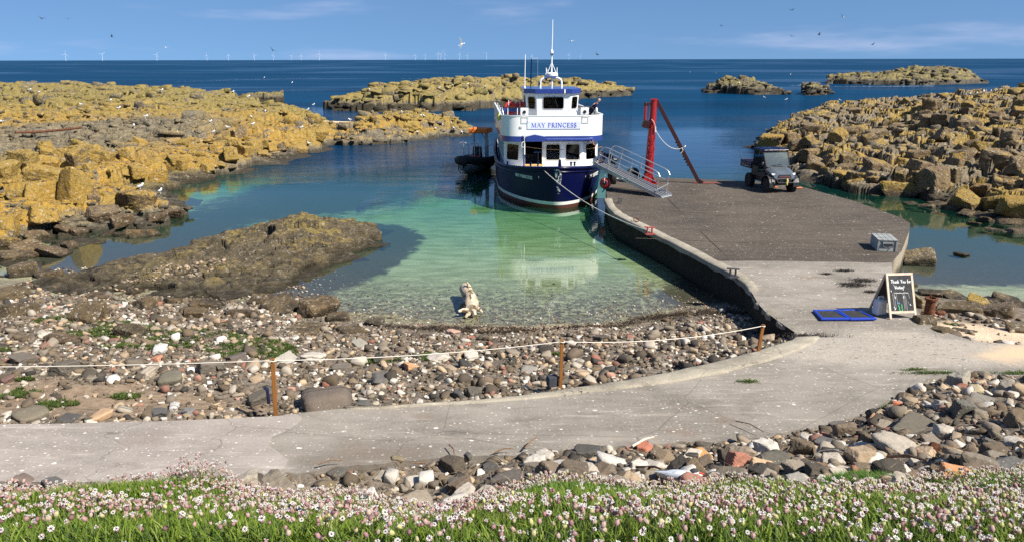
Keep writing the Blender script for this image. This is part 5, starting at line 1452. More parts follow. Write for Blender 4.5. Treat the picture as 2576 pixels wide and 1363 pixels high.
# ------------------------------------------------------------------ inflatable workboat alongside
rib = empty("inflatable_boat", (-3.0, 47.6, 0), R(-17), "black rigid inflatable with an orange canopy, tied alongside the passenger boat", "inflatable boat")
tp = []
for side in (-1, 1):
    pass
tube_l = [(-0.80, 4.3, 0.66), (-0.86, 3.2, 0.68), (-0.86, 2.2, 0.72), (-0.78, 1.3, 0.80), (-0.52, 0.55, 0.92), (-0.15, 0.14, 1.00), (0.15, 0.14, 1.00), (0.52, 0.55, 0.92), (0.78, 1.3, 0.80), (0.86, 2.2, 0.72), (0.86, 3.2, 0.68), (0.80, 4.3, 0.66)]
tb = MB().tube(tube_l, [0.20, 0.25, 0.26, 0.27, 0.27, 0.26, 0.26, 0.27, 0.27, 0.26, 0.25, 0.20], 14).build("inflatable_tube", M["rubber"], rib, True)
mb = MB()
for k, (dx, dz) in enumerate(((-0.10, 0.235), (-0.21, 0.15), (-0.255, 0.03), (-0.23, -0.11))):
    for s in (1, -1):
        mb.tube([(s * (-0.83 + dx), 3.6, 0.68 + dz), (s * (-0.86 + dx), 2.2, 0.72 + dz), (s * (-0.80 + dx * 0.9), 1.4, 0.79 + dz)], 0.022, 6)
M["rub_strip"] = paint("grey_rub_strip", (0.085, 0.075, 0.065), 0.6, 0.2)
mb.build("rub_strip", M["rub_strip"], tb, True)
mb = MB(); mb.sphere((0, -0.08, 0.95), 0.2, 12, 8, (1.9, 0.9, 1.5)); mb.build("bow_fender", M["rubber"], rib, True)
mb = MB(); HS = [(0.05, 0.0, 0.72, 0.34), (0.55, 0.45, 0.62, 0.05), (0.68, 1.2, 0.55, -0.12), (0.72, 2.4, 0.5, -0.2), (0.72, 4.3, 0.5, -0.2)]
vs = []
for hx, y, zt, zb in HS:
    vs += [(-hx, y, zt), (-hx * 0.75, y + 0.02, (zt + zb) * 0.5), (0, y + 0.12, zb), (hx * 0.75, y + 0.02, (zt + zb) * 0.5), (hx, y, zt)]
mb.add([Vector(v) for v in vs], [(i * 5 + k, i * 5 + k + 1, (i + 1) * 5 + k + 1, (i + 1) * 5 + k) for i in range(4) for k in range(4)] + [(20, 21, 22, 23, 24), (0, 5, 10, 15, 20, 24, 19, 14, 9, 4)])
mb.build("hull", paint("pale_grey_hull", (0.34, 0.37, 0.36), 0.5, 0.4, dirt_col=(0.16, 0.17, 0.14)), rib, True)
for x, y in ((-0.42, 1.35), (0.35, 1.25)):
    MB().tube([(x - 0.30, y - 0.05, 1.88), (x - 0.1, y, 1.96), (x + 0.10, y + 0.05, 1.92), (x + 0.27, y + 0.1, 1.68), (x + 0.27, y + 0.1, 0.9)], 0.028, 8).build("grab_rail", M["alu"], rib, True)
    MB().cyl((x - 0.05, y, 1.94), (x - 0.05, y, 0.9), 0.028, n=8).build("grab_rail", M["alu"], rib, True)
MB().box((0.15, 2.2, 1.15), (0.6, 0.5, 0.95), None, 0.8).build("steering_console", M["black"], rib, bevel=0.05)
mb = MB(); mb.box((0.55, 2.9, 1.55), (0.20, 0.16, 1.9)); mb.box((-0.3, 2.9, 1.55), (0.09, 0.09, 1.8)); mb.bar((0.55, 2.85, 1.9), (0.2, 2.85, 2.45), 0.05); mb.build("canopy_frame", M["light_grey"], rib)
MB().box((0.20, 2.75, 2.60), (1.25, 1.2, 0.30)).build("canopy", M["orange"], rib, bevel=0.06)
MB().sphere((0.1, 1.75, 0.98), 0.26, 12, 8, (1.5, 1, 0.5)).build("red_bag", M["buoy_red"], rib, True)
MB().prism(rrect(0.36, 0.13, 0.03), 0.02, plane_m((-1.10, 2.55, 0.78), (0, -1, 0), (-0.35, 0, 1))).build("yellow_patch", M["rope_yellow"], rib)
MB().tube([(-0.25, -0.12, 0.72), (-0.30, -0.1, 0.45), (-0.15, -0.08, 0.22), (0.15, 0.0, 0.2), (0.4, 0.1, 0.42), (0.45, 0.15, 0.6)], 0.03, 6).build("bow_line", M["rubber"], rib, True)
MB().tube(sag((-0.2, 0.9, 1.1), (1.0, 2.8, 1.75), 0.05), 0.014, 5).build("tie_line", M["rope_green"], rib)
MB().tube([(-0.55, 1.5, 1.06), (-0.9, 1.4, 0.95), (-1.02, 1.4, 0.75)], 0.018, 5).build("strap", M["rope_yellow"], rib)
# ------------------------------------------------------------------ crane on the pier
cb = at(1630, 461, PIER_Z)
crane = empty("crane", cb, 0, "tall red steel crane column with its dark boom folded down to the pier deck", "crane")
lean = 0.11
def cz(z): return (lean * z / 4.15 + 0.0, 0, z)
MB().tube([cz(0), cz(1.0), cz(2.2), cz(3.4), cz(4.12)], [0.225, 0.21, 0.19, 0.175, 0.17], 24).build("column", M["crane_red"], crane, True)
MB().cyl((lean, 0, 4.12), (lean, 0, 4.16), 0.19, n=24).build("cap_plate", M["crane_red"], crane)
pl = MB(); pl.box((0, 0, 0.02), (0.95, 0.95, 0.04))
for a in range(4):
    d = Vector((math.cos(R(90 * a + 45)), math.sin(R(90 * a + 45)), 0)); s = Vector((-d.y, d.x, 0))
    pl.add([d * 0.15 + s * 0.02, d * 0.55 + s * 0.02, d * 0.20 + s * 0.02 + Vector((0, 0, 0.5)), d * 0.15 - s * 0.02, d * 0.55 - s * 0.02, d * 0.20 - s * 0.02 + Vector((0, 0, 0.5))], [(0, 1, 2), (5, 4, 3), (0, 3, 4, 1), (1, 4, 5, 2), (2, 5, 3, 0)])
pl.build("base_plate", M["crane_red"], crane)
bx = MB(); bx.box((0, 0, 0.26), (0.42, 0.42, 0.46)); bx.build("base_collar", M["crane_red"], crane, bevel=0.02)
for z in (0.55, 1.1, 1.7, 2.25):
    MB().tube([(-0.12 + lean * z / 4, -0.17, z + 0.16), (-0.14 + lean * z / 4, -0.28, z), (0.17 + lean * z / 4, -0.26, z), (0.16 + lean * z / 4, -0.15, z + 0.18)], 0.013, 6).build("rung", M["crane_red"], crane, True)
for z in (0.8, 1.38, 1.98):
    MB().tube([(-0.14 + lean * z / 4, -0.17, z + 0.1), (-0.16 + lean * z / 4, -0.25, z), (0.06 + lean * z / 4, -0.26, z), (0.06 + lean * z / 4, -0.17, z + 0.1)], 0.013, 6).build("rung", M["crane_red"], crane, True)
top = Vector((0.26, 0, 4.10)); foot = at(1757, 462, PIER_Z) - cb + Vector((0, 0, 0.10))
bm_ = MB().bar(top, foot, 0.16, 0.18); bm_.build("boom", M["boom_red"], crane, bevel=0.012)
MB().bar(Vector((lean - 0.15, 0, 4.19)), Vector((0.30, 0, 4.17)), 0.12, 0.06).build("boom_hinge", M["crane_red"], crane)
dv = (foot - top).normalized(); sd_ = Vector((dv.z, 0, -dv.x)) * -1
mb = MB()
for k in range(9):
    p = top.lerp(foot, 0.50 + 0.035 * k) + Vector((-0.11, -0.02, -0.05)); mb.box(p, (0.05, 0.05, 0.07))
mb.build("boom_teeth", M["boom_red"], crane)
mb = MB(); mb.bar((-0.10, -0.05, 3.95), (-0.22, -0.05, 3.95), 0.12, 0.16); mb.cyl((-0.30, -0.05, 3.87), (-0.30, -0.05, 4.03), 0.09, n=10); mb.cyl((-0.31, -0.05, 3.05), (-0.30, -0.05, 3.95), 0.07, n=10)
mb.box((-0.24, -0.06, 2.98), (0.36, 0.34, 0.36), Euler((0.1, 0.35, 0)).to_matrix()); mb.bar((-0.36, -0.06, 2.8), (-0.22, -0.06, 3.1), 0.14, 0.1); mb.build("winch", M["boom_red"], crane, bevel=0.01)
MB().cyl((-0.31, -0.06, 3.05), (-0.30, -0.06, 3.93), 0.072, n=10).build("winch_tube", M["crane_red"], crane, True)
mb = MB(); mb.bar(foot + Vector((-0.25, 0, -0.07)), foot + Vector((0.95, -0.05, -0.07)), 0.14, 0.03); mb.build("boom_track", M["bollard_red"], crane)
MB().box(foot + Vector((0.12, -0.05, 0.0)), (0.20, 0.16, 0.16), Euler((0, 0.4, 0)).to_matrix()).build("boom_foot", M["boom_red"], crane, bevel=0.02)
r0 = Vector((lean * 0.75, -0.2, 3.05)); rope_end = top.lerp(foot, 0.58) + Vector((0, -0.12, 0.0))
crope = MB().tube([Vector((lean * .75 - 0.08, -0.2, 3.22)), r0 + Vector((0.02, -0.02, 0.06)), r0 + Vector((0.1, -0.02, -0.12)), r0 + Vector((0.12, -0.02, -0.3))] + sag(r0 + Vector((0.12, -0.02, -0.34)), rope_end, 0.34, 14)[1:], 0.015, 6)
crope.tube([rope_end, rope_end + Vector((0.12, -0.06, 0.08)), rope_end + Vector((0.2, 0.05, 0.13))], 0.022, 6); crope.tube([rope_end + Vector((-0.02, -0.03, 0.03)), rope_end + Vector((0.06, -0.05, -0.08)), rope_end + Vector((-0.04, -0.04, -0.26))], 0.02, 6)
crope.cyl(r0 + Vector((0.12, -0.03, -0.2)), r0 + Vector((0.13, -0.03, -0.46)), 0.035, n=8)
o = crope.build("rope", M["rope"]); o.location = cb
tag(o, "pale rope slung from the red crane column to its boom", "rope")
# tyre and line by the crane's foot
ty = MB().lathe([(0.20, -0.09), (0.33, -0.10), (0.39, -0.06), (0.40, 0), (0.39, 0.06), (0.33, 0.10), (0.20, 0.09), (0.18, 0)], 28).build("tyre", M["rubber"], None, True)
ty.location = cb + Vector((-0.72, 0.30, 0.36)); ty.rotation_euler = (R(78), 0, R(28))
tag(ty, "black tyre propped against the foot of the red crane", "tyre")
ln = [at(u, v, PIER_Z) + Vector((0, 0, 0.03)) for u, v in [(1395, 436), (1540, 451), (1580, 452), (1600, 459), (1612, 460), (1622, 466)]][1:]
o = MB().tube(ln, 0.03, 6).build("rope", M["rope"]); tag(o, "short pale rope lying on the deck by the crane's foot", "rope")

# ------------------------------------------------------------------ gangway from pier to boat
gA = at(1664, 499, PIER_Z) + Vector((0, 0.05, 0.06)); gB = atd(1500, 414, 37.3)
gw = empty("gangway", (0, 0, 0), 0, "aluminium gangway with double handrails sloping from the boat down to the pier", "gangway")
gd = gB - gA; gL = gd.length; gx_ = gd.normalized(); gs = Vector((-gd.y, gd.x, 0)).normalized() * -1   # towards the far rail
gu = gs.cross(gx_) * 1.0
if gu.z < 0: gu = -gu
gm = Matrix((gx_, gs, gu)).transposed().to_4x4(); gm.translation = gA
W = 0.82
def gp(x, y, z): return gm @ Vector((x, y, z))
mb = MB(); mb.add([gp(x, y, z) for z in (-0.03, 0.0) for x, y in ((0, 0), (gL, 0), (gL, W), (0, W))], [(3, 2, 1, 0), (4, 5, 6, 7), (0, 1, 5, 4), (1, 2, 6, 5), (2, 3, 7, 6), (3, 0, 4, 7)])
mb.build("tread_deck", M["alu_deck"], gw)
for y in (0.22, 0.42, 0.62):
    MB().bar(gp(0.05, y, 0.012), gp(gL - 0.05, y, 0.012), 0.035, 0.02, up=gu).build("grip_strip", M["steel_dark"], gw)
for y in (-0.02, W + 0.02):
    b = holed_panel(Matrix.Translation((0, 0, 0)), gL, 0.17, [(0.06 + 0.135 * k, 0.055, 0.06 + 0.135 * k + 0.075, 0.115) for k in range(int((gL - 0.12) / 0.135))], 0.03)
    mm = MB().add([gp(v[0], y + v[2] + 0.015, v[1] - 0.12) for v in b.v], b.f); mm.build("side_beam", M["alu"], gw)
for y in (0.0, W):
    t = MB()
    t.tube([gp(0.28, y, 0.0), gp(0.42, y, 0.62), gp(0.38, y, 0.82), gp(0.50, y, 0.95), gp(0.72, y, 0.99), gp(2.4, y, 1.0), gp(gL - 0.5, y, 1.0), gp(gL - 0.25, y, 0.97), gp(gL - 0.1, y, 0.85), gp(gL - 0.02, y, 0.6), gp(gL - 0.1, y, 0)], 0.024, 8)
    t.build("handrail", M["alu"], gw, True)
    MB().tube([gp(0.42, y, 0.52), gp(gL - 0.06, y, 0.52)], 0.021, 8).build("mid_rail", M["alu"], gw, True)
    for x in (gL * 0.5, gL - 0.75):
        MB().tube([gp(x, y, 0), gp(x + 0.03, y, 1.0)], 0.02, 8).build("stanchion", M["alu"], gw, True)
MB().bar(gp(0.42, 0, 0.12), gp(0.30, W, 0.42), 0.05, 0.03).build("foot_brace", M["alu"], gw)
MB().cyl(gp(-0.02, 0, -0.06), gp(-0.02, W, -0.06), 0.05, n=10).build("roller", M["alu"], gw, True)
for y in (0.1, W - 0.1):
    MB().tube([gp(gL - 0.05, y, 0), gp(gL + 0.15, y, 0.02), gp(gL + 0.22, y, -0.12)], 0.025, 6).build("boat_hook", M["rust"], gw)
MB().tube([gp(gL - 0.1, -0.08, 0.1), gp(gL + 0.12, -0.1, 0.16), gp(gL + 0.2, -0.1, 0.02), gp(gL + 0.05, -0.1, -0.05), gp(gL - 0.1, -0.08, 0.1)], 0.015, 6).build("lashing", M["rope"], gw)

# ------------------------------------------------------------------ fender buoy, tyres on the pier face, mooring gear
fb = atd(1522.6, 462, 36.9)
buoy = empty("fender_buoy", fb, 0, "round red fender buoy with a dark blue eye hanging at the pier edge", "buoy")
MB().sphere((0, 0, 0), 0.265, 24, 16, (1, 1, 1.06)).build("ball", M["buoy_red"], buoy, True)
ed = Vector((-0.25, -0.93, 0.22)).normalized(); em = ed.to_track_quat('Z', 'Y').to_matrix().to_4x4()
MB().lathe([(0.11, 0.22), (0.105, 0.25), (0.085, 0.275), (0.05, 0.295), (0.02, 0.30)], 16, em).build("eye", M["buoy_eye"], buoy, True)
MB().tube([em @ Vector((0, 0, 0.3)), em @ Vector((0, 0.12, 0.36)), Vector((-0.02, -0.1, 0.45)), Vector((0.02, 0.2, 0.62))], 0.012, 6).build("lanyard", M["rope"], buoy)
for k, (u, v, y) in enumerate(((1537, 441, 38.0), (1545, 447, 38.9))):
    t2 = ty.copy(); t2.name = "tyre.001"; COL.objects.link(t2); t2.location = atd(u, v, y); t2.rotation_euler = (R(90), 0, R(95 - 8 * k))
    tag(t2, ("black fender tyre hanging on the pier face behind the red buoy", "black fender tyre on the pier edge under the gangway's top end")[k], "tyre")
g = [at(u, v, PIER_Z) for u, v in [(1520, 478), (1530, 477), (1540, 475)]]
tl = MB(); w_ = [g[0] + Vector((-0.1, 0, -0.12)), g[0] + Vector((0.05, 0, 0.05)), g[1] + Vector((0, 0.05, 0.06)), g[2] + Vector((0, 0, 0.03))]
tl.tube(w_, 0.028, 6); tl.tube([g[0] + Vector((-0.05, -0.1, 0.02)), g[0] + Vector((0.12, -0.05, 0.07)), g[0] + Vector((0.28, 0.08, 0.05))], 0.028, 6); tl.sphere(g[0] + Vector((0.1, 0, 0.06)), 0.06, 8, 6)
tag(tl.build("mooring_line", M["rope_green"]), "teal knotted line on the pier edge below the red buoy", "rope")
o = MB().tube(sag(g[2] + Vector((0, 0, 0.04)), at(1668, 490, PIER_Z) + Vector((0, 0, 0.03)), -0.02, 10), 0.014, 5).build("mooring_line", M["steel_dark"]); tag(o, "thin dark line lying across the deck beside the gangway's shadow", "rope")

def bollard(u, v, label, mat, s=1.0, tilt=0.0):
    p = at(u, v, PIER_Z + 0.08)
    b = empty("mooring_bollard", p, R(15), label, "bollard", "mooring bollards on the harbour wall")
    MB().box((0, 0, 0.015), (0.34 * s, 0.22 * s, 0.03)).build("base_plate", mat, b)
    for x in (-0.09, 0.09):
        MB().cyl((x * s, 0, 0.02), (x * s + tilt, 0, 0.24 * s), 0.032 * s, n=8).build("post", mat, b, True)
    MB().bar((-0.20 * s + tilt, 0, 0.25 * s + 0.03), (0.20 * s + tilt, 0, 0.25 * s - 0.02), 0.06 * s, 0.045).build("cross_bar", mat, b, bevel=0.01)
    return p
pb = bollard(1634, 590, "small rust-red mooring bollard with the boat's bow line made fast to it", M["bollard_red"])
bollard(1843, 697, "small dark mooring bollard on the harbour wall near the chalkboard end", M["steel_dark"], 0.95)
bollard(1560, 508, "tiny dark mooring cleat on the pale corner of the pier", M["steel_dark"], 0.6)
rg = MB().tube([at(1600, 561, PIER_Z) + Vector((0.1 * math.cos(a), 0.16 * math.sin(a), 0.12 + 0.05 * math.sin(a))) for a in [2 * math.pi * k / 14 for k in range(15)]], 0.018, 6).build("mooring_ring", M["rust"])
tag(rg, "rusty iron mooring ring lying on the pale lip of the wall", "mooring ring")
# bow line: from the bitt on the bow down to the bollard
bl0 = boat.matrix_basis @ Vector((-0.93, 0.58, zg(0.6) + 0.08))
o = MB().tube(sag(bl0, pb + Vector((-0.05, -0.04, 0.14)), 0.38, 24), 0.016, 6).build("bow_line", M["rope"])
tag(o, "long pale mooring line running from the boat's bow to the red bollard", "rope")

# ------------------------------------------------------------------ utility buggy
u0 = at(1943, 479, PIER_Z)
utv = empty("utility_buggy", u0 + Vector((0, 0.35, 0)), R(9), "grey and black two-seat utility buggy parked at the pier's far corner", "utility vehicle")
# local: -y is the front
def wheel(x, y):
    w = MB(); r = 0.325; hw_ = 0.125
    prof = [(0.19, -hw_ * 0.9), (0.25, -hw_), (0.29, -hw_ * 0.98), (0.315, -hw_ * 0.78), (r, -hw_ * 0.4), (r, hw_ * 0.4), (0.315, hw_ * 0.78), (0.29, hw_ * 0.98), (0.25, hw_), (0.19, hw_ * 0.9)]
    m = Matrix.Translation((x, y, r)) @ Matrix.Rotation(math.pi / 2, 4, 'Y')
    w.lathe(prof, 28, m)
    for k in range(20):
        for s in (-1, 1):
            a = 2 * math.pi * (k + 0.25 * s) / 20
            w.box(m @ Vector(((r + 0.004) * math.cos(a), (r + 0.004) * math.sin(a), s * 0.062)), (0.035, 0.085, 0.10), (m.to_3x3() @ Matrix.Rotation(a, 3, 'Z')))
    o = w.build("wheel", M["rubber"], utv)
    MB().lathe([(0.05, -0.07), (0.17, -0.06), (0.19, -0.10), (0.19, 0.10), (0.17, 0.06), (0.05, 0.07)], 20, m).build("rim", M["steel_dark"], o, True)
    return o
for x in (-0.60, 0.60):
    for y in (-0.90, 0.98): wheel(x, y)
mb = MB(); mb.box((0, 0.05, 0.50), (1.05, 2.5, 0.26)); mb.box((0, 0.30, 0.72), (1.30, 1.05, 0.2)); mb.box((0, -0.95, 0.62), (0.86, 0.5, 0.5)); mb.build("chassis", M["black"], utv, bevel=0.03)
# bonnet: silver, dropping towards the nose with two flanking ridges
prof = [(-0.52, 1.16), (-0.80, 1.10), (-1.10, 1.00), (-1.26, 0.90)]
mb = MB(); xs = [-0.60, -0.46, -0.30, -0.20, 0.20, 0.30, 0.46, 0.60]; dzs = [-0.10, 0.0, 0.03, -0.01, -0.01, 0.03, 0.0, -0.10]
vs = []
for y, z in prof:
    k = 1.0 if y > -0.9 else (0.94 if y > -1.2 else 0.86)
    for x, dz in zip(xs, dzs): vs.append(Vector((x * k, y - 0.04 * (1 - abs(x) / 0.6), z + dz)))
n = len(xs)
for y, z in ((-1.30, 0.70),): vs += [Vector((x * 0.80, y, z)) for x in xs]
for y, z in ((-0.52, 0.7),): vs += [Vector((x, y, z)) for x in xs]
mb.add(vs, [(i * n + j, i * n + j + 1, (i + 1) * n + j + 1, (i + 1) * n + j) for i in range(4) for j in range(n - 1)] + [tuple([i * n for i in range(5)] + [5 * n]), tuple([i * n + n - 1 for i in range(5)] + [5 * n + n - 1])[::-1]])
mb.build("bonnet", M["grey_paint"], utv, True)
gr = MB().prism([(-0.34, 0.0), (0.34, 0.0), (0.28, 0.16), (-0.28, 0.16)], 0.03, plane_m((0, -1.305, 0.715), (1, 0, 0), (0, 0.12, 1))).build("grille", M["black"], utv)
MB().box((0, -1.335, 0.785), (0.52, 0.01, 0.02)).build("grille_bar", M["bollard_red"], gr)
mb = MB(); mb.box((0, -1.335, 0.68), (0.72, 0.02, 0.06)); mb.build("grille_trim", M["light_grey"], utv)
for s in (-1, 1):
    hl_ = MB().prism([(0, 0), (0.26, 0.05), (0.28, 0.14), (0.02, 0.10)] if s > 0 else [(0, 0), (-0.02, 0.10), (-0.28, 0.14), (-0.26, 0.05)], 0.03, plane_m((s * 0.33, -1.255, 0.80), (1, s * 0.35, 0), (0, 0.25, 1))).build("headlight", M["white"], utv, bevel=0.01)
    fd = MB()   # mudguard arch
    for k in range(8):
        a0, a1 = R(-10 + 25 * k), R(-10 + 25 * (k + 1))
        for yy, rr in ((-0.90, 0.44),):
            p0 = Vector((s * 0.60, yy + rr * -math.cos(a0), 0.36 + rr * math.sin(a0))); p1 = Vector((s * 0.60, yy + rr * -math.cos(a1), 0.36 + rr * math.sin(a1)))
            fd.bar(p0, p1, 0.24, 0.03, up=(1, 0, 0)) if False else fd.add([p0 + Vector((-0.14, 0, 0)), p0 + Vector((0.14, 0, 0)), p1 + Vector((0.14, 0, 0)), p1 + Vector((-0.14, 0, 0)), p0 * 1.0 + Vector((-0.14, 0, 0.03)), p0 + Vector((0.14, 0, 0.03)), p1 + Vector((0.14, 0, 0.03)), p1 + Vector((-0.14, 0, 0.03))], [(0, 1, 2, 3), (7, 6, 5, 4), (0, 4, 5, 1), (2, 6, 7, 3), (1, 5, 6, 2), (3, 7, 4, 0)])
    fd.build("mudguard", M["black"], utv)
    MB().tube([(s * 0.58, -0.56, 1.14), (s * 0.63, -0.22, 1.86), (s * 0.62, 0.2, 1.90), (s * 0.62, 0.62, 1.86), (s * 0.64, 0.72, 1.0), (s * 0.64, 0.72, 0.62)], 0.032, 8).build("roll_bar", M["black"], utv, True)
    MB().box((s * 0.64, 0.42, 0.92), (0.04, 0.62, 0.36)).build("side_panel", M["black"], utv, bevel=0.015)
    MB().box((s * 0.66, -0.45, 0.74), (0.03, 0.45, 0.34), Euler((0.15, 0, 0)).to_matrix()).build("footwell_panel", M["black"], utv, bevel=0.01)
MB().tube([(-0.62, 0.62, 1.86), (0.62, 0.62, 1.86)], 0.032, 8).build("roll_bar", M["black"], utv, True)
rf = MB(); rf.box((0, 0.2, 1.925), (1.36, 1.08, 0.07), None, 0.92); rf.build("roof", M["boat_blue"], utv, bevel=0.03)
for x in (-0.3, 0.3): MB().box((x, 0.2, 1.968), (0.22, 0.9, 0.02)).build("roof_rib", M["boat_blue"], utv, bevel=0.008)
wm = plane_m((0, -0.57, 1.16), (1, 0, 0), (0, 0.36, 0.70))
ws = MB().prism([(-0.57, 0), (0.57, 0), (0.60, 0.74), (-0.60, 0.74)], 0.008, wm).build("windscreen", M["windscreen"], utv)
mb = MB(); mb.bar(wm @ Vector((-0.60, 0.75, 0.01)), wm @ Vector((0.60, 0.75, 0.01)), 0.04, 0.03); mb.bar(wm @ Vector((-0.58, -0.01, 0.01)), wm @ Vector((0.58, -0.01, 0.01)), 0.04, 0.03); mb.build("windscreen_frame", M["black"], ws)
MB().bar(wm @ Vector((-0.32, 0.05, 0.025)), wm @ Vector((0.16, 0.10, 0.025)), 0.02, 0.012).build("wiper", M["black"], utv)
mb = MB(); mb.box((0, 0.42, 0.88), (1.22, 0.5, 0.14)); mb.box((0, 0.66, 1.22), (1.22, 0.12, 0.58)); mb.build("bench_seat", M["black"], utv, bevel=0.04)
MB().lathe([(0.16, -0.012), (0.19, -0.012), (0.19, 0.012), (0.16, 0.012)], 18, Matrix.Translation((0.32, -0.10, 1.20)) @ Matrix.Rotation(R(-50), 4, 'X')).build("steering_wheel", M["black"], utv, True)
MB().box((0, -0.46, 1.08), (1.18, 0.25, 0.18)).build("dashboard", M["black"], utv, bevel=0.03)
MB().box((0.08, -0.30, 1.22), (0.2, 0.02, 0.24), Euler((0.4, 0, 0.3)).to_matrix()).build("paper", M["white"], utv)
bd = MB(); bd.box((0, 1.35, 0.92), (1.42, 1.15, 0.04))
for x in (-0.70, 0.70): bd.box((x, 1.35, 1.09), (0.035, 1.15, 0.32))
for y in (0.79, 1.92): bd.box((0, y, 1.09), (1.42, 0.035, 0.32))
bd.build("cargo_bed", M["buoy_eye"], utv, bevel=0.008)
MB().box((-0.722, 1.30, 1.00), (0.008, 0.5, 0.03)).build("bed_marking", M["light_grey"], utv)
MB().box((-0.722, 1.62, 1.04), (0.008, 0.07, 0.07)).build("bed_marking", M["light_grey"], utv)
mb = MB()
mb.tube([(-0.60, -1.22, 0.76), (-0.52, -1.42, 0.70), (0.52, -1.42, 0.70), (0.60, -1.22, 0.76)], 0.022, 8)
mb.tube([(-0.48, -1.42, 0.70), (-0.36, -1.44, 0.52), (0.36, -1.44, 0.52), (0.48, -1.42, 0.70)], 0.022, 8)
mb.tube([(-0.30, -1.42, 0.70), (-0.30, -1.2, 0.6)], 0.02, 6); mb.tube([(0.30, -1.42, 0.70), (0.30, -1.2, 0.6)], 0.02, 6)
mb.build("bumper_bar", M["steel_dark"], utv, True)
MB().box((0, -1.36, 0.61), (0.60, 0.05, 0.12)).build("winch_plate", M["black"], utv, bevel=0.01)
mb = MB(); mb.tube([(0.03, -1.47, 0.70), (0.06, -1.50, 0.62), (0.02, -1.49, 0.52), (0.06, -1.48, 0.40)], [0.05, 0.04, 0.055, 0.02], 8); mb.build("winch_strap", M["rope_yellow"], utv, True)
for s in (-1, 1):
    MB().bar((s * 0.25, -0.9, 0.36), (s * 0.52, -0.9, 0.32), 0.05).build("axle_arm", M["steel_dark"], utv)
MB().sphere((-0.70, -0.42, 1.28), 0.09, 8, 6, (1, 0.5, 1.2)).build("wing_mirror", M["black"], utv, True)
# orange and yellow straps by its wheels
for k, (u, v, lab) in enumerate(((1933, 474, "orange and yellow life-vest bundle on the deck between the buggy's front wheels"), (1995, 476, "orange and yellow strap bundle lying beside the buggy's outer front wheel"))):
    b = empty("strap_bundle", at(u, v, PIER_Z), R(20), lab, "strap")
    MB().sphere((-0.10, 0, 0.06), 0.13, 10, 6, (1.8, 0.8, 0.5)).build("orange_webbing", M["buoy_red"], b, True)
    MB().sphere((0.14, -0.03, 0.08), 0.10, 10, 6, (0.8, 0.7, 0.9) if k == 0 else (0.6, 0.6, 0.9)).build("yellow_webbing", M["rope_yellow"], b, True)
    MB().tube([(0.1, 0, 0.03), (0.35, 0.02, 0.04), (0.5, -0.05, 0.02)], 0.03, 6).build("strap_tail", M["orange"], b, True)

# ------------------------------------------------------------------ chalkboard, jerrycan, blue mats, crate, rusty post
fl_, fr_ = at_path(2238, 802.5), at_path(2306, 800.5)
tlp, trp = atd(2224.5, 686.5, fl_.y + 0.36), atd(2297.5, 686.5, fr_.y + 0.36)
sg = empty("chalkboard_sign", fl_, 0, "wooden A-frame chalkboard with a handwritten thank-you message, standing at the pier's end", "sign")
ex = (fr_ - fl_).normalized(); up = ((tlp + trp) / 2 - (fl_ + fr_) / 2); sh = up.length; up.normalize(); sw = (fr_ - fl_).length
sm = plane_m((0, 0, 0), ex, up); sn = sm.to_3x3() @ Vector((0, 0, 1))
def spp(x, y, z): return sm @ Vector((x, y, z))
def pbar(a, b, w, d, name, par, mat="pale_wood"):
    a, b = Vector(a), Vector(b)
    return MB().bar(a, b, w, d, up=sn).build(name, M[mat], par, bevel=0.004)
lw = 0.055
pbar(spp(lw / 2, 0, 0), spp(lw / 2, sh, 0), lw, 0.03, "stile", sg); pbar(spp(sw - lw / 2, 0, 0), spp(sw - lw / 2, sh, 0), lw, 0.03, "stile", sg)
pbar(spp(0, sh - 0.03, 0.003), spp(sw, sh - 0.03, 0.003), 0.06, 0.03, "top_rail", sg); pbar(spp(lw, 0.165, -0.002), spp(sw - lw, 0.165, -0.002), 0.06, 0.026, "bottom_rail", sg)
bdm = MB().prism([(lw - 0.005, 0.19), (sw - lw + 0.005, 0.19), (sw - lw + 0.005, sh - 0.055), (lw - 0.005, sh - 0.055)], 0.012, sm @ Matrix.Translation((0, 0, -0.006)))
cbd = bdm.build("board", M["board"], sg)
# rear leaf, spread back
bup = Vector((-0.10, 0.42, -sh)).normalized()
apex0, apex1 = spp(lw / 2, sh - 0.01, -0.02), spp(sw - lw / 2, sh - 0.01, -0.02)
for a in (apex0, apex1): MB().bar(a, a + bup * sh * 1.02, lw, 0.03, up=(0, 1, 0.3)).build("rear_leg", M["pale_wood"], sg, bevel=0.004)
MB().add([apex0 + bup * 0.06 + Vector((0, .0, 0)), apex1 + bup * 0.06, apex1 + bup * (sh - 0.2), apex0 + bup * (sh - 0.2), apex0 + bup * 0.06 + Vector((0, .012, 0)), apex1 + bup * 0.06 + Vector((0, .012, 0)), apex1 + bup * (sh - 0.2) + Vector((0, .012, 0)), apex0 + bup * (sh - 0.2) + Vector((0, .012, 0))], [(0, 1, 2, 3), (7, 6, 5, 4), (0, 4, 5, 1), (1, 5, 6, 2), (2, 6, 7, 3), (3, 7, 4, 0)]).build("rear_board", M["board"], sg)
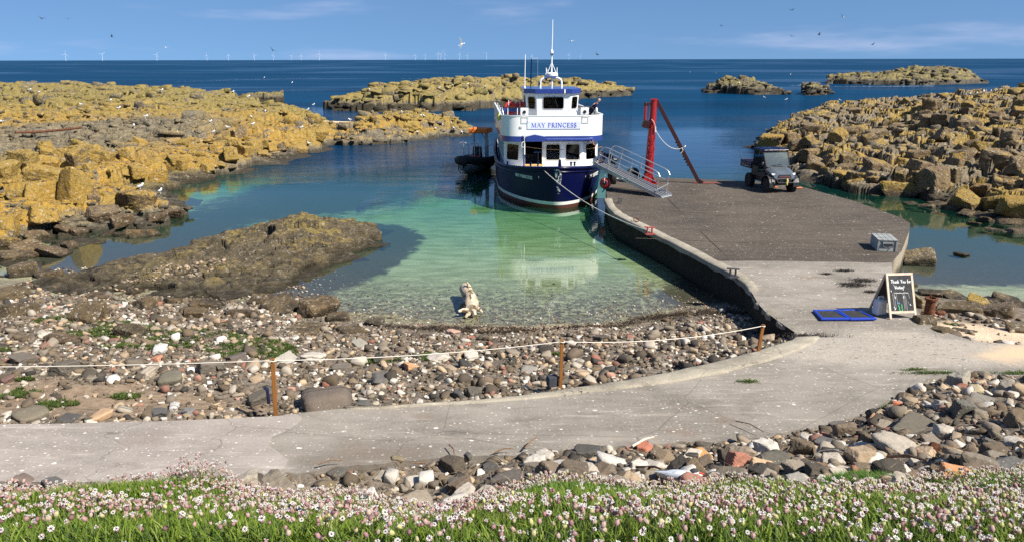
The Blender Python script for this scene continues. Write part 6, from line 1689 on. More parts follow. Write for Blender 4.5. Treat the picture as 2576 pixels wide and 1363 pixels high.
# handwriting: single chalk strokes (units: x-height 0.5)
HW = {'T': (0.62, [[(0, .95), (.6, 1.0)], [(.3, .98), (.27, 0)]]), 'h': (0.5, [[(.05, 1), (.05, 0)], [(.05, .35), (.2, .52), (.34, .4), (.34, 0)]]), 'a': (0.48, [[(.36, .45), (.15, .5), (.04, .25), (.12, .02), (.28, .08), (.36, .42), (.38, 0)]]),
      'n': (0.46, [[(.05, .5), (.05, 0)], [(.05, .35), (.2, .52), (.34, .4), (.34, 0)]]), 'k': (0.46, [[(.05, 1), (.05, 0)], [(.32, .5), (.06, .22), (.36, 0)]]), ' ': (0.42, []),
      'Y': (0.56, [[(0, 1), (.24, .5)], [(.5, 1), (.24, .5), (.2, 0)]]), 'o': (0.46, [[(.2, .5), (.04, .28), (.14, .02), (.34, .1), (.36, .38), (.2, .5)]]), 'u': (0.48, [[(.05, .5), (.06, .1), (.2, 0), (.34, .12), (.36, .5)], [(.36, .5), (.38, 0)]]),
      'f': (0.36, [[(.34, .95), (.2, 1), (.14, .8), (.12, -.1)], [(0, .5), (.3, .52)]]), 'r': (0.36, [[(.05, .5), (.06, 0)], [(.06, .3), (.16, .48), (.3, .46)]]), 'V': (0.58, [[(0, 1), (.24, 0)], [(.24, 0), (.52, 1)]]), 'i': (0.2, [[(.08, .5), (.08, 0)], [(.09, .72), (.1, .78)]]),
      's': (0.40, [[(.32, .46), (.14, .5), (.06, .36), (.28, .2), (.24, .03), (.04, .05)]]), 't': (0.34, [[(.14, .85), (.13, .05), (.26, 0)], [(0, .55), (.3, .56)]]), 'g': (0.48, [[(.34, .48), (.14, .5), (.04, .26), (.14, .04), (.3, .1), (.35, .48), (.33, -.3), (.1, -.36)]]), '!': (0.22, [[(.12, 1), (.09, .3)], [(.08, .06), (.09, .0)]])}
def chalk(text, x, y, h, mat, par, w=0.012, tilt=0.0):
    mb = MB(); cx_ = x; k = 0
    for c in text:
        adv, st = HW[c]
        for s in st:
            for quad in ribbon([(cx_ + p[0] * h, y + p[1] * h + (cx_ - x) * tilt) for p in s], w):
                z = 0.0075 + 0.00005 * k; k += 1
                mb.add([spp(q.x, q.y, z) for q in quad], [(0, 1, 2, 3)])
        cx_ += adv * h
    return mb.build("chalk_lettering", M[mat], par)
chalk("Thank You for", 0.115, sh - 0.245, 0.085, "chalk", cbd, 0.0125)
chalk("Visiting!", 0.20, sh - 0.385, 0.080, "chalk", cbd, 0.0125)
def strokes(lines, w, mat, name):
    mb = MB(); k = 0
    for s in lines:
        for quad in ribbon(s, w):
            mb.add([spp(q.x, q.y, 0.007 + 0.00004 * k) for q in quad], [(0, 1, 2, 3)]); k += 1
    return mb.build(name, M[mat], cbd)
rs = random.Random(5)
strokes([[(0.18 + 0.022 * k + rs.uniform(-.004, .004), sh - 0.485 + rs.uniform(-.008, .008)), (0.18 + 0.022 * k + 0.016, sh - 0.485 + rs.uniform(-.008, .008))] for k in range(16)], 0.013, "chalk", "chalk_scribble")
sm_l = []
for x0, y0, y1 in ((0.13, .62, .30), (0.17, .66, .24), (0.22, .62, .36), (0.39, .62, .22), (0.42, .64, .24), (0.455, .56, .2), (0.53, .62, .50), (0.50, .42, .38), (0.16, .86, .80), (0.36, .74, .70)):
    sm_l.append([(x0, y0), (x0 + 0.012, (y0 + y1) / 2), (x0 + 0.02, y1)])
strokes(sm_l, 0.012, "chalk_smear", "chalk_smear")
strokes([[(0.17, .58), (0.20, .50)], [(0.41, .55), (0.40, .50)], [(0.14, .30), (0.17, .25), (0.15, .22)], [(0.55, .36), (0.57, .32)], [(0.10, .70), (0.105, .66)]], 0.016, "chalk", "chalk_mark")
strokes([[(0.235, .375), (0.25, .415), (0.265, .375), (0.24, .38)], [(0.275, .375), (0.28, .41), (0.29, .38), (0.285, .36)]], 0.010, "chalk_blue", "chalk_drawing")
strokes([[(0.25, .34), (0.275, .28), (0.265, .24), (0.30, .19)], [(0.335, .36), (0.345, .31), (0.335, .27), (0.355, .22), (0.31, .185)]], 0.014, "chalk_green", "chalk_drawing")

jc_p = at_path(2214, 794); jc = empty("jerrycan", jc_p + Vector((0.02, 0.12, 0)), R(20), "white plastic jerrycan tucked behind the leg of the chalkboard", "jerrycan")
MB().box((0, 0, 0.20), (0.30, 0.22, 0.40), None, 0.9).build("can_body", M["jerry"], jc, bevel=0.05, seg=3)
MB().tube([(-0.08, 0, 0.40), (-0.07, 0, 0.465), (0.06, 0, 0.465), (0.08, 0, 0.40)], 0.022, 8).build("handle", M["jerry"], jc, True)
MB().cyl((0.10, 0, 0.38), (0.10, 0, 0.44), 0.03, n=10).build("cap", M["light_grey"], jc)

def blue_mat(cs, label):
    c = [at_path(u, v) for u, v in cs]; o = sum(c, Vector()) / 4
    m = empty("blue_framed_mat", o, 0, label, "mat", "blue-framed mats by the chalkboard")
    loc = [p - o + Vector((0, 0, 0.04)) for p in c]
    fr = MB(); inner = [p * 0.80 for p in loc]
    for i in range(4):
        j = (i + 1) % 4
        a, b, c2, d = loc[i], loc[j], inner[j], inner[i]; hz = Vector((0, 0, 0.07)); z_ = Vector((0, 0, -0.035))
        fr.add([a + z_, b + z_, c2 + z_, d + z_, a + z_ + hz * 0.9, b + z_ + hz * 0.9, c2 + z_ + hz, d + z_ + hz], [(3, 2, 1, 0), (4, 5, 6, 7), (0, 1, 5, 4), (1, 2, 6, 5), (2, 3, 7, 6), (3, 0, 4, 7)])
    fr.build("frame", M["tarp_blue"], m, bevel=0.02)
    mb = MB(); g_ = 7
    vs = []
    for i in range(g_):
        for j in range(g_):
            p = (inner[0].lerp(inner[1], i / (g_ - 1))).lerp(inner[3].lerp(inner[2], i / (g_ - 1)), j / (g_ - 1)); vs.append(p * 1.03 + Vector((0, 0, 0.016 + 0.012 * math.sin(i * 2.1 + j * 1.3))))
    mb.add(vs, [(i * g_ + j, (i + 1) * g_ + j, (i + 1) * g_ + j + 1, i * g_ + j + 1) for i in range(g_ - 1) for j in range(g_ - 1)]); mb.build("mat_sheet", M["mat_black"], m, True)
blue_mat([(2044, 784), (2100, 783), (2138, 806), (2066, 806)], "blue-framed black mat lying on the path, the one farther from the chalkboard")
blue_mat([(2101, 783), (2156, 782), (2205, 805.5), (2139, 806.5)], "blue-framed black mat lying on the path, the one next to the chalkboard")

c0, c1 = at(2203, 632, PIER_Z), at(2258, 634.5, PIER_Z)
crt = empty("wooden_crate", (c0 + c1) / 2, math.atan2((c1 - c0).y, (c1 - c0).x) , "grey weathered wooden crate with a rope handle, alone near the pier's right edge", "crate")
cwid = (c1 - c0).length * 0.92; cdep, chgt = 0.95, 0.36
mb = MB(); mb.box((0, cdep / 2, chgt / 2), (cwid, cdep, chgt)); mb.build("crate_body", M["crate_wood"], crt, bevel=0.008)
for k in range(4):
    w = cwid / 4 * 1.01
    MB().box((-cwid / 2 + w * (k + 0.5) - 0.01, cdep / 2 - 0.01, chgt + 0.02), (w - 0.012, cdep + 0.05, 0.035)).build("lid_board", M["grey_wood"], crt, bevel=0.005)
for x in (-cwid / 2 + 0.03, cwid / 2 - 0.03): MB().box((x, -0.012, chgt / 2), (0.06, 0.025, chgt - 0.01)).build("batten", M["grey_wood"], crt, bevel=0.004)
MB().box((0, -0.03, chgt * 0.78), (cwid * 0.52, 0.06, 0.06)).build("handle_batten", M["grey_wood"], crt, bevel=0.005)
MB().box((0.02, -0.008, chgt * 0.62), (cwid * 0.5, 0.016, 0.03)).build("handle_slot", M["black"], crt)
MB().tube([(-0.20 + 0.05, -0.05, chgt * 0.70), (-0.13, -0.07, chgt * 0.45), (0, -0.075, chgt * 0.34), (0.14, -0.07, chgt * 0.42), (0.20, -0.05, chgt * 0.70)], 0.014, 6).build("rope_handle", M["rope_green"] if False else M["steel_dark"], crt, True)

rp_ = at(2337.5, 788, 0.72); rpo = empty("rusty_pipe_post", rp_, 0, "short rusty iron pipe stump with a flanged top among the stones", "pipe")
MB().lathe([(0.125, -0.1), (0.13, 0.0), (0.12, 0.2), (0.118, 0.36), (0.155, 0.37), (0.16, 0.42), (0.11, 0.425), (0.10, 0.30)], 20).build("pipe_body", M["rust"], rpo, True)
MB().tube([(-0.02, 0, 0.38), (-0.02, 0, 0.47), (-0.05, 0, 0.51)], 0.015, 6).build("pin", M["rust"], rpo)
o = MB().sphere(at(2366, 786, 0.74), 0.11, 10, 8, (1.3, 0.8, 0.6)).build("iron_lump", M["rust"]); tag(o, "lump of rusted iron beside the rusty pipe stump", "scrap iron")

# ------------------------------------------------------------------ rope fence along the path
fp = []
for k, (ub, vb, ut, vt, lab, h) in enumerate(((690, 1044, 685.5, 901, "leftmost brown wooden rope post, standing where the pale slab ends", 1.0), (1410, 975, 1414, 854, "middle wooden rope post, with a dark stone block at its foot", 1.0), (1905, 888, 1920, 815, "last wooden rope post, leaning, near the end of the harbour wall", 1.0))):
    b = at_path(ub, vb); b.y += 0.06
    t = atd(ut, vt, b.y + (0.05 if k < 2 else 0.10))
    p_ = empty("rope_post", b, 0, lab, "post", "posts of the rope fence along the path")
    L_ = (t - b)
    MB().bar((0, 0, -0.35), L_, 0.062, 0.055, up=(0, 1, 0)).build("shaft", M["post_wood"], p_, bevel=0.006)
    tdir = L_.normalized()
    mb = MB(); c = L_ - tdir * 0.035
    mb.tube([c + Vector((0.045 * math.cos(a), 0.042 * math.sin(a), 0.006 * math.sin(2 * a))) for a in [2 * math.pi * j / 12 for j in range(13)]], 0.009, 5); mb.build("rope_tie", M["rope"], p_)
    fp.append(b + c)
ends = [atd(-420, 921, fp[0].y - 0.1)] + fp
for k, (s, lab) in enumerate(((0.05, "pale fence rope running from the picture's left edge to the leftmost post"), (0.075, "pale fence rope sagging between the leftmost and middle posts"), (0.13, "pale fence rope sagging between the middle and last posts"))):
    o = MB().tube(sag(ends[k], ends[k + 1], s, 30), 0.008, 6).build("fence_rope", M["rope"]); tag(o, lab, "rope", "ropes strung between the fence posts")
MB_blk = MB().box((0, 0, 0.09), (0.20, 0.16, 0.20)).build("stone_block", paint("blue_black_block", (0.03, 0.035, 0.05), 0.8, 0.4), bevel=0.015)
MB_blk.location = at_path(1390, 970) + Vector((0, 0.04, 0)); MB_blk.rotation_euler = (0, 0, 0.3); tag(MB_blk, "squared blue-black stone block beside the foot of the middle rope post", "block")
mb = MB(); b = at_path(672, 1020); mb.tube([b + Vector((0, 0.1, 0)), b + Vector((0, 0.08, 0.28)), b + Vector((-0.05, 0.1, 0.30))], 0.03, 6)
tag(mb.build("iron_bracket", M["buoy_eye"]), "dark bent iron bracket standing just behind the leftmost rope post", "bracket")

# ------------------------------------------------------------------ driftwood
dl0, dl1 = at(1186, 790, 0.05), at(1182, 752, 0.0)
dw = empty("driftwood_log", dl0, 0, "thick bleached driftwood stump lying half in the water at the beach edge", "driftwood")
V_ = (dl1 - dl0); V_.z = 0.10; V_ *= 1.15
n_ = 14; pts = []; rad = []
for k in range(n_):
    t = k / (n_ - 1); pts.append(Vector((V_.x * t - 0.10 * t + 0.03 * math.sin(t * 5), V_.y * t, 0.16 + 0.12 * t + 0.03 * math.sin(t * 7)))); rad.append(0.235 * (1 - 0.25 * t) * (0.75 + 0.25 * min(1, t * 6)) * (1.0 if t < 0.93 else 0.7))
lg = MB().tube(pts, rad, 20).build("log", M["drift"], dw, True)
for vtx in lg.data.vertices:
    c = vtx.co; nn = fbm3(np.array([[c.x * 4, c.y * 2.2, c.z * 4]]), 5, 3)[0]; vtx.co += Vector((c.x, 0, c.z - 0.2)).normalized() * 0.055 * float(nn)
for a, b_, r_ in (((-0.10, -0.02, 0.12), (-0.36, -0.16, 0.14), 0.07), ((0.12, 0.3, 0.1), (0.30, 0.22, -0.02), 0.07), ((-0.05, -0.08, 0.05), (-0.16, -0.22, -0.02), 0.06), ((0.06, -0.06, 0.12), (0.12, -0.20, 0.04), 0.07), ((-0.12, 1.25, 0.42), (-0.20, 1.42, 0.52), 0.05)):
    MB().tube([Vector(a), Vector(a).lerp(Vector(b_), 0.5) + Vector((0, 0, 0.03)), Vector(b_)], [r_, r_ * 0.85, r_ * 0.5], 8).build("root_stub", M["drift"], dw, True)
pa, pb2 = atd(808, 308, 79.5), atd(965, 310, 79.0)
o = MB().tube([pa, pa.lerp(pb2, 0.3) + Vector((0, 0, -0.08)), pa.lerp(pb2, 0.65) + Vector((0, 0, -0.04)), pb2], [0.16, 0.19, 0.17, 0.12], 10).build("driftwood_pole", M["drift"], None, True); tag(o, "long pale driftwood pole bridging the gap from the headland to the near islet", "driftwood")
pa, pb2 = atd(38, 336, 55), atd(206, 321, 57)
pa.z = max(pa.z, 1.4); 
o = MB().tube([atd(38, 334, 52), atd(90, 333, 53), atd(150, 328, 53.5), atd(206, 322, 54)], [0.07, 0.085, 0.08, 0.07], 10).build("rusty_pipe", M["rust"], None, True); tag(o, "long rusty iron pipe lying across the headland rocks", "pipe")
# ------------------------------------------------------------------ loose stones: prototypes
from mathutils.bvhtree import BVHTree
def ico(n):
    bm = bmesh.new(); bmesh.ops.create_icosphere(bm, subdivisions=n, radius=1.0)
    V = np.array([v.co[:] for v in bm.verts]); T = np.array([[v.index for v in f.verts] for f in bm.faces]); bm.free()
    return V, T
ICO = {n: ico(n) for n in (1, 2, 3, 4)}
def rock_shape(seed, n=3, planes=9, angular=1.0, dims=(1, 0.8, 0.65), rough=0.05, boxy=0.5):
    r = np.random.RandomState(seed)
    D, T = ICO[n]
    N = r.normal(size=(planes, 3)); N /= np.linalg.norm(N, axis=1)[:, None]
    box = np.array([[1, 0, 0], [-1, 0, 0], [0, 1, 0], [0, -1, 0], [0, 0, 1], [0, 0, -1]], float) + r.normal(size=(6, 3)) * 0.16
    box /= np.linalg.norm(box, axis=1)[:, None]
    N = np.vstack([box, N]); H = np.concatenate([0.62 + 0.20 * r.rand(6) * (1.2 - boxy), 0.78 + 0.22 * r.rand(planes)])
    dots = D @ N.T
    rr = np.where(dots > 0.05, H[None, :] / np.maximum(dots, 0.05), 9.0)
    k = 5 + 26 * angular
    rad = -np.log(np.exp(-k * rr).sum(1)) / k
    P = D * rad[:, None]
    P = P * (1 + rough * fbm3(P * 2.3 + seed, seed, 3) + rough * 0.5 * fbm3(P * 6 + seed, seed + 9, 2))[:, None]
    P = P * np.array(dims)[None, :]
    P[:, 2] -= P[:, 2].min() * 0.72           # sits a little sunk in the ground
    return P / max(np.ptp(P[:, 0]), 1e-6), T  # unit width

def proto_meshes(prefix, mat, seeds, n, **kw):
    out = []
    for s in seeds:
        r = random.Random(s); d = (1.0, r.uniform(0.62, 1.0), r.uniform(0.5, 0.85))
        k2 = dict(kw); k2.setdefault("dims", d)
        P, T = rock_shape(s, n, **k2)
        me = bpy.data.meshes.new(prefix)
        me.from_pydata(P.tolist(), [], T.tolist()); me.materials.append(mat); me.update()
        if kw.get("angular", 1) < 0.5: me.polygons.foreach_set("use_smooth", np.ones(len(me.polygons), bool))
        out.append(me)
    return out
ANG = proto_meshes("boulder", M["boulder"], range(1, 15), 4, angular=0.8, boxy=0.7, rough=0.07, planes=8)
ANG_S = proto_meshes("stone", M["stone"], range(20, 36), 4, angular=0.8, boxy=0.6, rough=0.10, planes=7)
RND_S = proto_meshes("stone", M["stone"], range(40, 48), 3, angular=0.15, boxy=0.3, rough=0.05, planes=5)
FLAT_S = proto_meshes("stone", M["stone"], range(50, 56), 4, angular=0.8, boxy=0.6, rough=0.08, planes=6, dims=(1.0, 0.7, 0.30))
PIT_S = proto_meshes("stone", M["stone"], range(60, 65), 4, angular=0.12, boxy=0.3, rough=0.22, planes=5)

def bvh_of(*objs):
    vs, fs = [], []
    for o in objs:
        k = len(vs); vs += [tuple(o.matrix_basis @ v.co) for v in o.data.vertices]; fs += [tuple(i + k for i in p.vertices) for p in o.data.polygons]
    return BVHTree.FromPolygons(vs, fs)
LAND = bvh_of(ground, path, skerry_d, headland, mass, outcrop, ledge, islet_near, islet_long, skerry_a, skerry_b, skerry_c)
CAMV = Vector((0, 0, CAM_Z))
def hit(u, v):
    d = Vector(ray(u, v)).normalized()
    loc, nor, idx, dist = LAND.ray_cast(CAMV, d, 500)
    if loc is None: return at(u, v, 0) if d.z < 0 else None
    if loc.z < 0: return at(u, v, 0)
    return loc
def ground_z(x, y):
    loc, nor, idx, dist = LAND.ray_cast(Vector((x, y, 30)), Vector((0, 0, -1)), 60)
    return loc.z if loc else 0.0
def px_scale(p): return F_PX / (p.y * CP + (CAM_Z - p.z) * SP)

# ---- words for labels: where in the place a stone lies
LANDMARKS = [("leftmost rope post", at_path(690, 1044)), ("middle rope post", at_path(1410, 975)), ("last rope post", at_path(1905, 888)), ("driftwood log", at(1186, 790)), ("chalkboard", at_path(2270, 800)),
             ("rusty pipe stump", at(2337, 788, .7)), ("pale slab", at_path(250, 1062)), ("dark outcrop", at(560, 752)), ("outcrop's tail", at(150, 730)), ("outcrop's tip", at(900, 660)), ("water's edge", at(1350, 815)),
             ("harbour wall", at(1800, 775)), ("dark ledge", at(380, 492)), ("headland's tip", at(830, 377)), ("kerb's bend", at_path(1650, 945)), ("grass tuft", at(2100, 1215, 3.0)), ("path's near edge", at_path(1400, 1136)),
             ("path's corner", at_path(2250, 996)), ("cobbled slip", at_path(2480, 940)), ("green weed patch", at(330, 860, .6)), ("soil patch", at_path(300, 985)), ("parked buggy", at(1990, 470, .9)), ("pier's outer corner", at(2290, 561, .9)),
             ("sheltered inlet", at(100, 660)), ("small grass tuft", at(1420, 1230, 3.2)), ("flat white stone", at(1537, 1155, 2.0)), ("orange brick", at(2405, 1192, 2.8))]
def colour_word(c):
    r, g, b = c[:3]; l = (r + g + b) / 3
    if r > 1.75 * g and l > 0.05: return "brick-red" if l < 0.2 else "pink-red"
    if r > 2.2 * b and l > 0.12: return "ochre" 
    if l > 0.42: return "white"
    if l > 0.27: return "pale buff"
    if r > 1.45 * b: return "brown"
    return "dark grey" if l < 0.085 else "grey"
STONES = []      # (object, words...) collected, labelled in one go below
def note(o, p, width, colw, shapew, kindw, px): STONES.append(dict(o=o, p=p.copy(), px=px, w=width, col=colw, shape=shapew, kind=kindw))
def label_stones():
    for s in STONES:
        s["lm"] = min(LANDMARKS, key=lambda q: (q[1] - s["p"]).length * (1.0 if abs(q[1].y - s["p"].y) < 6 else 1.3))[0]
    for kind in {s["kind"] for s in STONES}:
        S = sorted((s for s in STONES if s["kind"] == kind), key=lambda s: -s["px"]); n = len(S)
        for i, s in enumerate(S): s["size"] = ("large", "medium", "small")[min(2, int(3 * i / n))]
    groups = {}
    for s in STONES: groups.setdefault((s["kind"], s["size"], s["col"], s["shape"], s["lm"]), []).append(s)
    words = "first second third fourth fifth sixth seventh eighth ninth tenth eleventh twelfth thirteenth fourteenth fifteenth sixteenth seventeenth eighteenth nineteenth twentieth".split()
    for (kind, size, col, shape, lm), S in groups.items():
        S.sort(key=lambda s: s["p"].x / s["p"].y)
        for i, s in enumerate(S):
            base = f"{size} {col} {shape} {kind} near the {lm}"
            if len(S) == 1: lab = base
            elif len(S) == 2: lab = base + (", the left one of two", ", the right one of two")[i]
            else: lab = base + f", {words[min(i, 19)]} of {len(S)} from the left"
            tag(s["o"], lab, kind, "boulders on the rocky shores" if kind == "boulder" else "stones on the beach and bank")

BROWN = [(0.145, 0.108, 0.070), (0.125, 0.095, 0.065), (0.18, 0.135, 0.09), (0.10, 0.08, 0.06), (0.155, 0.118, 0.085)]
DARK = [(0.062, 0.053, 0.042), (0.075, 0.063, 0.048), (0.05, 0.046, 0.041)]
PALE = [(0.44, 0.385, 0.32), (0.50, 0.455, 0.395), (0.38, 0.33, 0.265), (0.58, 0.54, 0.48)]
BUFF = [(0.36, 0.27, 0.18), (0.32, 0.25, 0.18), (0.42, 0.31, 0.20)]
BRICK = [(0.30, 0.135, 0.095), (0.27, 0.14, 0.105), (0.38, 0.21, 0.155)]
GREY = [(0.205, 0.172, 0.132), (0.165, 0.138, 0.106), (0.26, 0.215, 0.165)]
def pick(rng):
    r = rng.random()
    for pal, w in ((BROWN, 0.35), (DARK, 0.12), (GREY, 0.18), (PALE, 0.20), (BUFF, 0.12), (BRICK, 0.035)):
        if r < w: break
        r -= w
    c = pal[rng.randrange(len(pal))]; k = rng.uniform(0.85, 1.15)
    return tuple(min(0.9, x * k) for x in c)

def put(me, name, p, width, rng, col, sz=1.0, tilt=0.25, yaw=None, lich=0.5):
    o = bpy.data.objects.new(name, me); COL.objects.link(o)
    o.location = p; o.scale = (width, width * rng.uniform(0.9, 1.1), width * sz)
    o.rotation_euler = (rng.uniform(-tilt, tilt), rng.uniform(-tilt, tilt), rng.uniform(0, 6.28) if yaw is None else yaw)
    o.color = (*col, lich)
    return o

rg = random.Random(11)
# ---- hand-placed boulders seen in the photo: u, v of the foot centre, width in px, height factor, colour, lichen 0..1
BOULDERS = [
 (190, 508, 82, 1.55, (.16, .13, .10), 1.0), (108, 497, 92, .95, (.15, .125, .095), .95), (55, 500, 80, .75, (.16, .13, .1), .85), (262, 402, 66, .9, (.16, .13, .10), .95), (120, 452, 95, .9, (.13, .11, .085), .62),
 (30, 585, 78, 1.0, (.14, .12, .09), .8), (112, 555, 74, .9, (.14, .12, .09), .72), (345, 512, 120, .62, (.12, .10, .075), .55), (437, 545, 58, .85, (.12, .10, .08), .3), (358, 590, 84, .6, (.12, .095, .065), .2),
 (255, 548, 70, .8, (.15, .13, .11), .3), (225, 500, 60, .6, (.13, .11, .09), .4), (160, 575, 66, .6, (.13, .11, .09), .35), (75, 640, 92, .55, (.15, .125, .095), .35), (140, 640, 74, .5, (.13, .11, .09), .2), (95, 605, 64, .7, (.13, .11, .085), .2),
 (200, 590, 62, .7, (.12, .10, .08), .2), (270, 590, 48, .6, (.12, .10, .08), .2), (310, 560, 56, .7, (.12, .10, .08), .25), (395, 552, 46, .7, (.12, .10, .08), .25), (60, 690, 76, .9, (.11, .10, .085), .1), (30, 655, 70, .8, (.12, .105, .085), .2),
 (110, 695, 52, .7, (.11, .10, .085), .15), (15, 620, 60, .9, (.13, .11, .09), .5), (300, 590, 36, .5, (.12, .1, .08), .1), (250, 610, 34, .5, (.12, .1, .08), .1), (175, 620, 50, .5, (.13, .11, .085), .2), (420, 532, 36, .6, (.12, .1, .08), .2),
 (30, 748, 90, .8, (.12, .108, .09), .2), (36, 790, 96, .75, (.105, .095, .08), .15), (140, 690, 40, .5, (.12, .105, .085), .1), (235, 478, 44, .6, (.13, .11, .09), .6), (400, 455, 50, .8, (.14, .12, .09), .9), (345, 440, 60, .8, (.15, .12, .09), .9),
 (230, 802, 84, .78, (.115, .10, .078), .15), (335, 842, 80, .85, (.085, .08, .07), .1), (372, 768, 72, .62, (.125, .105, .085), .2), (152, 860, 80, .65, (.12, .10, .085), .1), (795, 787, 84, .85, (.135, .115, .09), .2), (850, 802, 66, .62, (.12, .105, .085), .15),
 (700, 778, 92, .5, (.12, .105, .085), .15), (620, 790, 84, .5, (.125, .11, .09), .2), (520, 770, 86, .42, (.125, .105, .085), .2), (440, 758, 60, .5, (.13, .11, .085), .25), (665, 760, 66, .65, (.13, .11, .09), .2), (770, 830, 96, .32, (.13, .115, .095), .1),
 (880, 832, 80, .35, (.13, .115, .095), .1), (715, 752, 56, .4, (.1, .09, .075), .1), (560, 815, 60, .5, (.125, .11, .09), .1), (490, 795, 66, .7, (.115, .10, .08), .1), (945, 812, 44, .6, (.11, .105, .1), .1), (250, 748, 60, .45, (.12, .1, .085), .2), (330, 738, 50, .4, (.12, .1, .085), .2),
 # right-hand ridge
 (1932, 366, 66, 1.15, (.19, .16, .12), .75), (1962, 395, 50, .9, (.18, .15, .11), .6), (1990, 350, 56, 1.0, (.18, .155, .12), .35), (2040, 330, 66, .9, (.19, .16, .125), .3), (2035, 385, 58, .8, (.18, .15, .11), .55),
 (2260, 470, 110, 1.0, (.19, .155, .11), .62), (2345, 460, 100, 1.05, (.20, .17, .13), .35), (2205, 425, 88, 1.05, (.19, .16, .125), .4), (2500, 405, 84, 1.45, (.19, .165, .13), .35), (2420, 395, 76, 1.05, (.16, .14, .115), .3), (2120, 440, 80, .6, (.19, .155, .10), .7),
 (2150, 455, 70, .5, (.18, .15, .1), .7), (2080, 405, 62, .85, (.18, .15, .115), .45), (2300, 385, 74, .9, (.19, .165, .13), .25), (2380, 340, 70, .7, (.18, .16, .125), .3), (2440, 320, 66, .8, (.18, .155, .125), .25), (2200, 345, 62, .9, (.18, .16, .13), .2), (2260, 320, 64, .9, (.18, .155, .125), .2),
 (2130, 330, 60, .9, (.18, .155, .12), .3), (2320, 300, 54, .9, (.19, .165, .13), .25), (2500, 290, 60, .8, (.18, .155, .12), .3), (2540, 340, 60, .9, (.17, .15, .12), .2), (2560, 420, 70, 1.1, (.18, .155, .12), .3), (2480, 470, 84, .8, (.19, .15, .1), .55), (2560, 470, 80, .8, (.19, .155, .1), .6),
 (2090, 290, 46, .8, (.18, .155, .12), .4), (2150, 280, 44, .8, (.18, .155, .12), .3), (2220, 265, 44, .9, (.18, .155, .12), .3), (2280, 258, 46, .9, (.17, .15, .12), .3), (2350, 262, 44, .8, (.17, .15, .12), .3),
 (2430, 522, 84, .75, (.18, .145, .1), .75), (2500, 520, 100, .75, (.19, .15, .10), .85), (2560, 530, 84, .8, (.19, .15, .1), .9), (2430, 540, 60, .6, (.16, .135, .1), .3), (2360, 515, 54, .5, (.13, .115, .095), .15), (2330, 520, 46, .4, (.22, .19, .15), .1), (2395, 528, 46, .5, (.13, .115, .09), .1),
 (2480, 556, 70, .55, (.14, .12, .1), .2), (2540, 560, 76, .5, (.14, .12, .1), .15), (2450, 562, 50, .4, (.14, .12, .1), .1), (2510, 580, 60, .3, (.14, .12, .1), .1), (2565, 585, 66, .4, (.14, .12, .1), .1), (2290, 512, 36, .3, (.12, .105, .085), .1), (2240, 490, 46, .4, (.13, .115, .095), .2), (2200, 485, 44, .45, (.13, .115, .095), .2),
 # beside the pier and behind the sign
 (2312, 660, 82, .72, (.17, .16, .14), .2), (2416, 641, 38, .45, (.13, .115, .085), .2), (2306, 770, 48, 1.45, (.17, .15, .10), .45), (2345, 742, 66, .5, (.13, .12, .1), .2), (2412, 782, 120, .5, (.14, .125, .10), .3), (2455, 772, 56, 1.0, (.12, .105, .08), .62), (2395, 748, 76, .45, (.13, .12, .1), .2),
 (2510, 788, 104, .5, (.14, .125, .11), .1), (2570, 770, 84, .5, (.15, .135, .115), .1), (2490, 755, 62, .5, (.13, .115, .095), .1), (2325, 808, 60, .55, (.11, .10, .085), .1), (2365, 828, 56, .4, (.12, .11, .09), .1), (2420, 832, 66, .4, (.07, .065, .06), .1), (2560, 832, 60, .5, (.12, .11, .095), .1), (2530, 755, 70, .4, (.14, .125, .105), .1), (2290, 720, 40, .6, (.14, .125, .10), .2), (1902, 792, 40, .8, (.08, .07, .06), .1), (1928, 812, 36, .8, (.09, .08, .065), .1), (1965, 838, 34, .8, (.08, .07, .06), .1), (1880, 785, 36, .6, (.12, .105, .085), .1), (1945, 830, 30, .7, (.12, .1, .085), .1),
]
for (u, v, wpx, hz, col, lich) in BOULDERS:
    p = hit(u, v)
    w = wpx / px_scale(p)
    if u > 1900 and v < 500: w *= 0.86; hz *= 1.15
    o = put(rg.choice(ANG), "boulder", p - Vector((0, 0, (0.34 if u > 1900 and v < 500 else 0.12) * w)), w, rg, col, hz, 0.22, None, lich)
    note(o, p, w, "yellow-lichened" if lich > 0.6 else ("partly lichened" if lich > 0.33 else colour_word(tuple(c * 0.9 for c in col))), "upright" if hz > 1.1 else ("low flat" if hz < 0.55 else "angular"), "boulder", wpx)
# more blocks strewn over the two shores
def strew(n, poly_px, wr, lich, seed, zmin=-0.2):
    r = random.Random(seed); us = [p[0] for p in poly_px]; vs = [p[1] for p in poly_px]; k = 0; tries = 0
    while k < n and tries < n * 60:
        tries += 1
        u, v = r.uniform(min(us), max(us)), r.uniform(min(vs), max(vs))
        if float(poly_sd(np.array([u]), np.array([v]), poly_px)[0]) < 0: continue
        p = hit(u, v)
        if p is None or p.z < zmin: continue
        wpx = r.uniform(*wr) * (0.55 + 0.45 * min(1, (v - 150) / 300)); w = wpx / px_scale(p)
        hz = r.uniform(0.7, 1.3); L = r.uniform(*lich)
        c = r.choice([(.17, .145, .11), (.15, .13, .10), (.19, .165, .13), (.13, .115, .09)])
        o = put(r.choice(ANG), "boulder", p - Vector((0, 0, 0.16 * w)), w, r, c, hz, 0.3, None, L)
        note(o, p, w, "yellow-lichened" if L > 0.6 else ("partly lichened" if L > 0.33 else "grey-brown"), "upright" if hz > 1.02 else ("low flat" if hz < 0.66 else "angular"), "boulder", wpx)
        k += 1
strew(48, [(1915, 345), (1970, 300), (2100, 275), (2290, 240), (2576, 225), (2576, 520), (2420, 490), (2290, 480), (2150, 465), (2000, 420), (1950, 380)], (30, 62), (0.1, 0.7), 71)
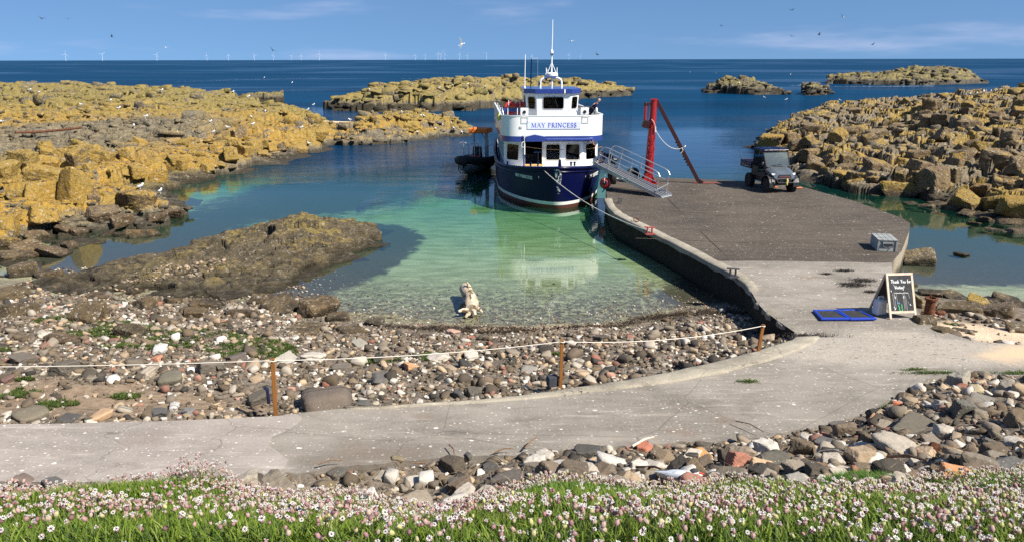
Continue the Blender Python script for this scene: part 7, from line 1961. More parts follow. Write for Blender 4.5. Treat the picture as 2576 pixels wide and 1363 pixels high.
strew(44, [(0, 330), (200, 370), (420, 350), (800, 330), (840, 360), (640, 410), (480, 440), (300, 450), (0, 460)], (26, 66), (0.55, 1.0), 72)

# ---- hand-placed stones: u, v, width px, height factor, colour, set
HAND = [
 (402, 890, 56, .9, (.68, .65, .60), PIT_S), (1410, 1190, 100, .7, (.60, .54, .46), PIT_S), (1372, 1158, 60, .9, (.55, .49, .42), PIT_S), (1537, 1168, 104, .55, (.62, .58, .52), RND_S), (1290, 1222, 118, .75, (.115, .10, .085), ANG_S),
 (2405, 1206, 92, .62, (.52, .25, .12), ANG_S), (2408, 968, 58, 1.15, (.30, .27, .22), ANG_S), (2420, 1045, 78, 1.2, (.13, .12, .10), ANG_S), (2310, 1078, 170, .45, (.125, .11, .085), FLAT_S), (2255, 1135, 150, .55, (.47, .41, .33), PIT_S),
 (1765, 1152, 62, .9, (.48, .26, .10), RND_S), (1945, 1172, 104, .7, (.115, .105, .085), ANG_S), (2015, 1222, 96, .8, (.27, .25, .22), FLAT_S), (1915, 1192, 78, .75, (.50, .33, .20), ANG_S), (822, 1020, 150, .55, (.14, .112, .09), RND_S),
 (662, 1008, 92, .7, (.115, .10, .08), ANG_S), (912, 1018, 46, .7, (.10, .095, .085), RND_S), (1152, 1000, 46, .9, (.085, .08, .075), RND_S), (1195, 995, 44, .9, (.12, .105, .085), ANG_S), (1512, 855, 46, .7, (.105, .09, .07), ANG_S), (1137, 842, 38, .9, (.42, .27, .21), PIT_S),
 (1185, 848, 36, .5, (.30, .13, .09), FLAT_S), (1175, 868, 22, .8, (.36, .14, .09), ANG_S), (1035, 928, 42, .7, (.46, .26, .14), ANG_S), (1100, 905, 60, .7, (.56, .50, .43), PIT_S), (1185, 900, 56, .6, (.56, .51, .44), PIT_S), (905, 870, 46, .6, (.26, .24, .2), ANG_S),
 (60, 908, 70, .6, (.13, .11, .09), ANG_S), (165, 938, 70, .8, (.12, .105, .085), ANG_S), (75, 1050, 84, .6, (.17, .145, .105), RND_S), (175, 1052, 72, .6, (.085, .08, .075), FLAT_S), (255, 1050, 70, .6, (.42, .28, .17), RND_S), (400, 1046, 58, .85, (.10, .095, .09), ANG_S), (438, 1030, 40, .9, (.55, .52, .48), PIT_S), (475, 1042, 40, .7, (.18, .17, .16), ANG_S),
 (430, 960, 66, .8, (.15, .135, .10), RND_S), (372, 945, 46, .9, (.50, .42, .33), ANG_S), (520, 935, 50, 1.1, (.14, .12, .10), ANG_S), (555, 930, 46, 1.1, (.17, .15, .12), ANG_S), (600, 905, 52, .9, (.11, .09, .08), ANG_S), (640, 915, 60, .6, (.12, .11, .10), ANG_S), (720, 905, 90, .4, (.50, .45, .38), FLAT_S),
 (395, 905, 34, .8, (.42, .19, .12), ANG_S), (20, 960, 40, .8, (.16, .10, .08), ANG_S), (790, 905, 70, .6, (.55, .49, .42), PIT_S), (860, 930, 60, .6, (.13, .11, .09), ANG_S), (960, 960, 62, .6, (.12, .11, .10), ANG_S), (1330, 935, 50, .6, (.26, .24, .21), RND_S), (1450, 905, 48, .5, (.5, .46, .4), FLAT_S),
 (1640, 1180, 70, .7, (.55, .49, .42), PIT_S), (1690, 1210, 90, .6, (.10, .09, .075), ANG_S), (1590, 1215, 70, .7, (.58, .52, .44), PIT_S), (1480, 1150, 90, .6, (.085, .08, .07), ANG_S), (1620, 1132, 44, .8, (.36, .14, .09), ANG_S), (1460, 1215, 56, .9, (.13, .105, .085), FLAT_S), (1150, 1215, 60, .7, (.10, .09, .08), ANG_S), (1050, 1208, 80, .5, (.55, .50, .43), FLAT_S),
 (960, 1200, 50, .6, (.30, .26, .2), ANG_S), (1230, 1180, 40, 1.1, (.085, .08, .075), ANG_S), (1180, 1150, 34, .8, (.11, .10, .09), RND_S), (1000, 1155, 44, .4, (.22, .18, .11), RND_S), (470, 1208, 84, .6, (.13, .11, .095), RND_S), (130, 1212, 50, .5, (.10, .095, .09), ANG_S), (60, 1208, 60, .5, (.16, .12, .10), RND_S), (850, 1190, 50, .5, (.11, .1, .085), RND_S),
 (2480, 1010, 90, .5, (.20, .18, .15), FLAT_S), (2540, 985, 70, .6, (.24, .21, .17), ANG_S), (2455, 985, 56, .7, (.46, .38, .24), RND_S), (2530, 1190, 130, .7, (.13, .125, .115), ANG_S), (2560, 1120, 90, .5, (.50, .45, .38), PIT_S), (2500, 1110, 70, .5, (.12, .11, .095), FLAT_S), (2080, 1120, 70, .6, (.11, .105, .1), ANG_S), (2110, 1080, 50, .7, (.12, .11, .1), ANG_S), (2030, 1110, 46, .7, (.5, .45, .38), ANG_S),
 (2200, 1060, 44, .8, (.45, .25, .13), RND_S), (2165, 1062, 44, .8, (.16, .13, .1), ANG_S), (2255, 1020, 32, .8, (.48, .17, .09), RND_S), (2420, 978, 34, .9, (.28, .12, .08), RND_S), (2300, 1165, 50, .6, (.52, .46, .38), ANG_S), (2120, 1180, 60, .7, (.5, .44, .36), FLAT_S), (1840, 1200, 60, .7, (.46, .41, .34), PIT_S), (1880, 1145, 50, .6, (.16, .14, .11), ANG_S), (2060, 1180, 46, .9, (.20, .13, .08), PIT_S),
]
used_xy = []
for (u, v, wpx, hz, col, pool) in HAND:
    wpx *= 0.88
    p = hit(u, v); w = wpx / px_scale(p)
    col = tuple(c * (0.8 if min(col) > 0.3 else 1.0) for c in col)
    o = put(rg.choice(pool), "stone", p - Vector((0, 0, 0.05 * w)), w, rg, col, hz, 0.15)
    used_xy.append((p.x, p.y, w * 0.5))
    note(o, p, w, colour_word(col), {id(PIT_S): "pitted", id(RND_S): "rounded", id(FLAT_S): "flat", id(ANG_S): "angular"}[id(pool)], "stone", wpx)

# ---- the shingle: thousands of stones; the largest stand alone, the rest are one mass
rs_ = np.random.RandomState(77)
def scatter(n, x0, x1, y0, y1, ok, med, sig, smin, smax):
    x = rs_.uniform(x0, x1, n); y = rs_.uniform(y0, y1, n); s = np.clip(med * np.exp(sig * rs_.normal(size=n)), smin, smax)
    k = ok(x, y, s); return x[k], y[k], s[k]
def on_beach(x, y, s):
    yF = curve_y(FAR, x); yS = curve_y(SHORE, x)
    soil = poly_sd(x, y, soil_poly); out = poly_sd(x, y, OUT)
    k = (y > yF + 0.04 + s * 0.45) & (y < yS + 4.5 * rs_.rand(len(x)) ** 1.6) & (x > -0.74 * y - 1) & (x < 9.2)
    k &= ~((soil > 0.1) & (rs_.rand(len(x)) < 0.72)) & (out < 0.15)
    inner = poly_sd(x, y, [(p.x, p.y) for p in wallL] + [(30, 10), (30, 30)])
    k &= inner < 0
    k &= (s < 0.13) | (y < yS - 0.4)
    return k
def on_bank(x, y, s):
    yN = curve_y(NEAR, x)
    lip = lip_y(x)
    e = 0.10 * fbm2(x * 1.5, y * 1.5, 41)
    return (y < yN - 0.04 + 0.25 * e - s * 0.3) & (y > lip - 0.12) & (np.abs(x) < 0.74 * y + 3)
def on_right(x, y, s):
    sd_ = poly_sd(x, y, xy([(2330, 735), (2450, 745), (2600, 765), (2640, 930), (2480, 880), (2400, 845), (2340, 815), (2320, 790)], 0.75))
    shell = poly_sd(x, y, shell_poly)
    return (sd_ > 0) & ((shell < 0) | (rs_.rand(len(x)) < 0.22))
parts_ = [scatter(38000, -16, 9.5, 11, 26, on_beach, 0.066, 0.58, 0.028, 0.32), scatter(17500, -11, 12.5, 5.2, 14.8, on_bank, 0.082, 0.60, 0.035, 0.36), scatter(2000, 8, 19, 15, 23, on_right, 0.10, 0.5, 0.04, 0.3)]
sx_ = np.concatenate([p[0] for p in parts_]); sy_ = np.concatenate([p[1] for p in parts_]); ss_ = np.concatenate([p[2] for p in parts_])
# the seaward shingle is finer
fine = smooth(3.2, 0.2, curve_y(SHORE, sx_) - sy_) * (sx_ > -6); ss_ = ss_ * (1 - 0.42 * fine)
keep = np.ones(len(sx_), bool)
for (x, y, r) in used_xy: keep &= (np.hypot(sx_ - x, sy_ - y) > r * 0.75)
sx_, sy_, ss_ = sx_[keep], sy_[keep], ss_[keep]
sz_ = G(sx_, sy_)
pxw = ss_ * F_PX / (sy_ * CP + (CAM_Z - sz_) * SP)
inview = np.abs(sx_) < 0.665 * (sy_ * CP + (CAM_Z - sz_) * SP)
order = np.argsort(-pxw * inview)
n_own = max(0, 298 - len(HAND))
own, rest = order[:n_own], order[n_own:]
for i in own:
    c = pick(rg); pool = rg.choices([ANG_S, RND_S, FLAT_S, PIT_S], [0.62, 0.08, 0.22, 0.3 if colour_word(c) in ("white", "pale buff") else 0.0])[0]
    p = Vector((sx_[i], sy_[i], sz_[i]))
    hz = rg.uniform(0.7, 1.1)
    o = put(rg.choice(pool), "stone", p, float(ss_[i]), rg, c, hz, 0.3)
    note(o, p, float(ss_[i]), colour_word(c), {id(PIT_S): "pitted", id(RND_S): "rounded", id(FLAT_S): "flat", id(ANG_S): "angular"}[id(pool)], "stone", float(pxw[i]))
label_stones()

def merge_rocks(name, X, Y, Z, S, protos, cols, mat, seed, tilt=0.5, kind="stuff", sink=0.0, zs=(0.6, 1.1), yaw=6.283):
    r = np.random.RandomState(seed); VV, TT, CC = [], [], []; off = 0
    which = r.randint(0, len(protos), len(X))
    for k, (P, T) in enumerate(protos):
        idx = np.where(which == k)[0]
        if not len(idx): continue
        n = len(idx); a = r.uniform(-yaw / 2, yaw / 2, n); tx = r.uniform(-tilt, tilt, n); ty_ = r.uniform(-tilt, tilt, n)
        sc = np.stack([S[idx] * r.uniform(0.8, 1.2, n), S[idx] * r.uniform(0.7, 1.1, n), S[idx] * r.uniform(zs[0], zs[1], n)], -1)
        Q = P[None] * sc[:, None, :]
        def rot(Q, ang, i, j):
            c, s = np.cos(ang)[:, None], np.sin(ang)[:, None]; A, B = Q[..., i].copy(), Q[..., j].copy()
            Q[..., i] = A * c - B * s; Q[..., j] = A * s + B * c
        rot(Q, tx, 1, 2); rot(Q, ty_, 0, 2); rot(Q, a, 0, 1)
        Q += np.stack([X[idx], Y[idx], Z[idx] - sink * S[idx]], -1)[:, None, :]
        VV.append(Q.reshape(-1, 3)); TT.append((T[None] + (np.arange(n) * len(P))[:, None, None] + off).reshape(-1, 3)); off += n * len(P)
        if cols is not None: CC.append(np.repeat(cols[idx], len(P), 0))
    o = mesh_np(name, np.vstack(VV), tris=np.vstack(TT), mat=mat, colors=np.vstack(CC) if cols is not None else None)
    return tag(o, kind=kind)
def hull_shape(seed, flat):
    r = np.random.RandomState(seed); c = np.array([[x, y, z] for x in (-1, 1) for y in (-1, 1) for z in (-1, 1)], float)
    c = c * (0.62 + 0.38 * r.rand(8, 3)) * np.array([1, r.uniform(.6, 1), flat]); c = np.vstack([c, r.normal(size=(4, 3)) * np.array([0.6, 0.5, 0.55 * flat])])
    bm = bmesh.new()
    for p in c: bm.verts.new(p)
    bmesh.ops.convex_hull(bm, input=bm.verts[:]); bmesh.ops.delete(bm, geom=[v for v in bm.verts if not v.link_faces], context='VERTS')
    bmesh.ops.bevel(bm, geom=bm.edges[:], offset=0.09, segments=1, affect='EDGES', clamp_overlap=True); bmesh.ops.triangulate(bm, faces=bm.faces[:])
    bm.verts.index_update(); V = np.array([v.co[:] for v in bm.verts]); T = np.array([[v.index for v in f.verts] for f in bm.faces]); bm.free()
    V[:, 2] -= V[:, 2].min() * 0.7
    return V / np.ptp(V[:, 0]), T
PROT2 = [hull_shape(s, 0.35 + 0.04 * (s % 9)) for s in range(200, 214)] + [rock_shape(s, 2, planes=6, angular=0.6, boxy=0.5, rough=0.05, dims=(1, random.Random(s).uniform(.65, 1), random.Random(s + 1).uniform(.4, .8))) for s in range(100, 110)]
cols = np.array([pick(rg) for _ in rest])
gp_ = xy([(230, 705), (330, 680), (440, 655), (570, 640), (560, 662), (420, 690), (300, 722)], 0.45); nx_ = rs_.uniform(-15, -7, 4000); ny_ = rs_.uniform(23, 30, 4000)
k_ = poly_sd(nx_, ny_, gp_) > 0; nx_, ny_ = nx_[k_][:900], ny_[k_][:900]; nz_ = np.array([ground_z(a, b) for a, b in zip(nx_, ny_)])
cols = np.vstack([cols, np.array([rg.choice(BROWN + BUFF + GREY) for _ in nx_]).reshape(-1, 3)])
peb = merge_rocks("pebbles", np.concatenate([sx_[rest], nx_]), np.concatenate([sy_[rest], ny_]), np.concatenate([sz_[rest], nz_]), np.concatenate([ss_[rest], 0.05 + 0.09 * rs_.rand(len(nx_))]), PROT2, cols, M["pebble"], 5)
tag(peb, "mixed grey, brown and pale shingle covering the beach and the bank")
# rubble broken over the rock shores
def rubble(name, obj, n, size, seed, mat, ymax, label):
    V_ = np.empty(len(obj.data.vertices) * 3, np.float32); obj.data.vertices.foreach_get("co", V_); V_ = V_.reshape(-1, 3)
    r = np.random.RandomState(seed); ok = np.where((V_[:, 2] > 0.1) & (V_[:, 1] < ymax))[0]; i = r.choice(ok, n)
    s = size * (V_[i, 1] / 45.0) ** 0.75 * np.exp(0.45 * r.normal(size=n)); s = np.clip(s, 0.12, 1.9)
    return tag(merge_rocks(name, V_[i, 0] + r.uniform(-.2, .2, n), V_[i, 1] + r.uniform(-.2, .2, n), V_[i, 2], s, PROT3, None, mat, seed, 0.2, sink=0.12, zs=(0.5, 0.95), yaw=1.1), label)
PROT3 = [hull_shape(s, 0.25 + 0.06 * (s % 9)) for s in range(230, 248)]
rubble("rubble", headland, 3800, 0.24, 14, M["headland"], 100, "small broken stone scattered over the yellow headland")
rubble("rubble", headland, 2200, 0.46, 15, M["headland"], 130, "broken blocks and slabs strewn over the yellow headland")
rubble("rubble", islet_long, 900, 0.55, 17, M["islet"], 170, "broken blocks covering the long islet"); rubble("rubble", islet_near, 420, 0.40, 18, M["headland"], 90, "broken blocks covering the near islet")
for k_, s_ in enumerate((skerry_a, skerry_b, skerry_c)): rubble("rubble", s_, 140 if k_ < 2 else 320, 0.42, 19 + k_, M["skerry"], 300, ("broken blocks covering the crowned skerry", "broken blocks covering the smallest skerry", "broken blocks covering the farthest skerry")[k_])
rubble("rubble", mass, 1300, 0.40, 16, M["mass"], 95, "broken blocks wedged between the boulders of the rock ridge")
# ------------------------------------------------------------------ people
def skin_mesh(name, pts, edges, mat, parent=None, sub=2, root=0):
    """pts: {key: (x, y, z, r)}; grown with a Skin modifier, kept as one continuous mesh"""
    keys = list(pts); ix = {k: i for i, k in enumerate(keys)}
    me = bpy.data.meshes.new(name)
    me.from_pydata([pts[k][:3] for k in keys], [(ix[a], ix[b]) for a, b in edges], [])
    me.materials.append(mat)
    o = bpy.data.objects.new(name, me); COL.objects.link(o)
    if parent is not None: o.parent = parent
    sk = o.modifiers.new("skin", 'SKIN'); sk.use_smooth_shade = True
    if not me.skin_vertices: me.skin_vertices.new()
    lay = me.skin_vertices[0].data
    for k, i in ix.items():
        r = pts[k][3]; lay[i].radius = (r, r) if not isinstance(r, tuple) else r
        lay[i].use_root = (i == root)
    s = o.modifiers.new("smooth", 'SUBSURF'); s.levels = sub; s.render_levels = sub
    return o

def finger_set(pts, edges, wrist, palm, side_dir, out_dir, tag_, curl=0.5):
    """palm and five separate bent fingers"""
    w = Vector(pts[wrist][:3]); p = Vector(palm); d = (p - w).normalized(); s = Vector(side_dir).normalized(); c = Vector(out_dir).normalized()
    pts[tag_ + "p"] = (*p, 0.032); edges.append((wrist, tag_ + "p"))
    for k, (off, ln) in enumerate(((-0.030, 0.070), (-0.010, 0.080), (0.011, 0.075), (0.030, 0.058))):
        b = p + s * off + d * 0.035; m = b + d * ln * 0.5 + c * 0.012; e = m + (d * (1 - curl) + c * curl) * ln * 0.5
        for n, q, r in (("a", b, 0.011), ("b", m, 0.0095), ("c", e, 0.0075)): pts[f"{tag_}{k}{n}"] = (*q, r)
        edges += [(tag_ + "p", f"{tag_}{k}a"), (f"{tag_}{k}a", f"{tag_}{k}b"), (f"{tag_}{k}b", f"{tag_}{k}c")]
    b = w + d * 0.045 - s * 0.035; e = b + d * 0.045 - s * 0.022 + c * 0.015
    pts[tag_ + "t"] = (*b, 0.013); pts[tag_ + "u"] = (*e, 0.010); edges += [(tag_ + "p", tag_ + "t"), (tag_ + "t", tag_ + "u")]

def face(head_c, fwd, up, parent):
    """nose, ears, eyes and mouth set on the head"""
    f = Vector(fwd).normalized(); u = (Vector(up) - f * Vector(up).dot(f)).normalized(); s = f.cross(u); c = Vector(head_c)
    mb = MB(); mb.sphere(c + f * 0.098 - u * 0.012, 0.02, 8, 6, (0.8, 1, 1.3)); 
    for k in (-1, 1): mb.sphere(c + s * 0.078 * k - u * 0.005, 0.026, 8, 6, (0.6, 1, 1.3))
    mb.build("face_relief", M["skin"], parent, True)
    mb = MB()
    for k in (-1, 1): mb.sphere(c + f * 0.085 + s * 0.032 * k + u * 0.018, 0.009, 6, 5)
    mb.bar(c + f * 0.088 - u * 0.05 - s * 0.022, c + f * 0.088 - u * 0.05 + s * 0.022, 0.008)
    mb.build("eyes_and_mouth", M["hair"], parent)

# the crewman on the upper deck, leaning out over the side
def person_deck():
    b0 = boat.matrix_basis @ Vector((2.28, 6.0, 3.2))
    P = {}; E = []
    ln = Vector((0.52, -0.16, 0.0))          # lean towards the pier
    def V3(x, y, z): return b0 + Vector((x, y, z))
    P["hip"] = (*V3(0, 0, 0.92), 0.135)
    P["waist"] = (*V3(0.10, -0.02, 1.10), 0.125); P["chest"] = (*V3(0.26, -0.07, 1.32), 0.155); P["neckb"] = (*V3(0.40, -0.11, 1.49), 0.085); P["neck"] = (*V3(0.46, -0.13, 1.56), 0.055)
    P["headl"] = (*V3(0.51, -0.16, 1.60), 0.078); P["headt"] = (*V3(0.53, -0.17, 1.70), 0.085); P["crown"] = (*V3(0.52, -0.16, 1.755), 0.06)
    E += [("hip", "waist"), ("waist", "chest"), ("chest", "neckb"), ("neckb", "neck"), ("neck", "headl"), ("headl", "headt"), ("headt", "crown")]
    for s, n in ((1, "l"), (-1, "r")):
        oy = -0.21 * s
        P["sh" + n] = (*V3(0.33, -0.09 + oy, 1.42), 0.070); P["el" + n] = (*V3(0.42, -0.12 + oy * 1.25, 1.16), 0.050); P["wr" + n] = (*V3(0.46 + 0.02 * s, -0.10 + oy * 1.1, 1.02), 0.032)
        E += [("chest", "sh" + n), ("sh" + n, "el" + n), ("el" + n, "wr" + n)]
        finger_set(P, E, "wr" + n, V3(0.47, -0.10 + oy * 1.1, 0.965), (0, 1, 0), (-1, 0, -0.4), "h" + n)
        P["hj" + n] = (*V3(-0.02, oy * 0.45, 0.86), 0.095); P["kn" + n] = (*V3(0.02, oy * 0.5, 0.48), 0.062); P["an" + n] = (*V3(-0.04, oy * 0.5, 0.09), 0.042); P["to" + n] = (*V3(0.12, oy * 0.55, 0.04), 0.036)
        E += [("hip", "hj" + n), ("hj" + n, "kn" + n), ("kn" + n, "an" + n), ("an" + n, "to" + n)]
    o = skin_mesh("person", P, E, M["skin"])
    tag(o, "balding man in a navy jacket leaning over the rail of the boat's upper deck", "person")
    J = {k: (*P[k][:3], P[k][3] + d) for k, d in (("hip", 0.035), ("waist", 0.035), ("chest", 0.03), ("neckb", 0.015), ("shl", 0.022), ("ell", 0.018), ("wrl", 0.016), ("shr", 0.022), ("elr", 0.018), ("wrr", 0.016))}
    skin_mesh("jacket", J, [("hip", "waist"), ("waist", "chest"), ("chest", "neckb"), ("chest", "shl"), ("shl", "ell"), ("ell", "wrl"), ("chest", "shr"), ("shr", "elr"), ("elr", "wrr")], M["navy"], o)
    T = {k: (*P[k][:3], P[k][3] + 0.018) for k in ("hip", "hjl", "knl", "anl", "hjr", "knr", "anr")}
    skin_mesh("trousers", T, [("hip", "hjl"), ("hjl", "knl"), ("knl", "anl"), ("hip", "hjr"), ("hjr", "knr"), ("knr", "anr")], M["navy"], o)
    c = Vector(P["headt"][:3]); face(c, (0.75, -0.5, -0.25), (0, 0, 1), o)
    mb = MB(); mb.sphere(c + Vector((-0.035, 0.03, -0.015)), 0.088, 12, 8, (0.9, 1, 0.7)); mb.build("hair", M["hair"], o, True)
person_deck()
# coil of white rope on the rail by him
mb = MB()
for k in range(4):
    mb.tube([boat.matrix_basis @ Vector((2.52 + 0.02 * k, 5.0 + 0.16 * math.cos(a) + 0.09 * k, 4.36 + 0.12 * math.sin(a))) for a in [2 * math.pi * j / 12 for j in range(13)]], 0.035, 6)
tag(mb.build("rope_coil", M["white"]), "coil of white rope hung over the corner of the boat's upper bulwark", "rope")

def person_pier():
    b0 = at(1541, 450, PIER_Z) + Vector((0.0, 0.1, 0)); b0.z = PIER_Z
    P = {}; E = []
    def V3(x, y, z): return b0 + Vector((x, y, z))
    P["hip"] = (*V3(0, 0, 0.98), 0.135); P["waist"] = (*V3(-0.14, -0.03, 1.14), 0.125); P["chest"] = (*V3(-0.36, -0.08, 1.25), 0.15); P["neckb"] = (*V3(-0.53, -0.12, 1.31), 0.085); P["neck"] = (*V3(-0.58, -0.14, 1.34), 0.055)
    P["headl"] = (*V3(-0.62, -0.17, 1.36), 0.075); P["headt"] = (*V3(-0.66, -0.19, 1.42), 0.085); P["crown"] = (*V3(-0.67, -0.19, 1.475), 0.062)
    E += [("hip", "waist"), ("waist", "chest"), ("chest", "neckb"), ("neckb", "neck"), ("neck", "headl"), ("headl", "headt"), ("headt", "crown")]
    for s, n in ((1, "l"), (-1, "r")):
        oy = -0.2 * s
        P["sh" + n] = (*V3(-0.44, -0.10 + oy, 1.26), 0.068); P["el" + n] = (*V3(-0.54, -0.14 + oy * 1.2, 1.02), 0.048); P["wr" + n] = (*V3(-0.70, -0.15 + oy * 0.8, 0.92), 0.032)
        E += [("chest", "sh" + n), ("sh" + n, "el" + n), ("el" + n, "wr" + n)]
        finger_set(P, E, "wr" + n, V3(-0.755, -0.15 + oy * 0.7, 0.905), (0, 1, 0), (0, 0, -1), "h" + n)
        P["hj" + n] = (*V3(0.03, oy * 0.5, 0.90), 0.10); P["kn" + n] = (*V3(0.0 + 0.05 * s, oy * 0.55, 0.50), 0.064); P["an" + n] = (*V3(0.05 + 0.03 * s, oy * 0.55, 0.10), 0.043); P["to" + n] = (*V3(-0.10 + 0.03 * s, oy * 0.6 - 0.03, 0.045), 0.037)
        E += [("hip", "hj" + n), ("hj" + n, "kn" + n), ("kn" + n, "an" + n), ("an" + n, "to" + n)]
    o = skin_mesh("person", P, E, M["skin"])
    tag(o, "person in navy top and camouflage shorts bending over behind the gangway", "person")
    J = {k: (*P[k][:3], P[k][3] + d) for k, d in (("hip", 0.03), ("waist", 0.03), ("chest", 0.028), ("neckb", 0.012), ("shl", 0.02), ("ell", 0.016), ("shr", 0.02), ("elr", 0.016))}
    skin_mesh("top", J, [("hip", "waist"), ("waist", "chest"), ("chest", "neckb"), ("chest", "shl"), ("shl", "ell"), ("chest", "shr"), ("shr", "elr")], M["navy"], o)
    T = {"hip": (*P["hip"][:3], 0.158)}; ed = []
    for n in "lr":
        a, k = Vector(P["hj" + n][:3]), Vector(P["kn" + n][:3]); T["hj" + n] = (*a, 0.125); T["kn" + n] = (*(a.lerp(k, 1.05)), 0.098); ed += [("hip", "hj" + n), ("hj" + n, "kn" + n)]
    skin_mesh("shorts", T, ed, M["camo"], o)
    for n in "lr":
        skin_mesh("shoe", {"a": (*P["an" + n][:3], 0.052), "b": (*(Vector(P["an" + n][:3]) - Vector((0, 0, 0.05))), 0.05), "c": (*P["to" + n][:3], 0.045)}, [("a", "b"), ("b", "c")], M["shoe"], o)
    c = Vector(P["headt"][:3]); face(c, (-0.85, -0.3, -0.45), (0, 0, 1), o)
    MB().sphere(c + Vector((0.02, 0.01, 0.03)), 0.092, 12, 8, (1, 1, 0.8)).build("hair", M["hair"], o, True)
person_pier()

# ------------------------------------------------------------------ birds
def perched_meshes():
    out = {}
    b = MB(); b.sphere((0, 0, 0.19), 0.10, 12, 8, (0.8, 1.75, 0.85), Euler((R(-22), 0, 0)).to_matrix()); b.tube([(0, -0.13, 0.24), (0, -0.17, 0.31), (0, -0.19, 0.34)], [0.055, 0.045, 0.05], 8); b.sphere((0, -0.20, 0.355), 0.058, 10, 8)
    for x in (-0.03, 0.03): b.cyl((x, 0.0, 0.13), (x, 0.0, -0.02), 0.010, n=6)
    out["body"] = b
    w = MB()
    for s in (-1, 1): w.sphere((0.065 * s, 0.05, 0.20), 0.095, 8, 6, (0.30, 1.9, 0.62), Euler((R(-18), 0, R(4 * s))).to_matrix())
    w.sphere((0, 0.20, 0.165), 0.06, 8, 6, (0.7, 1.9, 0.25)); out["wing"] = w
    k = MB(); k.tube([(0, -0.25, 0.35), (0, -0.30, 0.343), (0, -0.315, 0.33)], [0.016, 0.012, 0.004], 6); out["beak"] = k
    return out
pm = perched_meshes()
gull0 = pm["body"].build("gull", M["gull_white"], None, True)
gw0 = pm["wing"].build("wings", M["gull_grey"], gull0, True); gb0 = pm["beak"].build("beak", M["beak_yellow"], gull0, True)
fb_ = MB(); fb_.sphere((0, 0, 0), 0.085, 10, 8, (0.9, 2.1, 0.8)); fb_.sphere((0, -0.20, 0.01), 0.055, 8, 6); fb_.sphere((0, 0.20, 0.0), 0.07, 8, 6, (0.8, 1.5, 0.2)); fb_.tube([(0, -0.25, 0.01), (0, -0.30, 0.0)], [0.015, 0.005], 6)
def fly_wing(s, dih, mb):
    a, b, c = Vector((0.04 * s, -0.06, 0.03)), Vector((0.36 * s, -0.10, 0.03 + 0.36 * dih)), Vector((0.68 * s, 0.08, 0.03 + 0.66 * dih * 0.9))
    for p, q, w0, w1 in ((a, b, 0.17, 0.15), (b, c, 0.15, 0.02)):
        vs = [p + Vector((0, 0, 0.008)), q + Vector((0, 0, 0.008)), q + Vector((0, w1, 0.004)), p + Vector((0, w0, 0.004)), p - Vector((0, 0, 0.008)), q - Vector((0, 0, 0.008)), q + Vector((0, w1, -0.004)), p + Vector((0, w0, -0.004))]
        mb.add(vs, [(0, 1, 2, 3), (7, 6, 5, 4), (0, 4, 5, 1), (1, 5, 6, 2), (2, 6, 7, 3), (3, 7, 4, 0)])
wg = MB(); fly_wing(1, 0.35, wg); fly_wing(-1, 0.35, wg)
fg0 = fb_.build("flying_gull", M["gull_white"], None, True); fw0 = wg.build("wings", M["gull_grey"], fg0)
fd0 = fb_.build("flying_bird", M["gull_dark"], None, True); fdw0 = wg.build("wings", M["gull_dark"], fd0)
TREE = {}
for o in bpy.data.objects:
    if o.parent: TREE.setdefault(o.parent.name, []).append(o)
LAND2 = bvh_of(headland, mass, outcrop, ledge, islet_near, islet_long, skerry_a, skerry_b, skerry_c, *[o for o in COL.objects if o.name.startswith("rubble")])
def hit2(u, v):
    loc, *_ = LAND2.ray_cast(CAMV, Vector(ray(u, v)).normalized(), 500)
    return loc
def z5(l): return [(x / 2.954, 167.7 + y / 2.954) for x, y in l]
PERCH = [("headland", z5([(217, 186), (290, 206), (20, 425), (610, 296), (825, 268), (880, 326), (1198, 192), (1443, 240), (1733, 192), (1843, 240), (1972, 348), (1080, 388), (997, 458), (1302, 515), (1565, 428), (1873, 388), (1878, 448), (1700, 470), (1580, 506), (2238, 470), (2300, 590), (1040, 922), (1190, 950)])),
         ("long islet", [((1100 + x / 1.84) / 1.4907, (250 + y / 1.84) / 1.4907) for x, y in [(815, 136), (525, 170), (1005, 158), (1103, 140), (1203, 134), (1328, 150), (1065, 160), (395, 312)]]),
         ("near islet", [((1100 + x / 1.84) / 1.4907, (250 + y / 1.84) / 1.4907) for x, y in [(750, 328), (905, 356), (1030, 420), (985, 440), (1110, 440), (1165, 470), (1090, 405), (680, 545), (570, 540), (860, 470)]]),
         ("crowned skerry", [((2600 + x / 2.004) / 1.4907, (220 + y / 2.004) / 1.4907) for x, y in [(457, 190), (250, 216), (297, 214), (345, 195)]]),
         ("smallest skerry", [((2600 + x / 2.004) / 1.4907, (220 + y / 2.004) / 1.4907) for x, y in [(905, 215), (925, 222), (1000, 238)]]),
         ("farthest skerry", [((2600 + x / 2.004) / 1.4907, (220 + y / 2.004) / 1.4907) for x, y in [(1885, 98), (1400, 140)]]),
         ("right-hand ridge's top", [((2600 + x / 2.004) / 1.4907, (220 + y / 2.004) / 1.4907) for x, y in [(2040, 290), (2090, 285), (2135, 278), (2180, 266), (2235, 262), (2290, 250), (2265, 258), (1825, 312)]])]
gr_ = random.Random(4); first = True
ORD = "first second third fourth fifth sixth seventh eighth ninth tenth eleventh twelfth 13th 14th 15th 16th 17th 18th 19th 20th 21st 22nd 23rd 24th 25th 26th".split()
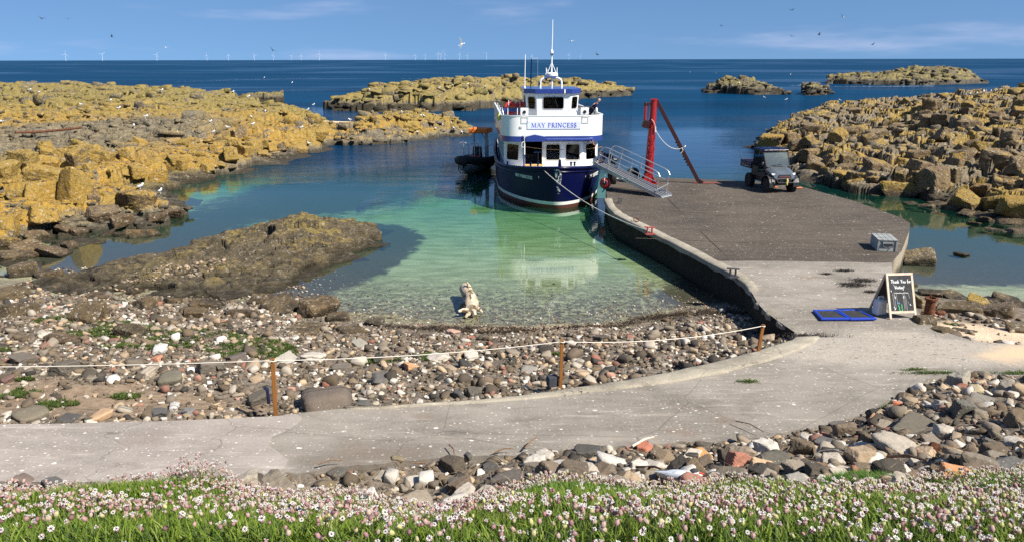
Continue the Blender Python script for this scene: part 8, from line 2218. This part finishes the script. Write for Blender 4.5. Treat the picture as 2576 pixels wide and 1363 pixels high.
for place, pts in PERCH:
    pts = sorted(pts)
    L = []
    for (u, v) in pts:
        p = hit2(u, v)
        for dv in (4, 8, 12, 18, 26):
            if p is None or p.z < 0: p = hit2(u, v + dv)
        if p is not None and p.z > -0.1: L.append(p)
    for i, p in enumerate(L):
        if first: g_ = gull0; first = False
        else: g_ = copy_tree(gull0, None, TREE)
        g_.location = p + Vector((0, 0, 0.03)); g_.rotation_euler = (R(12), 0, gr_.choice((0, 3.14)) + gr_.uniform(-0.6, 0.6)); k = gr_.uniform(0.75, 0.95) * (1.0 if p.y < 90 else 1.25); g_.scale = (k, k, k)
        tag(g_, f"white gull perched on the {place}, {ORD[i]} of {len(L)} from the left" if len(L) > 1 else f"white gull perched on the {place}", "gull", "gulls resting on the rocks")
# on the water
FLOAT = [((2600 + x / 2.004) / 1.4907, (220 + y / 2.004) / 1.4907) for x, y in [(168, 116), (535, 298), (695, 313), (1103, 318), (730, 124), (1228, 124)]] + [(735, 210), (665, 197), (864, 157), (1735, 183)] + [((1100 + x / 1.84) / 1.4907, (250 + y / 1.84) / 1.4907) for x, y in [(138, 268), (100, 302)]]
FLOAT = sorted(FLOAT)
for i, (u, v) in enumerate(FLOAT):
    g_ = copy_tree(gull0, None, TREE); p = at(u, v, 0); g_.location = p + Vector((0, 0, -0.13)); g_.rotation_euler = (0, 0, gr_.uniform(0, 6.28)); k = 1.1 if p.y < 150 else 1.6; g_.scale = (k, k, k)
    tag(g_, f"white gull afloat on the open water, {ORD[i]} of {len(FLOAT)} from the left", "gull", "gulls afloat on the water")
# in the air
fly = [(1161.5, 112.5, 62, R(-25), R(-42), R(95), 1.0, fg0, "large gull banking with raised wings in the sky left of the boat's mast"),
       (104, 47, 90, 0.3, 0.2, 1.2, 0.8, fd0, "dark bird flying high at the left end of the sky"), (170, 48, 130, 0, 0.2, 0.3, 0.8, fd0, "tiny dark bird in the left sky, just right of the highest dark one"), (281, 93, 120, 0.4, 0.3, 2.0, 0.9, fd0, "tiny dark bird above the second wind turbine from the left"),
       (686, 127, 95, 0.2, 0.5, 0.8, 0.9, fd0, "dark bird low in the sky over the right end of the headland"), (1502, 138, 95, 0.2, -0.3, 1.9, 0.8, fd0, "dark bird low in the sky just right of the boat's mast"), (1436, 104, 85, 0.2, 0.2, 0.6, 0.8, fg0, "pale gull flying to the right of the boat's tall aerial"),
       (2120, 44, 95, 0.2, 0.5, 0.4, 0.8, fg0, "pale gull flying high above the skerries"), (2060, 88, 110, 0.3, 0.2, 1.4, 0.9, fd0, "dark bird in the sky above the crowned skerry's far end"), (1992, 92, 130, 0.1, 0.2, 0.2, 0.8, fd0, "tiny dark bird in the sky above the crowned skerry"), (1815, 66, 130, 0.1, 0.2, 0.4, 0.8, fd0, "tiny dark bird in the sky right of the red crane"),
       (1992, 26, 130, 0.3, 0.2, 2.4, 0.8, fd0, "tiny dark bird near the top edge of the sky"), (416, 120, 140, 0.3, 0.2, 0.8, 0.9, fg0, "tiny pale gull in the sky right of the third wind turbine"), (2195, 113, 140, 0.2, 0.3, 1.8, 0.9, fd0, "tiny dark bird above the farthest skerry"),
       (1158, 300, 0, 0, 0, 0, 1.0, None, "")]
for (u, v, y, rx, ry, rz, k, src, lab) in fly:
    if src is None: continue
    p = atd(u, v, y)
    used = src.get("label") is not None
    g_ = copy_tree(src, None, TREE) if used else src
    g_.location = p; g_.rotation_euler = (rx, ry, rz); g_.scale = (k, k, k); tag(g_, lab, "bird", "birds in the sky")
g_ = copy_tree(fg0, None, TREE); p = atd((1100 + 880 / 1.84) / 1.4907, (250 + 336 / 1.84) / 1.4907, 76); g_.location = p; g_.rotation_euler = (0.2, 1.2, 0.3); g_.scale = (1, 1, 1); tag(g_, "white gull with raised wings alighting on the near islet", "bird", "birds in the sky")
# the tern standing among the stones at the flowers' edge
tp_ = hit(1712, 1222)
tern = MB(); rot_ = Euler((R(8), 0, 0)).to_matrix()
tern.sphere((0, 0, 0.085), 0.052, 16, 10, (0.85, 1.75, 0.85), Euler((R(-8), 0, 0)).to_matrix()); tern.tube([(0, -0.07, 0.105), (0, -0.10, 0.125)], [0.042, 0.036], 12); tern.sphere((0, -0.112, 0.135), 0.036, 12, 8, (0.9, 1.15, 0.95))
tn = tern.build("tern", M["gull_white"], None, True); tn.location = tp_ + Vector((0, 0, 0.02)); tn.rotation_euler = (0, 0, R(78)); tn.scale = (1.15, 1.15, 1.15)
tag(tn, "black-capped grey tern with a red beak standing among stones at the flowers' edge", "bird")
w = MB()
for s in (-1, 1):
    w.sphere((0.034 * s, 0.05, 0.098), 0.05, 10, 8, (0.34, 2.1, 0.55), Euler((R(-4), 0, R(5 * s))).to_matrix())
w.tube([(0, 0.08, 0.095), (0, 0.16, 0.10), (0, 0.24, 0.105)], [0.03, 0.018, 0.003], 8); M["tern_grey"] = paint("tern_grey", (0.36, 0.40, 0.46), 0.9, 0.05, streak=False); w.build("wings", M["tern_grey"], tn, True)
MB().sphere((0, -0.110, 0.150), 0.034, 12, 8, (0.92, 1.25, 0.62), Euler((R(-12), 0, 0)).to_matrix()).build("cap", M["gull_dark"], tn, True)
MB().tube([(0, -0.15, 0.135), (0, -0.185, 0.130), (0, -0.205, 0.125)], [0.010, 0.007, 0.002], 8).build("beak", M["beak"], tn, True)
for x in (-0.02, 0.02): MB().cyl((x, -0.01, 0.05), (x, -0.015, -0.02), 0.005, n=6).build("leg", M["beak"], tn)

# ------------------------------------------------------------------ wind farm on the horizon
def turbine_parts(root, h, rot, blade):
    MB().cyl((0, 0, 0), (0, 0, h), 1.9, 1.2, 8).build("tower", M["turbine"], root, True)
    MB().box((0, -3, h + 2), (4, 10, 4)).build("nacelle", M["turbine"], root)
    for k in range(3):
        a = rot + k * 2 * math.pi / 3; d = Vector((math.sin(a), 0, math.cos(a))); s = Vector((d.z, 0, -d.x))
        c = Vector((0, -10, h + 2)); vs = []
        for t, w in ((0.02, 1.0), (0.2, 1.4), (0.6, 0.9), (1.0, 0.4)):
            vs += [c + d * blade * t + s * w * 0.7 + Vector((0, 0.8, 0)), c + d * blade * t - s * w * 0.5 + Vector((0, 0.8, 0)), c + d * blade * t - s * w * 0.5 - Vector((0, 0.8, 0)), c + d * blade * t + s * w * 0.7 - Vector((0, 0.8, 0))]
        MB().add(vs, [(i * 4 + j, i * 4 + (j + 1) % 4, (i + 1) * 4 + (j + 1) % 4, (i + 1) * 4 + j) for i in range(3) for j in range(4)] + [(3, 2, 1, 0), (12, 13, 14, 15)]).build("blade", M["turbine"], root)
TB = [(166, 17, 0.2, 11.0), (258, 16, 0.9, 10.5), (395, 15, 0.5, 11.5), (521, 13, 0.1, 13.5), (575, 13, 0.0, 13.5), (640, 13, 1.55, 13.5), (688, 13, 0.3, 13.8), (733, 11, 0.8, 15), (758, 12, 0.1, 14.5), (804, 16, 0.15, 11.5), (970, 13, 0.05, 13.5), (1045, 12, 0.4, 14), (1070, 12, 0.1, 14),
      (1102, 15, 0.2, 12.5), (1109, 16, 0.7, 12), (1119, 15, 0.05, 12.5), (1156, 14, 0.5, 13), (1176, 11, 0.3, 15), (1224, 16, 0.9, 12), (1338, 10, 0.2, 16), (1431, 12, 0.6, 14.5), (1460, 10, 0.2, 16)]
W_ORD = "first second third fourth fifth sixth seventh eighth ninth tenth eleventh twelfth thirteenth fourteenth fifteenth sixteenth seventeenth eighteenth nineteenth twentieth twenty-first twenty-second".split()
for i, (u, hp, ro, km) in enumerate(TB):
    d = ray(u, 152); y = km * 1000.0
    t_ = empty("wind_turbine", (d[0] / d[1] * y, y, 0), -math.atan2(d[0], d[1]) + (0.3 if i % 3 else -0.2), f"distant white wind turbine on the horizon, {W_ORD[i]} of {len(TB)} from the left", "wind turbine", "wind turbines along the horizon")
    h = hp / F_PX * y * 0.93
    turbine_parts(t_, h, ro, h * 0.62)

# ------------------------------------------------------------------ flowers, grass, weed and wrack
rf_ = np.random.RandomState(31)
BARE = [hit(1430, 1252), hit(2150, 1215)]
def bank_pts(n, y0=1.5, extra=0.15):
    y = y0 + (6.3 - y0) * rf_.rand(n) ** 0.8; x = (rf_.rand(n) * 2 - 1) * (0.74 * (y * 0.97 + 0.9) + 2.2)
    k = y < lip_y(x) + extra * (0.4 + vnoise2(x * 2.2, y * 2.2, 51))
    x, y = x[k], y[k]; return x, y, G(x, y)

def blades(name, X, Y, Z, L, W, cols, mat, seed, lean=0.5, seg=3, kind="stuff", flop=1.0):
    """curved tapering blades merged into one mesh"""
    r = np.random.RandomState(seed); n = len(X); a = r.uniform(0, 6.283, n); ln = lean * (0.3 + r.rand(n)); tw = r.uniform(0, 6.283, n)
    rows = []
    for k in range(seg + 1):
        t = k / seg; w = W * (1 - t ** 1.6) * 0.5 + 0.0003
        cx = X + np.cos(a) * ln * L * t ** 1.7 * flop; cy = Y + np.sin(a) * ln * L * t ** 1.7 * flop; cz = Z + L * t * (1 - 0.35 * ln * t)
        sx, sy = -np.sin(a + 0.3 * np.cos(tw)), np.cos(a + 0.3 * np.cos(tw))
        rows += [np.stack([cx - sx * w, cy - sy * w, cz], -1), np.stack([cx + sx * w, cy + sy * w, cz], -1)]
    V_ = np.stack(rows, 1); m = 2 * (seg + 1)
    q = np.array([[2 * k, 2 * k + 1, 2 * k + 3, 2 * k + 2] for k in range(seg)])
    Q = (q[None] + (np.arange(n) * m)[:, None, None]).reshape(-1, 4)
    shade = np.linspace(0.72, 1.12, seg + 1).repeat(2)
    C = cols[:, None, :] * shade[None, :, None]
    return tag(mesh_np(name, V_.reshape(-1, 3), quads=Q, mat=mat, smooth_shade=True, colors=C.reshape(-1, 3)), kind=kind)

gx2, gy2, gz2 = bank_pts(185000)
dens = vnoise2(gx2 * 1.6, gy2 * 1.6, 61); k = rf_.rand(len(gx2)) < 0.45 + 0.75 * dens
gx2, gy2, gz2, dens = gx2[k], gy2[k], gz2[k], dens[k]
gL2 = (0.040 + 0.055 * rf_.rand(len(gx2))) * (0.7 + 0.6 * dens)
base_c = np.array([[0.12, 0.185, 0.016], [0.17, 0.24, 0.026], [0.075, 0.13, 0.014], [0.24, 0.28, 0.06], [0.05, 0.09, 0.014]])[rf_.choice(5, len(gx2), p=[.32, .26, .2, .1, .12])] * rf_.uniform(0.8, 1.2, (len(gx2), 1))
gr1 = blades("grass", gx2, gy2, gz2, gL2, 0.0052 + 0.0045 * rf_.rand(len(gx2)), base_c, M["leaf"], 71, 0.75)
tag(gr1, "fresh green leaves and grass carpeting the flowery bank")
# tufts of grass on the stones
def tuft(u, v, rad, n, hgt, seed):
    p = hit(u, v); r = np.random.RandomState(seed); rr = rad * np.sqrt(r.rand(n)); a = r.rand(n) * 6.283
    x = p.x + rr * np.cos(a) * 1.3; y = p.y + rr * np.sin(a) * 0.8
    return x, y, G(x, y), hgt * (1.15 - 0.6 * rr / rad) * r.uniform(0.6, 1.2, n)
TF = [tuft(2150, 1212, 0.36, 2600, 0.13, 1), tuft(2060, 1240, 0.24, 900, 0.10, 2), tuft(1420, 1240, 0.26, 1100, 0.11, 3), tuft(1560, 1255, 0.22, 800, 0.10, 4), tuft(2560, 1240, 0.4, 2200, 0.14, 5), tuft(1830, 1180, 0.05, 120, 0.06, 6), tuft(2235, 1022, 0.12, 220, 0.10, 7), tuft(600, 1213, 0.16, 300, 0.08, 8), tuft(1360, 1245, 0.2, 600, 0.1, 9), tuft(1480, 1222, 0.12, 300, 0.08, 10)]
tx, ty2, tz, tl = (np.concatenate([t[i] for t in TF]) for i in range(4))
tc = np.array([[0.075, 0.16, 0.014], [0.05, 0.12, 0.012], [0.11, 0.20, 0.03]])[rf_.choice(3, len(tx))] * rf_.uniform(0.8, 1.2, (len(tx), 1))
o = blades("grass", tx, ty2, tz, tl, np.full(len(tx), 0.010), tc, M["leaf"], 73, 0.9); tag(o, "bright green grass tufts growing among the stones")
# green weed on the upper shingle
WEED = [xy(q, 0.7) for q in ([(70, 770), (180, 750), (330, 770), (430, 800), (470, 850), (380, 880), (270, 860), (120, 810)], [(420, 790), (560, 800), (700, 830), (780, 860), (700, 885), (560, 880), (450, 850)], [(800, 870), (960, 880), (1020, 895), (860, 900)], [(1040, 870), (1180, 862), (1160, 890), (1060, 890)], [(20, 1000), (40, 985), (170, 1010), (160, 1025)], [(1380, 870), (1450, 868), (1440, 885)])]
wx_, wy_ = [], []
for q, n in zip(WEED, (9500, 6000, 900, 1100, 500, 200)):
    X_ = rf_.uniform(min(p[0] for p in q), max(p[0] for p in q), n * 3); Y_ = rf_.uniform(min(p[1] for p in q), max(p[1] for p in q), n * 3)
    k = (poly_sd(X_, Y_, q) > 0) & (fbm2(X_ * 1.5, Y_ * 1.5, 91, 3) + 0.5 * fbm2(X_ * 5, Y_ * 5, 92, 2) > -0.10 + 0.3 * rf_.rand(len(X_))); wx_.append(X_[k][:n]); wy_.append(Y_[k][:n])
wx_, wy_ = np.concatenate(wx_), np.concatenate(wy_)
for (u, v, r_) in ((40, 996, 0.22), (150, 1018, 0.26), (318, 997, 0.2), (355, 868, 0.4), (405, 870, 0.3), (65, 955, 0.14), (100, 1030, 0.15), (330, 850, 0.3), (610, 868, 0.25), (700, 875, 0.25), (20, 880, 0.2)):
    p = hit(u, v); n = int(1500 * r_); rr = r_ * np.sqrt(rf_.rand(n)); a = rf_.rand(n) * 6.283; wx_ = np.concatenate([wx_, p.x + rr * np.cos(a) * 1.4]); wy_ = np.concatenate([wy_, p.y + rr * np.sin(a) * 0.8])
wc = np.array([[0.062, 0.108, 0.014], [0.09, 0.135, 0.022], [0.12, 0.15, 0.035], [0.055, 0.08, 0.018]])[rf_.choice(4, len(wx_))] * rf_.uniform(0.75, 1.2, (len(wx_), 1))
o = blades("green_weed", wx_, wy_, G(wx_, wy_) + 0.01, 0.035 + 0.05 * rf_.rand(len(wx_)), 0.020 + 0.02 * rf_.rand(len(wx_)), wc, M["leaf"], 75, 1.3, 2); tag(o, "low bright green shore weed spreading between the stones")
# dried kelp along the tide line
kx, ky = [], []
for line, n, wd in (([(960, 818), (1040, 826), (1150, 822), (1300, 828), (1420, 824), (1540, 820), (1600, 806)], 1500, 0.16), ([(1600, 800), (1680, 792), (1760, 785), (1840, 790), (1880, 800)], 1500, 0.34), ([(1100, 832), (1250, 838), (1330, 832)], 600, 0.15)):
    P = resample([at(u, v, 0.08) for u, v in line], 60)
    i = rf_.uniform(0, 58.99, n); a = i.astype(int); f = i - a
    PX = np.array([p.x for p in P]); PY = np.array([p.y for p in P]); dn = 0.15 + 1.3 * vnoise2(i * 0.35, i * 0, 95)
    kx.append(PX[a] * (1 - f) + PX[a + 1] * f + 0.1 * rf_.normal(size=n)); ky.append(PY[a] * (1 - f) + PY[a + 1] * f + wd * 0.5 * dn * rf_.normal(size=n))
kx, ky = np.concatenate(kx), np.concatenate(ky)
kc = np.array([[0.045, 0.028, 0.014], [0.075, 0.048, 0.024], [0.025, 0.018, 0.012], [0.13, 0.085, 0.045]])[rf_.choice(4, len(kx), p=[.4, .3, .2, .1])]
o = blades("seaweed", kx, ky, np.maximum(G(kx, ky), -0.05) + 0.01 + 0.03 * rf_.rand(len(kx)), 0.03 + 0.06 * rf_.rand(len(kx)), 0.014 + 0.018 * rf_.rand(len(kx)), kc, M["weed_dark"], 77, 2.2, 2); tag(o, "dark dried seaweed heaped along the tide line")
qx, qy, qz, qc = [], [], [], []
for (u, v, a_, b_, n, c_) in ((2125, 682, .22, .05, 260, 0), (2172, 706, .30, .10, 420, 0), (2146, 717, .34, .12, 520, 0), (2192, 735, .16, .05, 160, 0), (2080, 690, .12, .04, 120, 0), (2030, 846, .5, .08, 420, 0), (1940, 800, .35, .2, 420, 0), (2350, 938, .5, .03, 300, 1), (2560, 939, .4, .04, 260, 1), (1884, 960, .16, .03, 120, 1), (2300, 930, .2, .02, 100, 1), (2395, 816, .14, .05, 160, 1), (1420, 985, .3, .05, 120, 0)):
    p = hit(u, v); x_ = p.x + a_ * rf_.normal(size=n) * 0.6; y_ = p.y + b_ * rf_.normal(size=n); qx.append(x_); qy.append(y_); qz.append(np.full(n, p.z + 0.012)); qc.append(np.tile((0.035, 0.028, 0.02) if c_ == 0 else (0.07, 0.105, 0.018), (n, 1)) * rf_.uniform(0.6, 1.5, (n, 1)))
qx, qy, qz, qc = (np.concatenate(a) for a in (qx, qy, qz, qc))
o = blades("weed_clumps", qx, qy, qz, 0.02 + 0.05 * rf_.rand(len(qx)), 0.012 + 0.012 * rf_.rand(len(qx)), qc, M["weed_dark"], 78, 2.0, 2); tag(o, "thin clumps of dried weed and moss lying along the path's joints")
# litter of straw and twigs on the bank
lx, ly, ls = scatter(2600, -5, 9, 5.4, 13.5, on_bank, 0.1, 0.4, 0.03, 0.3)
o = blades("straw", lx, ly, G(lx, ly) + 0.05 * rf_.rand(len(lx)) + 0.02, 0.04 + 0.12 * rf_.rand(len(lx)), np.full(len(lx), 0.006), np.array([[0.30, 0.21, 0.12], [0.12, 0.08, 0.05], [0.45, 0.36, 0.24]])[rf_.choice(3, len(lx))], M["weed_dark"], 79, 2.6, 2); tag(o, "bits of straw and wrack scattered between the bank's stones")
STK = [((1590, 1135), (1645, 1112), 0.02, "pale stick leaning over stones beside the white oval stone"), ((2190, 1098), (2300, 1128), 0.022, "long grey driftwood branch lying across the bank's upper stones"), ((1130, 1130), (1145, 1165), 0.012, "dark twig standing upright at the path's edge"), ((1600, 1190), (1690, 1210), 0.016, "dark twig lying below the white oval stone"), ((2230, 1165), (2330, 1178), 0.02, "weathered plank end lying on the bank below the rusty ring"),
       ((1240, 1152), (1290, 1142), 0.014, "short brown stick lying at the path's edge, near its middle"), ((800, 1180), (860, 1172), 0.012, "thin dark twig at the path's edge above the pink flowers"), ((1320, 1140), (1350, 1112), 0.014, "brown stick jutting onto the path's edge"), ((1040, 1178), (1090, 1190), 0.012, "twig lying among the stones left of the dark upright stone"), ((1850, 1070), (1920, 1100), 0.010, "thin reddish twig at the path's edge toward the right"), ((2060, 1150), (2130, 1160), 0.014, "pale stripped stick in the middle of the right bank")]
for (a, b, r_, lab) in STK:
    pa, pb = hit(*a) + Vector((0, 0, 0.09)), hit(*b) + Vector((0, 0, 0.10))
    if (pb - pa).length > 2.0: pb = pa + (pb - pa).normalized() * 0.9
    m_ = pa.lerp(pb, 0.5) + Vector((0.02, 0.02, 0.03))
    o = MB().tube([pa, m_, pb], [r_, r_ * 0.9, r_ * 0.5], 7).build("stick", M["twig"] if "pale" not in lab else M["pale_wood"], None, True); tag(o, lab, "stick", "sticks among the bank's stones")
rr_ = hit(2348, 1140); o = MB().lathe([(0.045, -0.05), (0.06, -0.05), (0.06, 0.05), (0.045, 0.05)], 18, Matrix.Translation(rr_ + Vector((0, 0, 0.09))) @ Euler((R(70), 0, R(-15))).to_matrix().to_4x4()).build("rusty_ring", M["rust"], None, True); tag(o, "short rusty pipe ring lying open-end up in the right bank", "pipe")

# ---- campion
CAL = [(0.44, 0.26, 0.25), (0.48, 0.32, 0.29), (0.50, 0.38, 0.31), (0.38, 0.20, 0.21), (0.50, 0.44, 0.25), (0.54, 0.51, 0.22)]
def flower_parts(seed, big=1.0):
    """arrays for stem, calyx and petals of one flower head standing at the origin (height 1 unit = stem top)"""
    r = np.random.RandomState(seed); parts = {}
    n = 8; cal = []; q = []
    prof = [(0.25, 0.0), (0.85, 0.25), (1.0, 0.5), (0.82, 0.8), (0.62, 1.0)]
    for rr, zz in prof:
        for k in range(n): cal.append((0.0076 * rr * math.cos(2 * math.pi * k / n), 0.0076 * rr * math.sin(2 * math.pi * k / n), 0.0200 * zz))
    for i in range(len(prof) - 1):
        for k in range(n): q.append((i * n + k, i * n + (k + 1) % n, (i + 1) * n + (k + 1) % n, (i + 1) * n + k))
    parts["calyx"] = (np.array(cal), np.array(q))
    pet = []; pq = []
    for k in range(5):
        a = 2 * math.pi * k / 5 + r.uniform(-.1, .1); c, s = math.cos(a), math.sin(a); dr = r.uniform(-0.15, 0.25)
        for lobe in (-1, 1):
            o = len(pet)
            for (x, y, z) in ((0.0022, 0.0, 0.0), (0.0060, lobe * 0.0038, 0.0014), (0.0094, lobe * 0.0044, 0.0012 - 0.006 * dr), (0.0090, lobe * 0.0010, 0.0004 - 0.006 * dr)):
                pet.append((x * c - y * s, x * s + y * c, 0.0200 + z))
            pq.append((o, o + 1, o + 2, o + 3) if lobe > 0 else (o, o + 3, o + 2, o + 1))
    parts["petals"] = (np.array(pet), np.array(pq))
    return parts
FPARTS = [flower_parts(s) for s in range(6)]
fx, fy, fz = bank_pts(35000, 1.6, 0.30)
cl = fbm2(fx * 1.6, fy * 1.6, 97, 3)
edge = smooth(0.9, 0.2, lip_y(fx) - fy)                 # thicker along the lip
k = rf_.rand(len(fx)) < np.clip(0.34 + 1.3 * cl + 0.55 * edge + 0.15 * smooth(-1, 2, fx), 0.05, 1)
for b_, r_ in ((BARE[0], 0.32), (BARE[1], 0.42)): k &= ~((np.hypot((fx - b_.x) / 1.4, fy - b_.y) < r_) & (rf_.rand(len(fx)) < 0.85))
fx, fy, fz = fx[k], fy[k], fz[k]
fh_ = (0.055 + 0.065 * rf_.rand(len(fx))) * (0.8 + 0.7 * np.clip(cl + 0.3, 0, 1)[k]) + 0.05 * smooth(0.5, 0.0, lip_y(fx) - fy) * smooth(0.35, 0.7, vnoise2(fx * 1.1, fx * 0, 55))

fsz = rf_.uniform(0.8, 1.45, len(fx)) * 0.86; fty = np.where(rf_.rand(len(fx)) < smooth(-3, 3.5, fx) * 0.30 + 0.10, rf_.randint(4, 6, len(fx)), rf_.randint(0, 4, len(fx)))
fopen = rf_.rand(len(fx)) < 0.72
ftx, fty2 = rf_.normal(0, 0.38, len(fx)), rf_.normal(0, 0.38, len(fx))
fpx = fsz * F_PX / (fy * CP + (CAM_Z - fz) * SP) * (np.abs(fx) < 0.66 * (fy * CP + (CAM_Z - fz - 0.1) * SP)) * (((CAM_Z - fz - fh_) * CP - fy * SP) / (fy * CP + (CAM_Z - fz - fh_) * SP) < 0.350) * fopen
ordr = np.argsort(-fpx); own_f, rest_f = ordr[:290], ordr[290:]
FM = {}
def fmesh(kind, v, c):
    key = (kind, v, c)
    if key not in FM:
        V_, q = FPARTS[v][kind]; col = CAL[c] if kind == "calyx" else ((0.74, 0.68, 0.68) if c < 4 else (0.76, 0.74, 0.69))
        me = bpy.data.meshes.new(kind); me.from_pydata(V_.tolist(), [], q.tolist()); ca = me.color_attributes.new("Col", 'FLOAT_COLOR', 'POINT')
        cc = np.ones((len(V_), 4), np.float32); cc[:, :3] = col
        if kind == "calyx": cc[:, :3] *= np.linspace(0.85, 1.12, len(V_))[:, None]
        ca.data.foreach_set("color", cc.ravel()); me.materials.append(M["petal"]); me.update(); FM[key] = me
    return FM[key]
def stem_mesh():
    mb = MB().tube([(0, 0, 0), (0.06, 0.02, 0.5), (0, 0, 1.0)], [0.016, 0.014, 0.012], 5); me = bpy.data.meshes.new("campion_flower"); me.from_pydata([tuple(p) for p in mb.v], [], mb.f)
    ca = me.color_attributes.new("Col", 'FLOAT_COLOR', 'POINT'); cc = np.ones((len(mb.v), 4), np.float32); cc[:, :3] = (0.22, 0.28, 0.08); ca.data.foreach_set("color", cc.ravel()); me.materials.append(M["leaf"]); me.update(); return me
STEM = stem_mesh()
XB = ["at the bank's left end", "below the pale slab", "below the leftmost rope post", "left of the bank's middle", "at the bank's middle", "below the white oval stone", "below the tern", "below the grass tuft", "below the orange-brown brick", "at the bank's right end"]
for i in own_f:
    st = bpy.data.objects.new("campion_flower", STEM); COL.objects.link(st)
    st.location = (fx[i], fy[i], fz[i]); st.scale = (0.1, 0.1, fh_[i]); st.rotation_euler = (ftx[i] * 0.5, fty2[i] * 0.5, 0)
    rot = Euler((ftx[i], fty2[i], rf_.uniform(0, 6.28)))
    for kind in ("calyx", "petals"):
        c = bpy.data.objects.new(kind, fmesh(kind, int(rf_.randint(6)), int(fty[i]))); COL.objects.link(c); c.parent = st
        mw = Matrix.LocRotScale(Vector((0, 0, 1.0)), Euler((0, 0, 0)), Vector((10, 10, 1 / fh_[i]))); c.matrix_parent_inverse = mw
        c.rotation_euler = rot; c.scale = (fsz[i],) * 3
    uu = fx[i] / (fy[i] * CP + (CAM_Z - fz[i] - fh_[i]) * SP); b = int(np.clip((uu * F_PX + 1288) / 257.6, 0, 9))
    row = "near" if fy[i] < 2.75 else ("second" if fy[i] < 3.3 else "third")
    tag(st, f"white campion flower on a {'pink' if fty[i] < 4 else 'yellow-green'} calyx, {row} row, {XB[b]}", "flower", "campion flowers on the near bank")
def merge_parts(name, X, Y, Z, S, TX, TY, kinds, mat, seed, lab):
    r = np.random.RandomState(seed); VV, QQ, CC = [], [], []; off = 0; which = r.randint(0, 6, len(X)); az = r.uniform(0, 6.283, len(X))
    for kind in kinds:
        for k in range(6):
            idx = np.where((which == k) & (fopen[rest_f] if kind == "petals" else True))[0]; P, q = FPARTS[k][kind]; n = len(idx)
            if not n: continue
            c, s = np.cos(az[idx])[:, None], np.sin(az[idx])[:, None]; p = P[None] * S[idx][:, None, None]
            x = p[..., 0] * c - p[..., 1] * s; y = p[..., 0] * s + p[..., 1] * c; z = p[..., 2]
            cx, sx = np.cos(TX[idx])[:, None], np.sin(TX[idx])[:, None]; y, z = y * cx - z * sx, y * sx + z * cx
            cy, sy = np.cos(TY[idx])[:, None], np.sin(TY[idx])[:, None]; x, z = x * cy + z * sy, -x * sy + z * cy
            VV.append(np.stack([x + X[idx][:, None], y + Y[idx][:, None], z + Z[idx][:, None]], -1).reshape(-1, 3)); QQ.append((q[None] + (np.arange(n) * len(P))[:, None, None] + off).reshape(-1, 4)); off += n * len(P)
            col = np.array(CAL)[fty[rest_f][idx]] * r.uniform(0.85, 1.15, (n, 1)) if kind == "calyx" else np.tile((0.74, 0.69, 0.68), (n, 1))
            CC.append(np.repeat(col, len(P), 0))
    return tag(mesh_np(name, np.vstack(VV), quads=np.vstack(QQ), mat=mat, smooth_shade=False, colors=np.vstack(CC)), lab, kind="stuff")
merge_parts("flower_carpet", fx[rest_f], fy[rest_f], fz[rest_f] + fh_[rest_f], fsz[rest_f], ftx[rest_f], fty2[rest_f], ("calyx", "petals"), M["petal"], 99, "massed white and pink campion flowers covering the rest of the bank")
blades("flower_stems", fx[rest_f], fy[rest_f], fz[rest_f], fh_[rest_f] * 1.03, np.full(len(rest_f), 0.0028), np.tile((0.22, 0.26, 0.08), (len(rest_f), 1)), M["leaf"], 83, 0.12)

# ------------------------------------------------------------------ foam and slicks on the open water
def foam_strip(pts, w, name="foam"):
    A = [at(u, v, 0.02) for u, v in pts]; mb = MB(); vs = []
    for i, p in enumerate(A):
        k = w * (0.4 + 0.8 * gr_.random()); vs += [p + Vector((0, -k, 0)), p + Vector((0, k, 0))]
    return mb.add(vs, [(2 * i, 2 * i + 2, 2 * i + 3, 2 * i + 1) for i in range(len(A) - 1)])
fm = MB()
for pts, w in (([(1985, 212), (2010, 214), (2030, 212), (2050, 214), (2062, 212)], 2.0), ([(1990, 216), (2020, 217), (2040, 215)], 1.2), ([(2020, 208), (2060, 207)], 1.5), ([(440, 206), (560, 203), (680, 199), (800, 197)], 0.9), ([(1010, 199), (1150, 197), (1290, 196)], 1.0), ([(2100, 218), (2250, 218), (2350, 217)], 1.3)):
    fm2 = foam_strip(pts, w); fm.add(fm2.v, fm2.f)
tag(fm.build("foam", M["foam"]), "thin broken streaks of white foam on the open sea", kind="stuff")
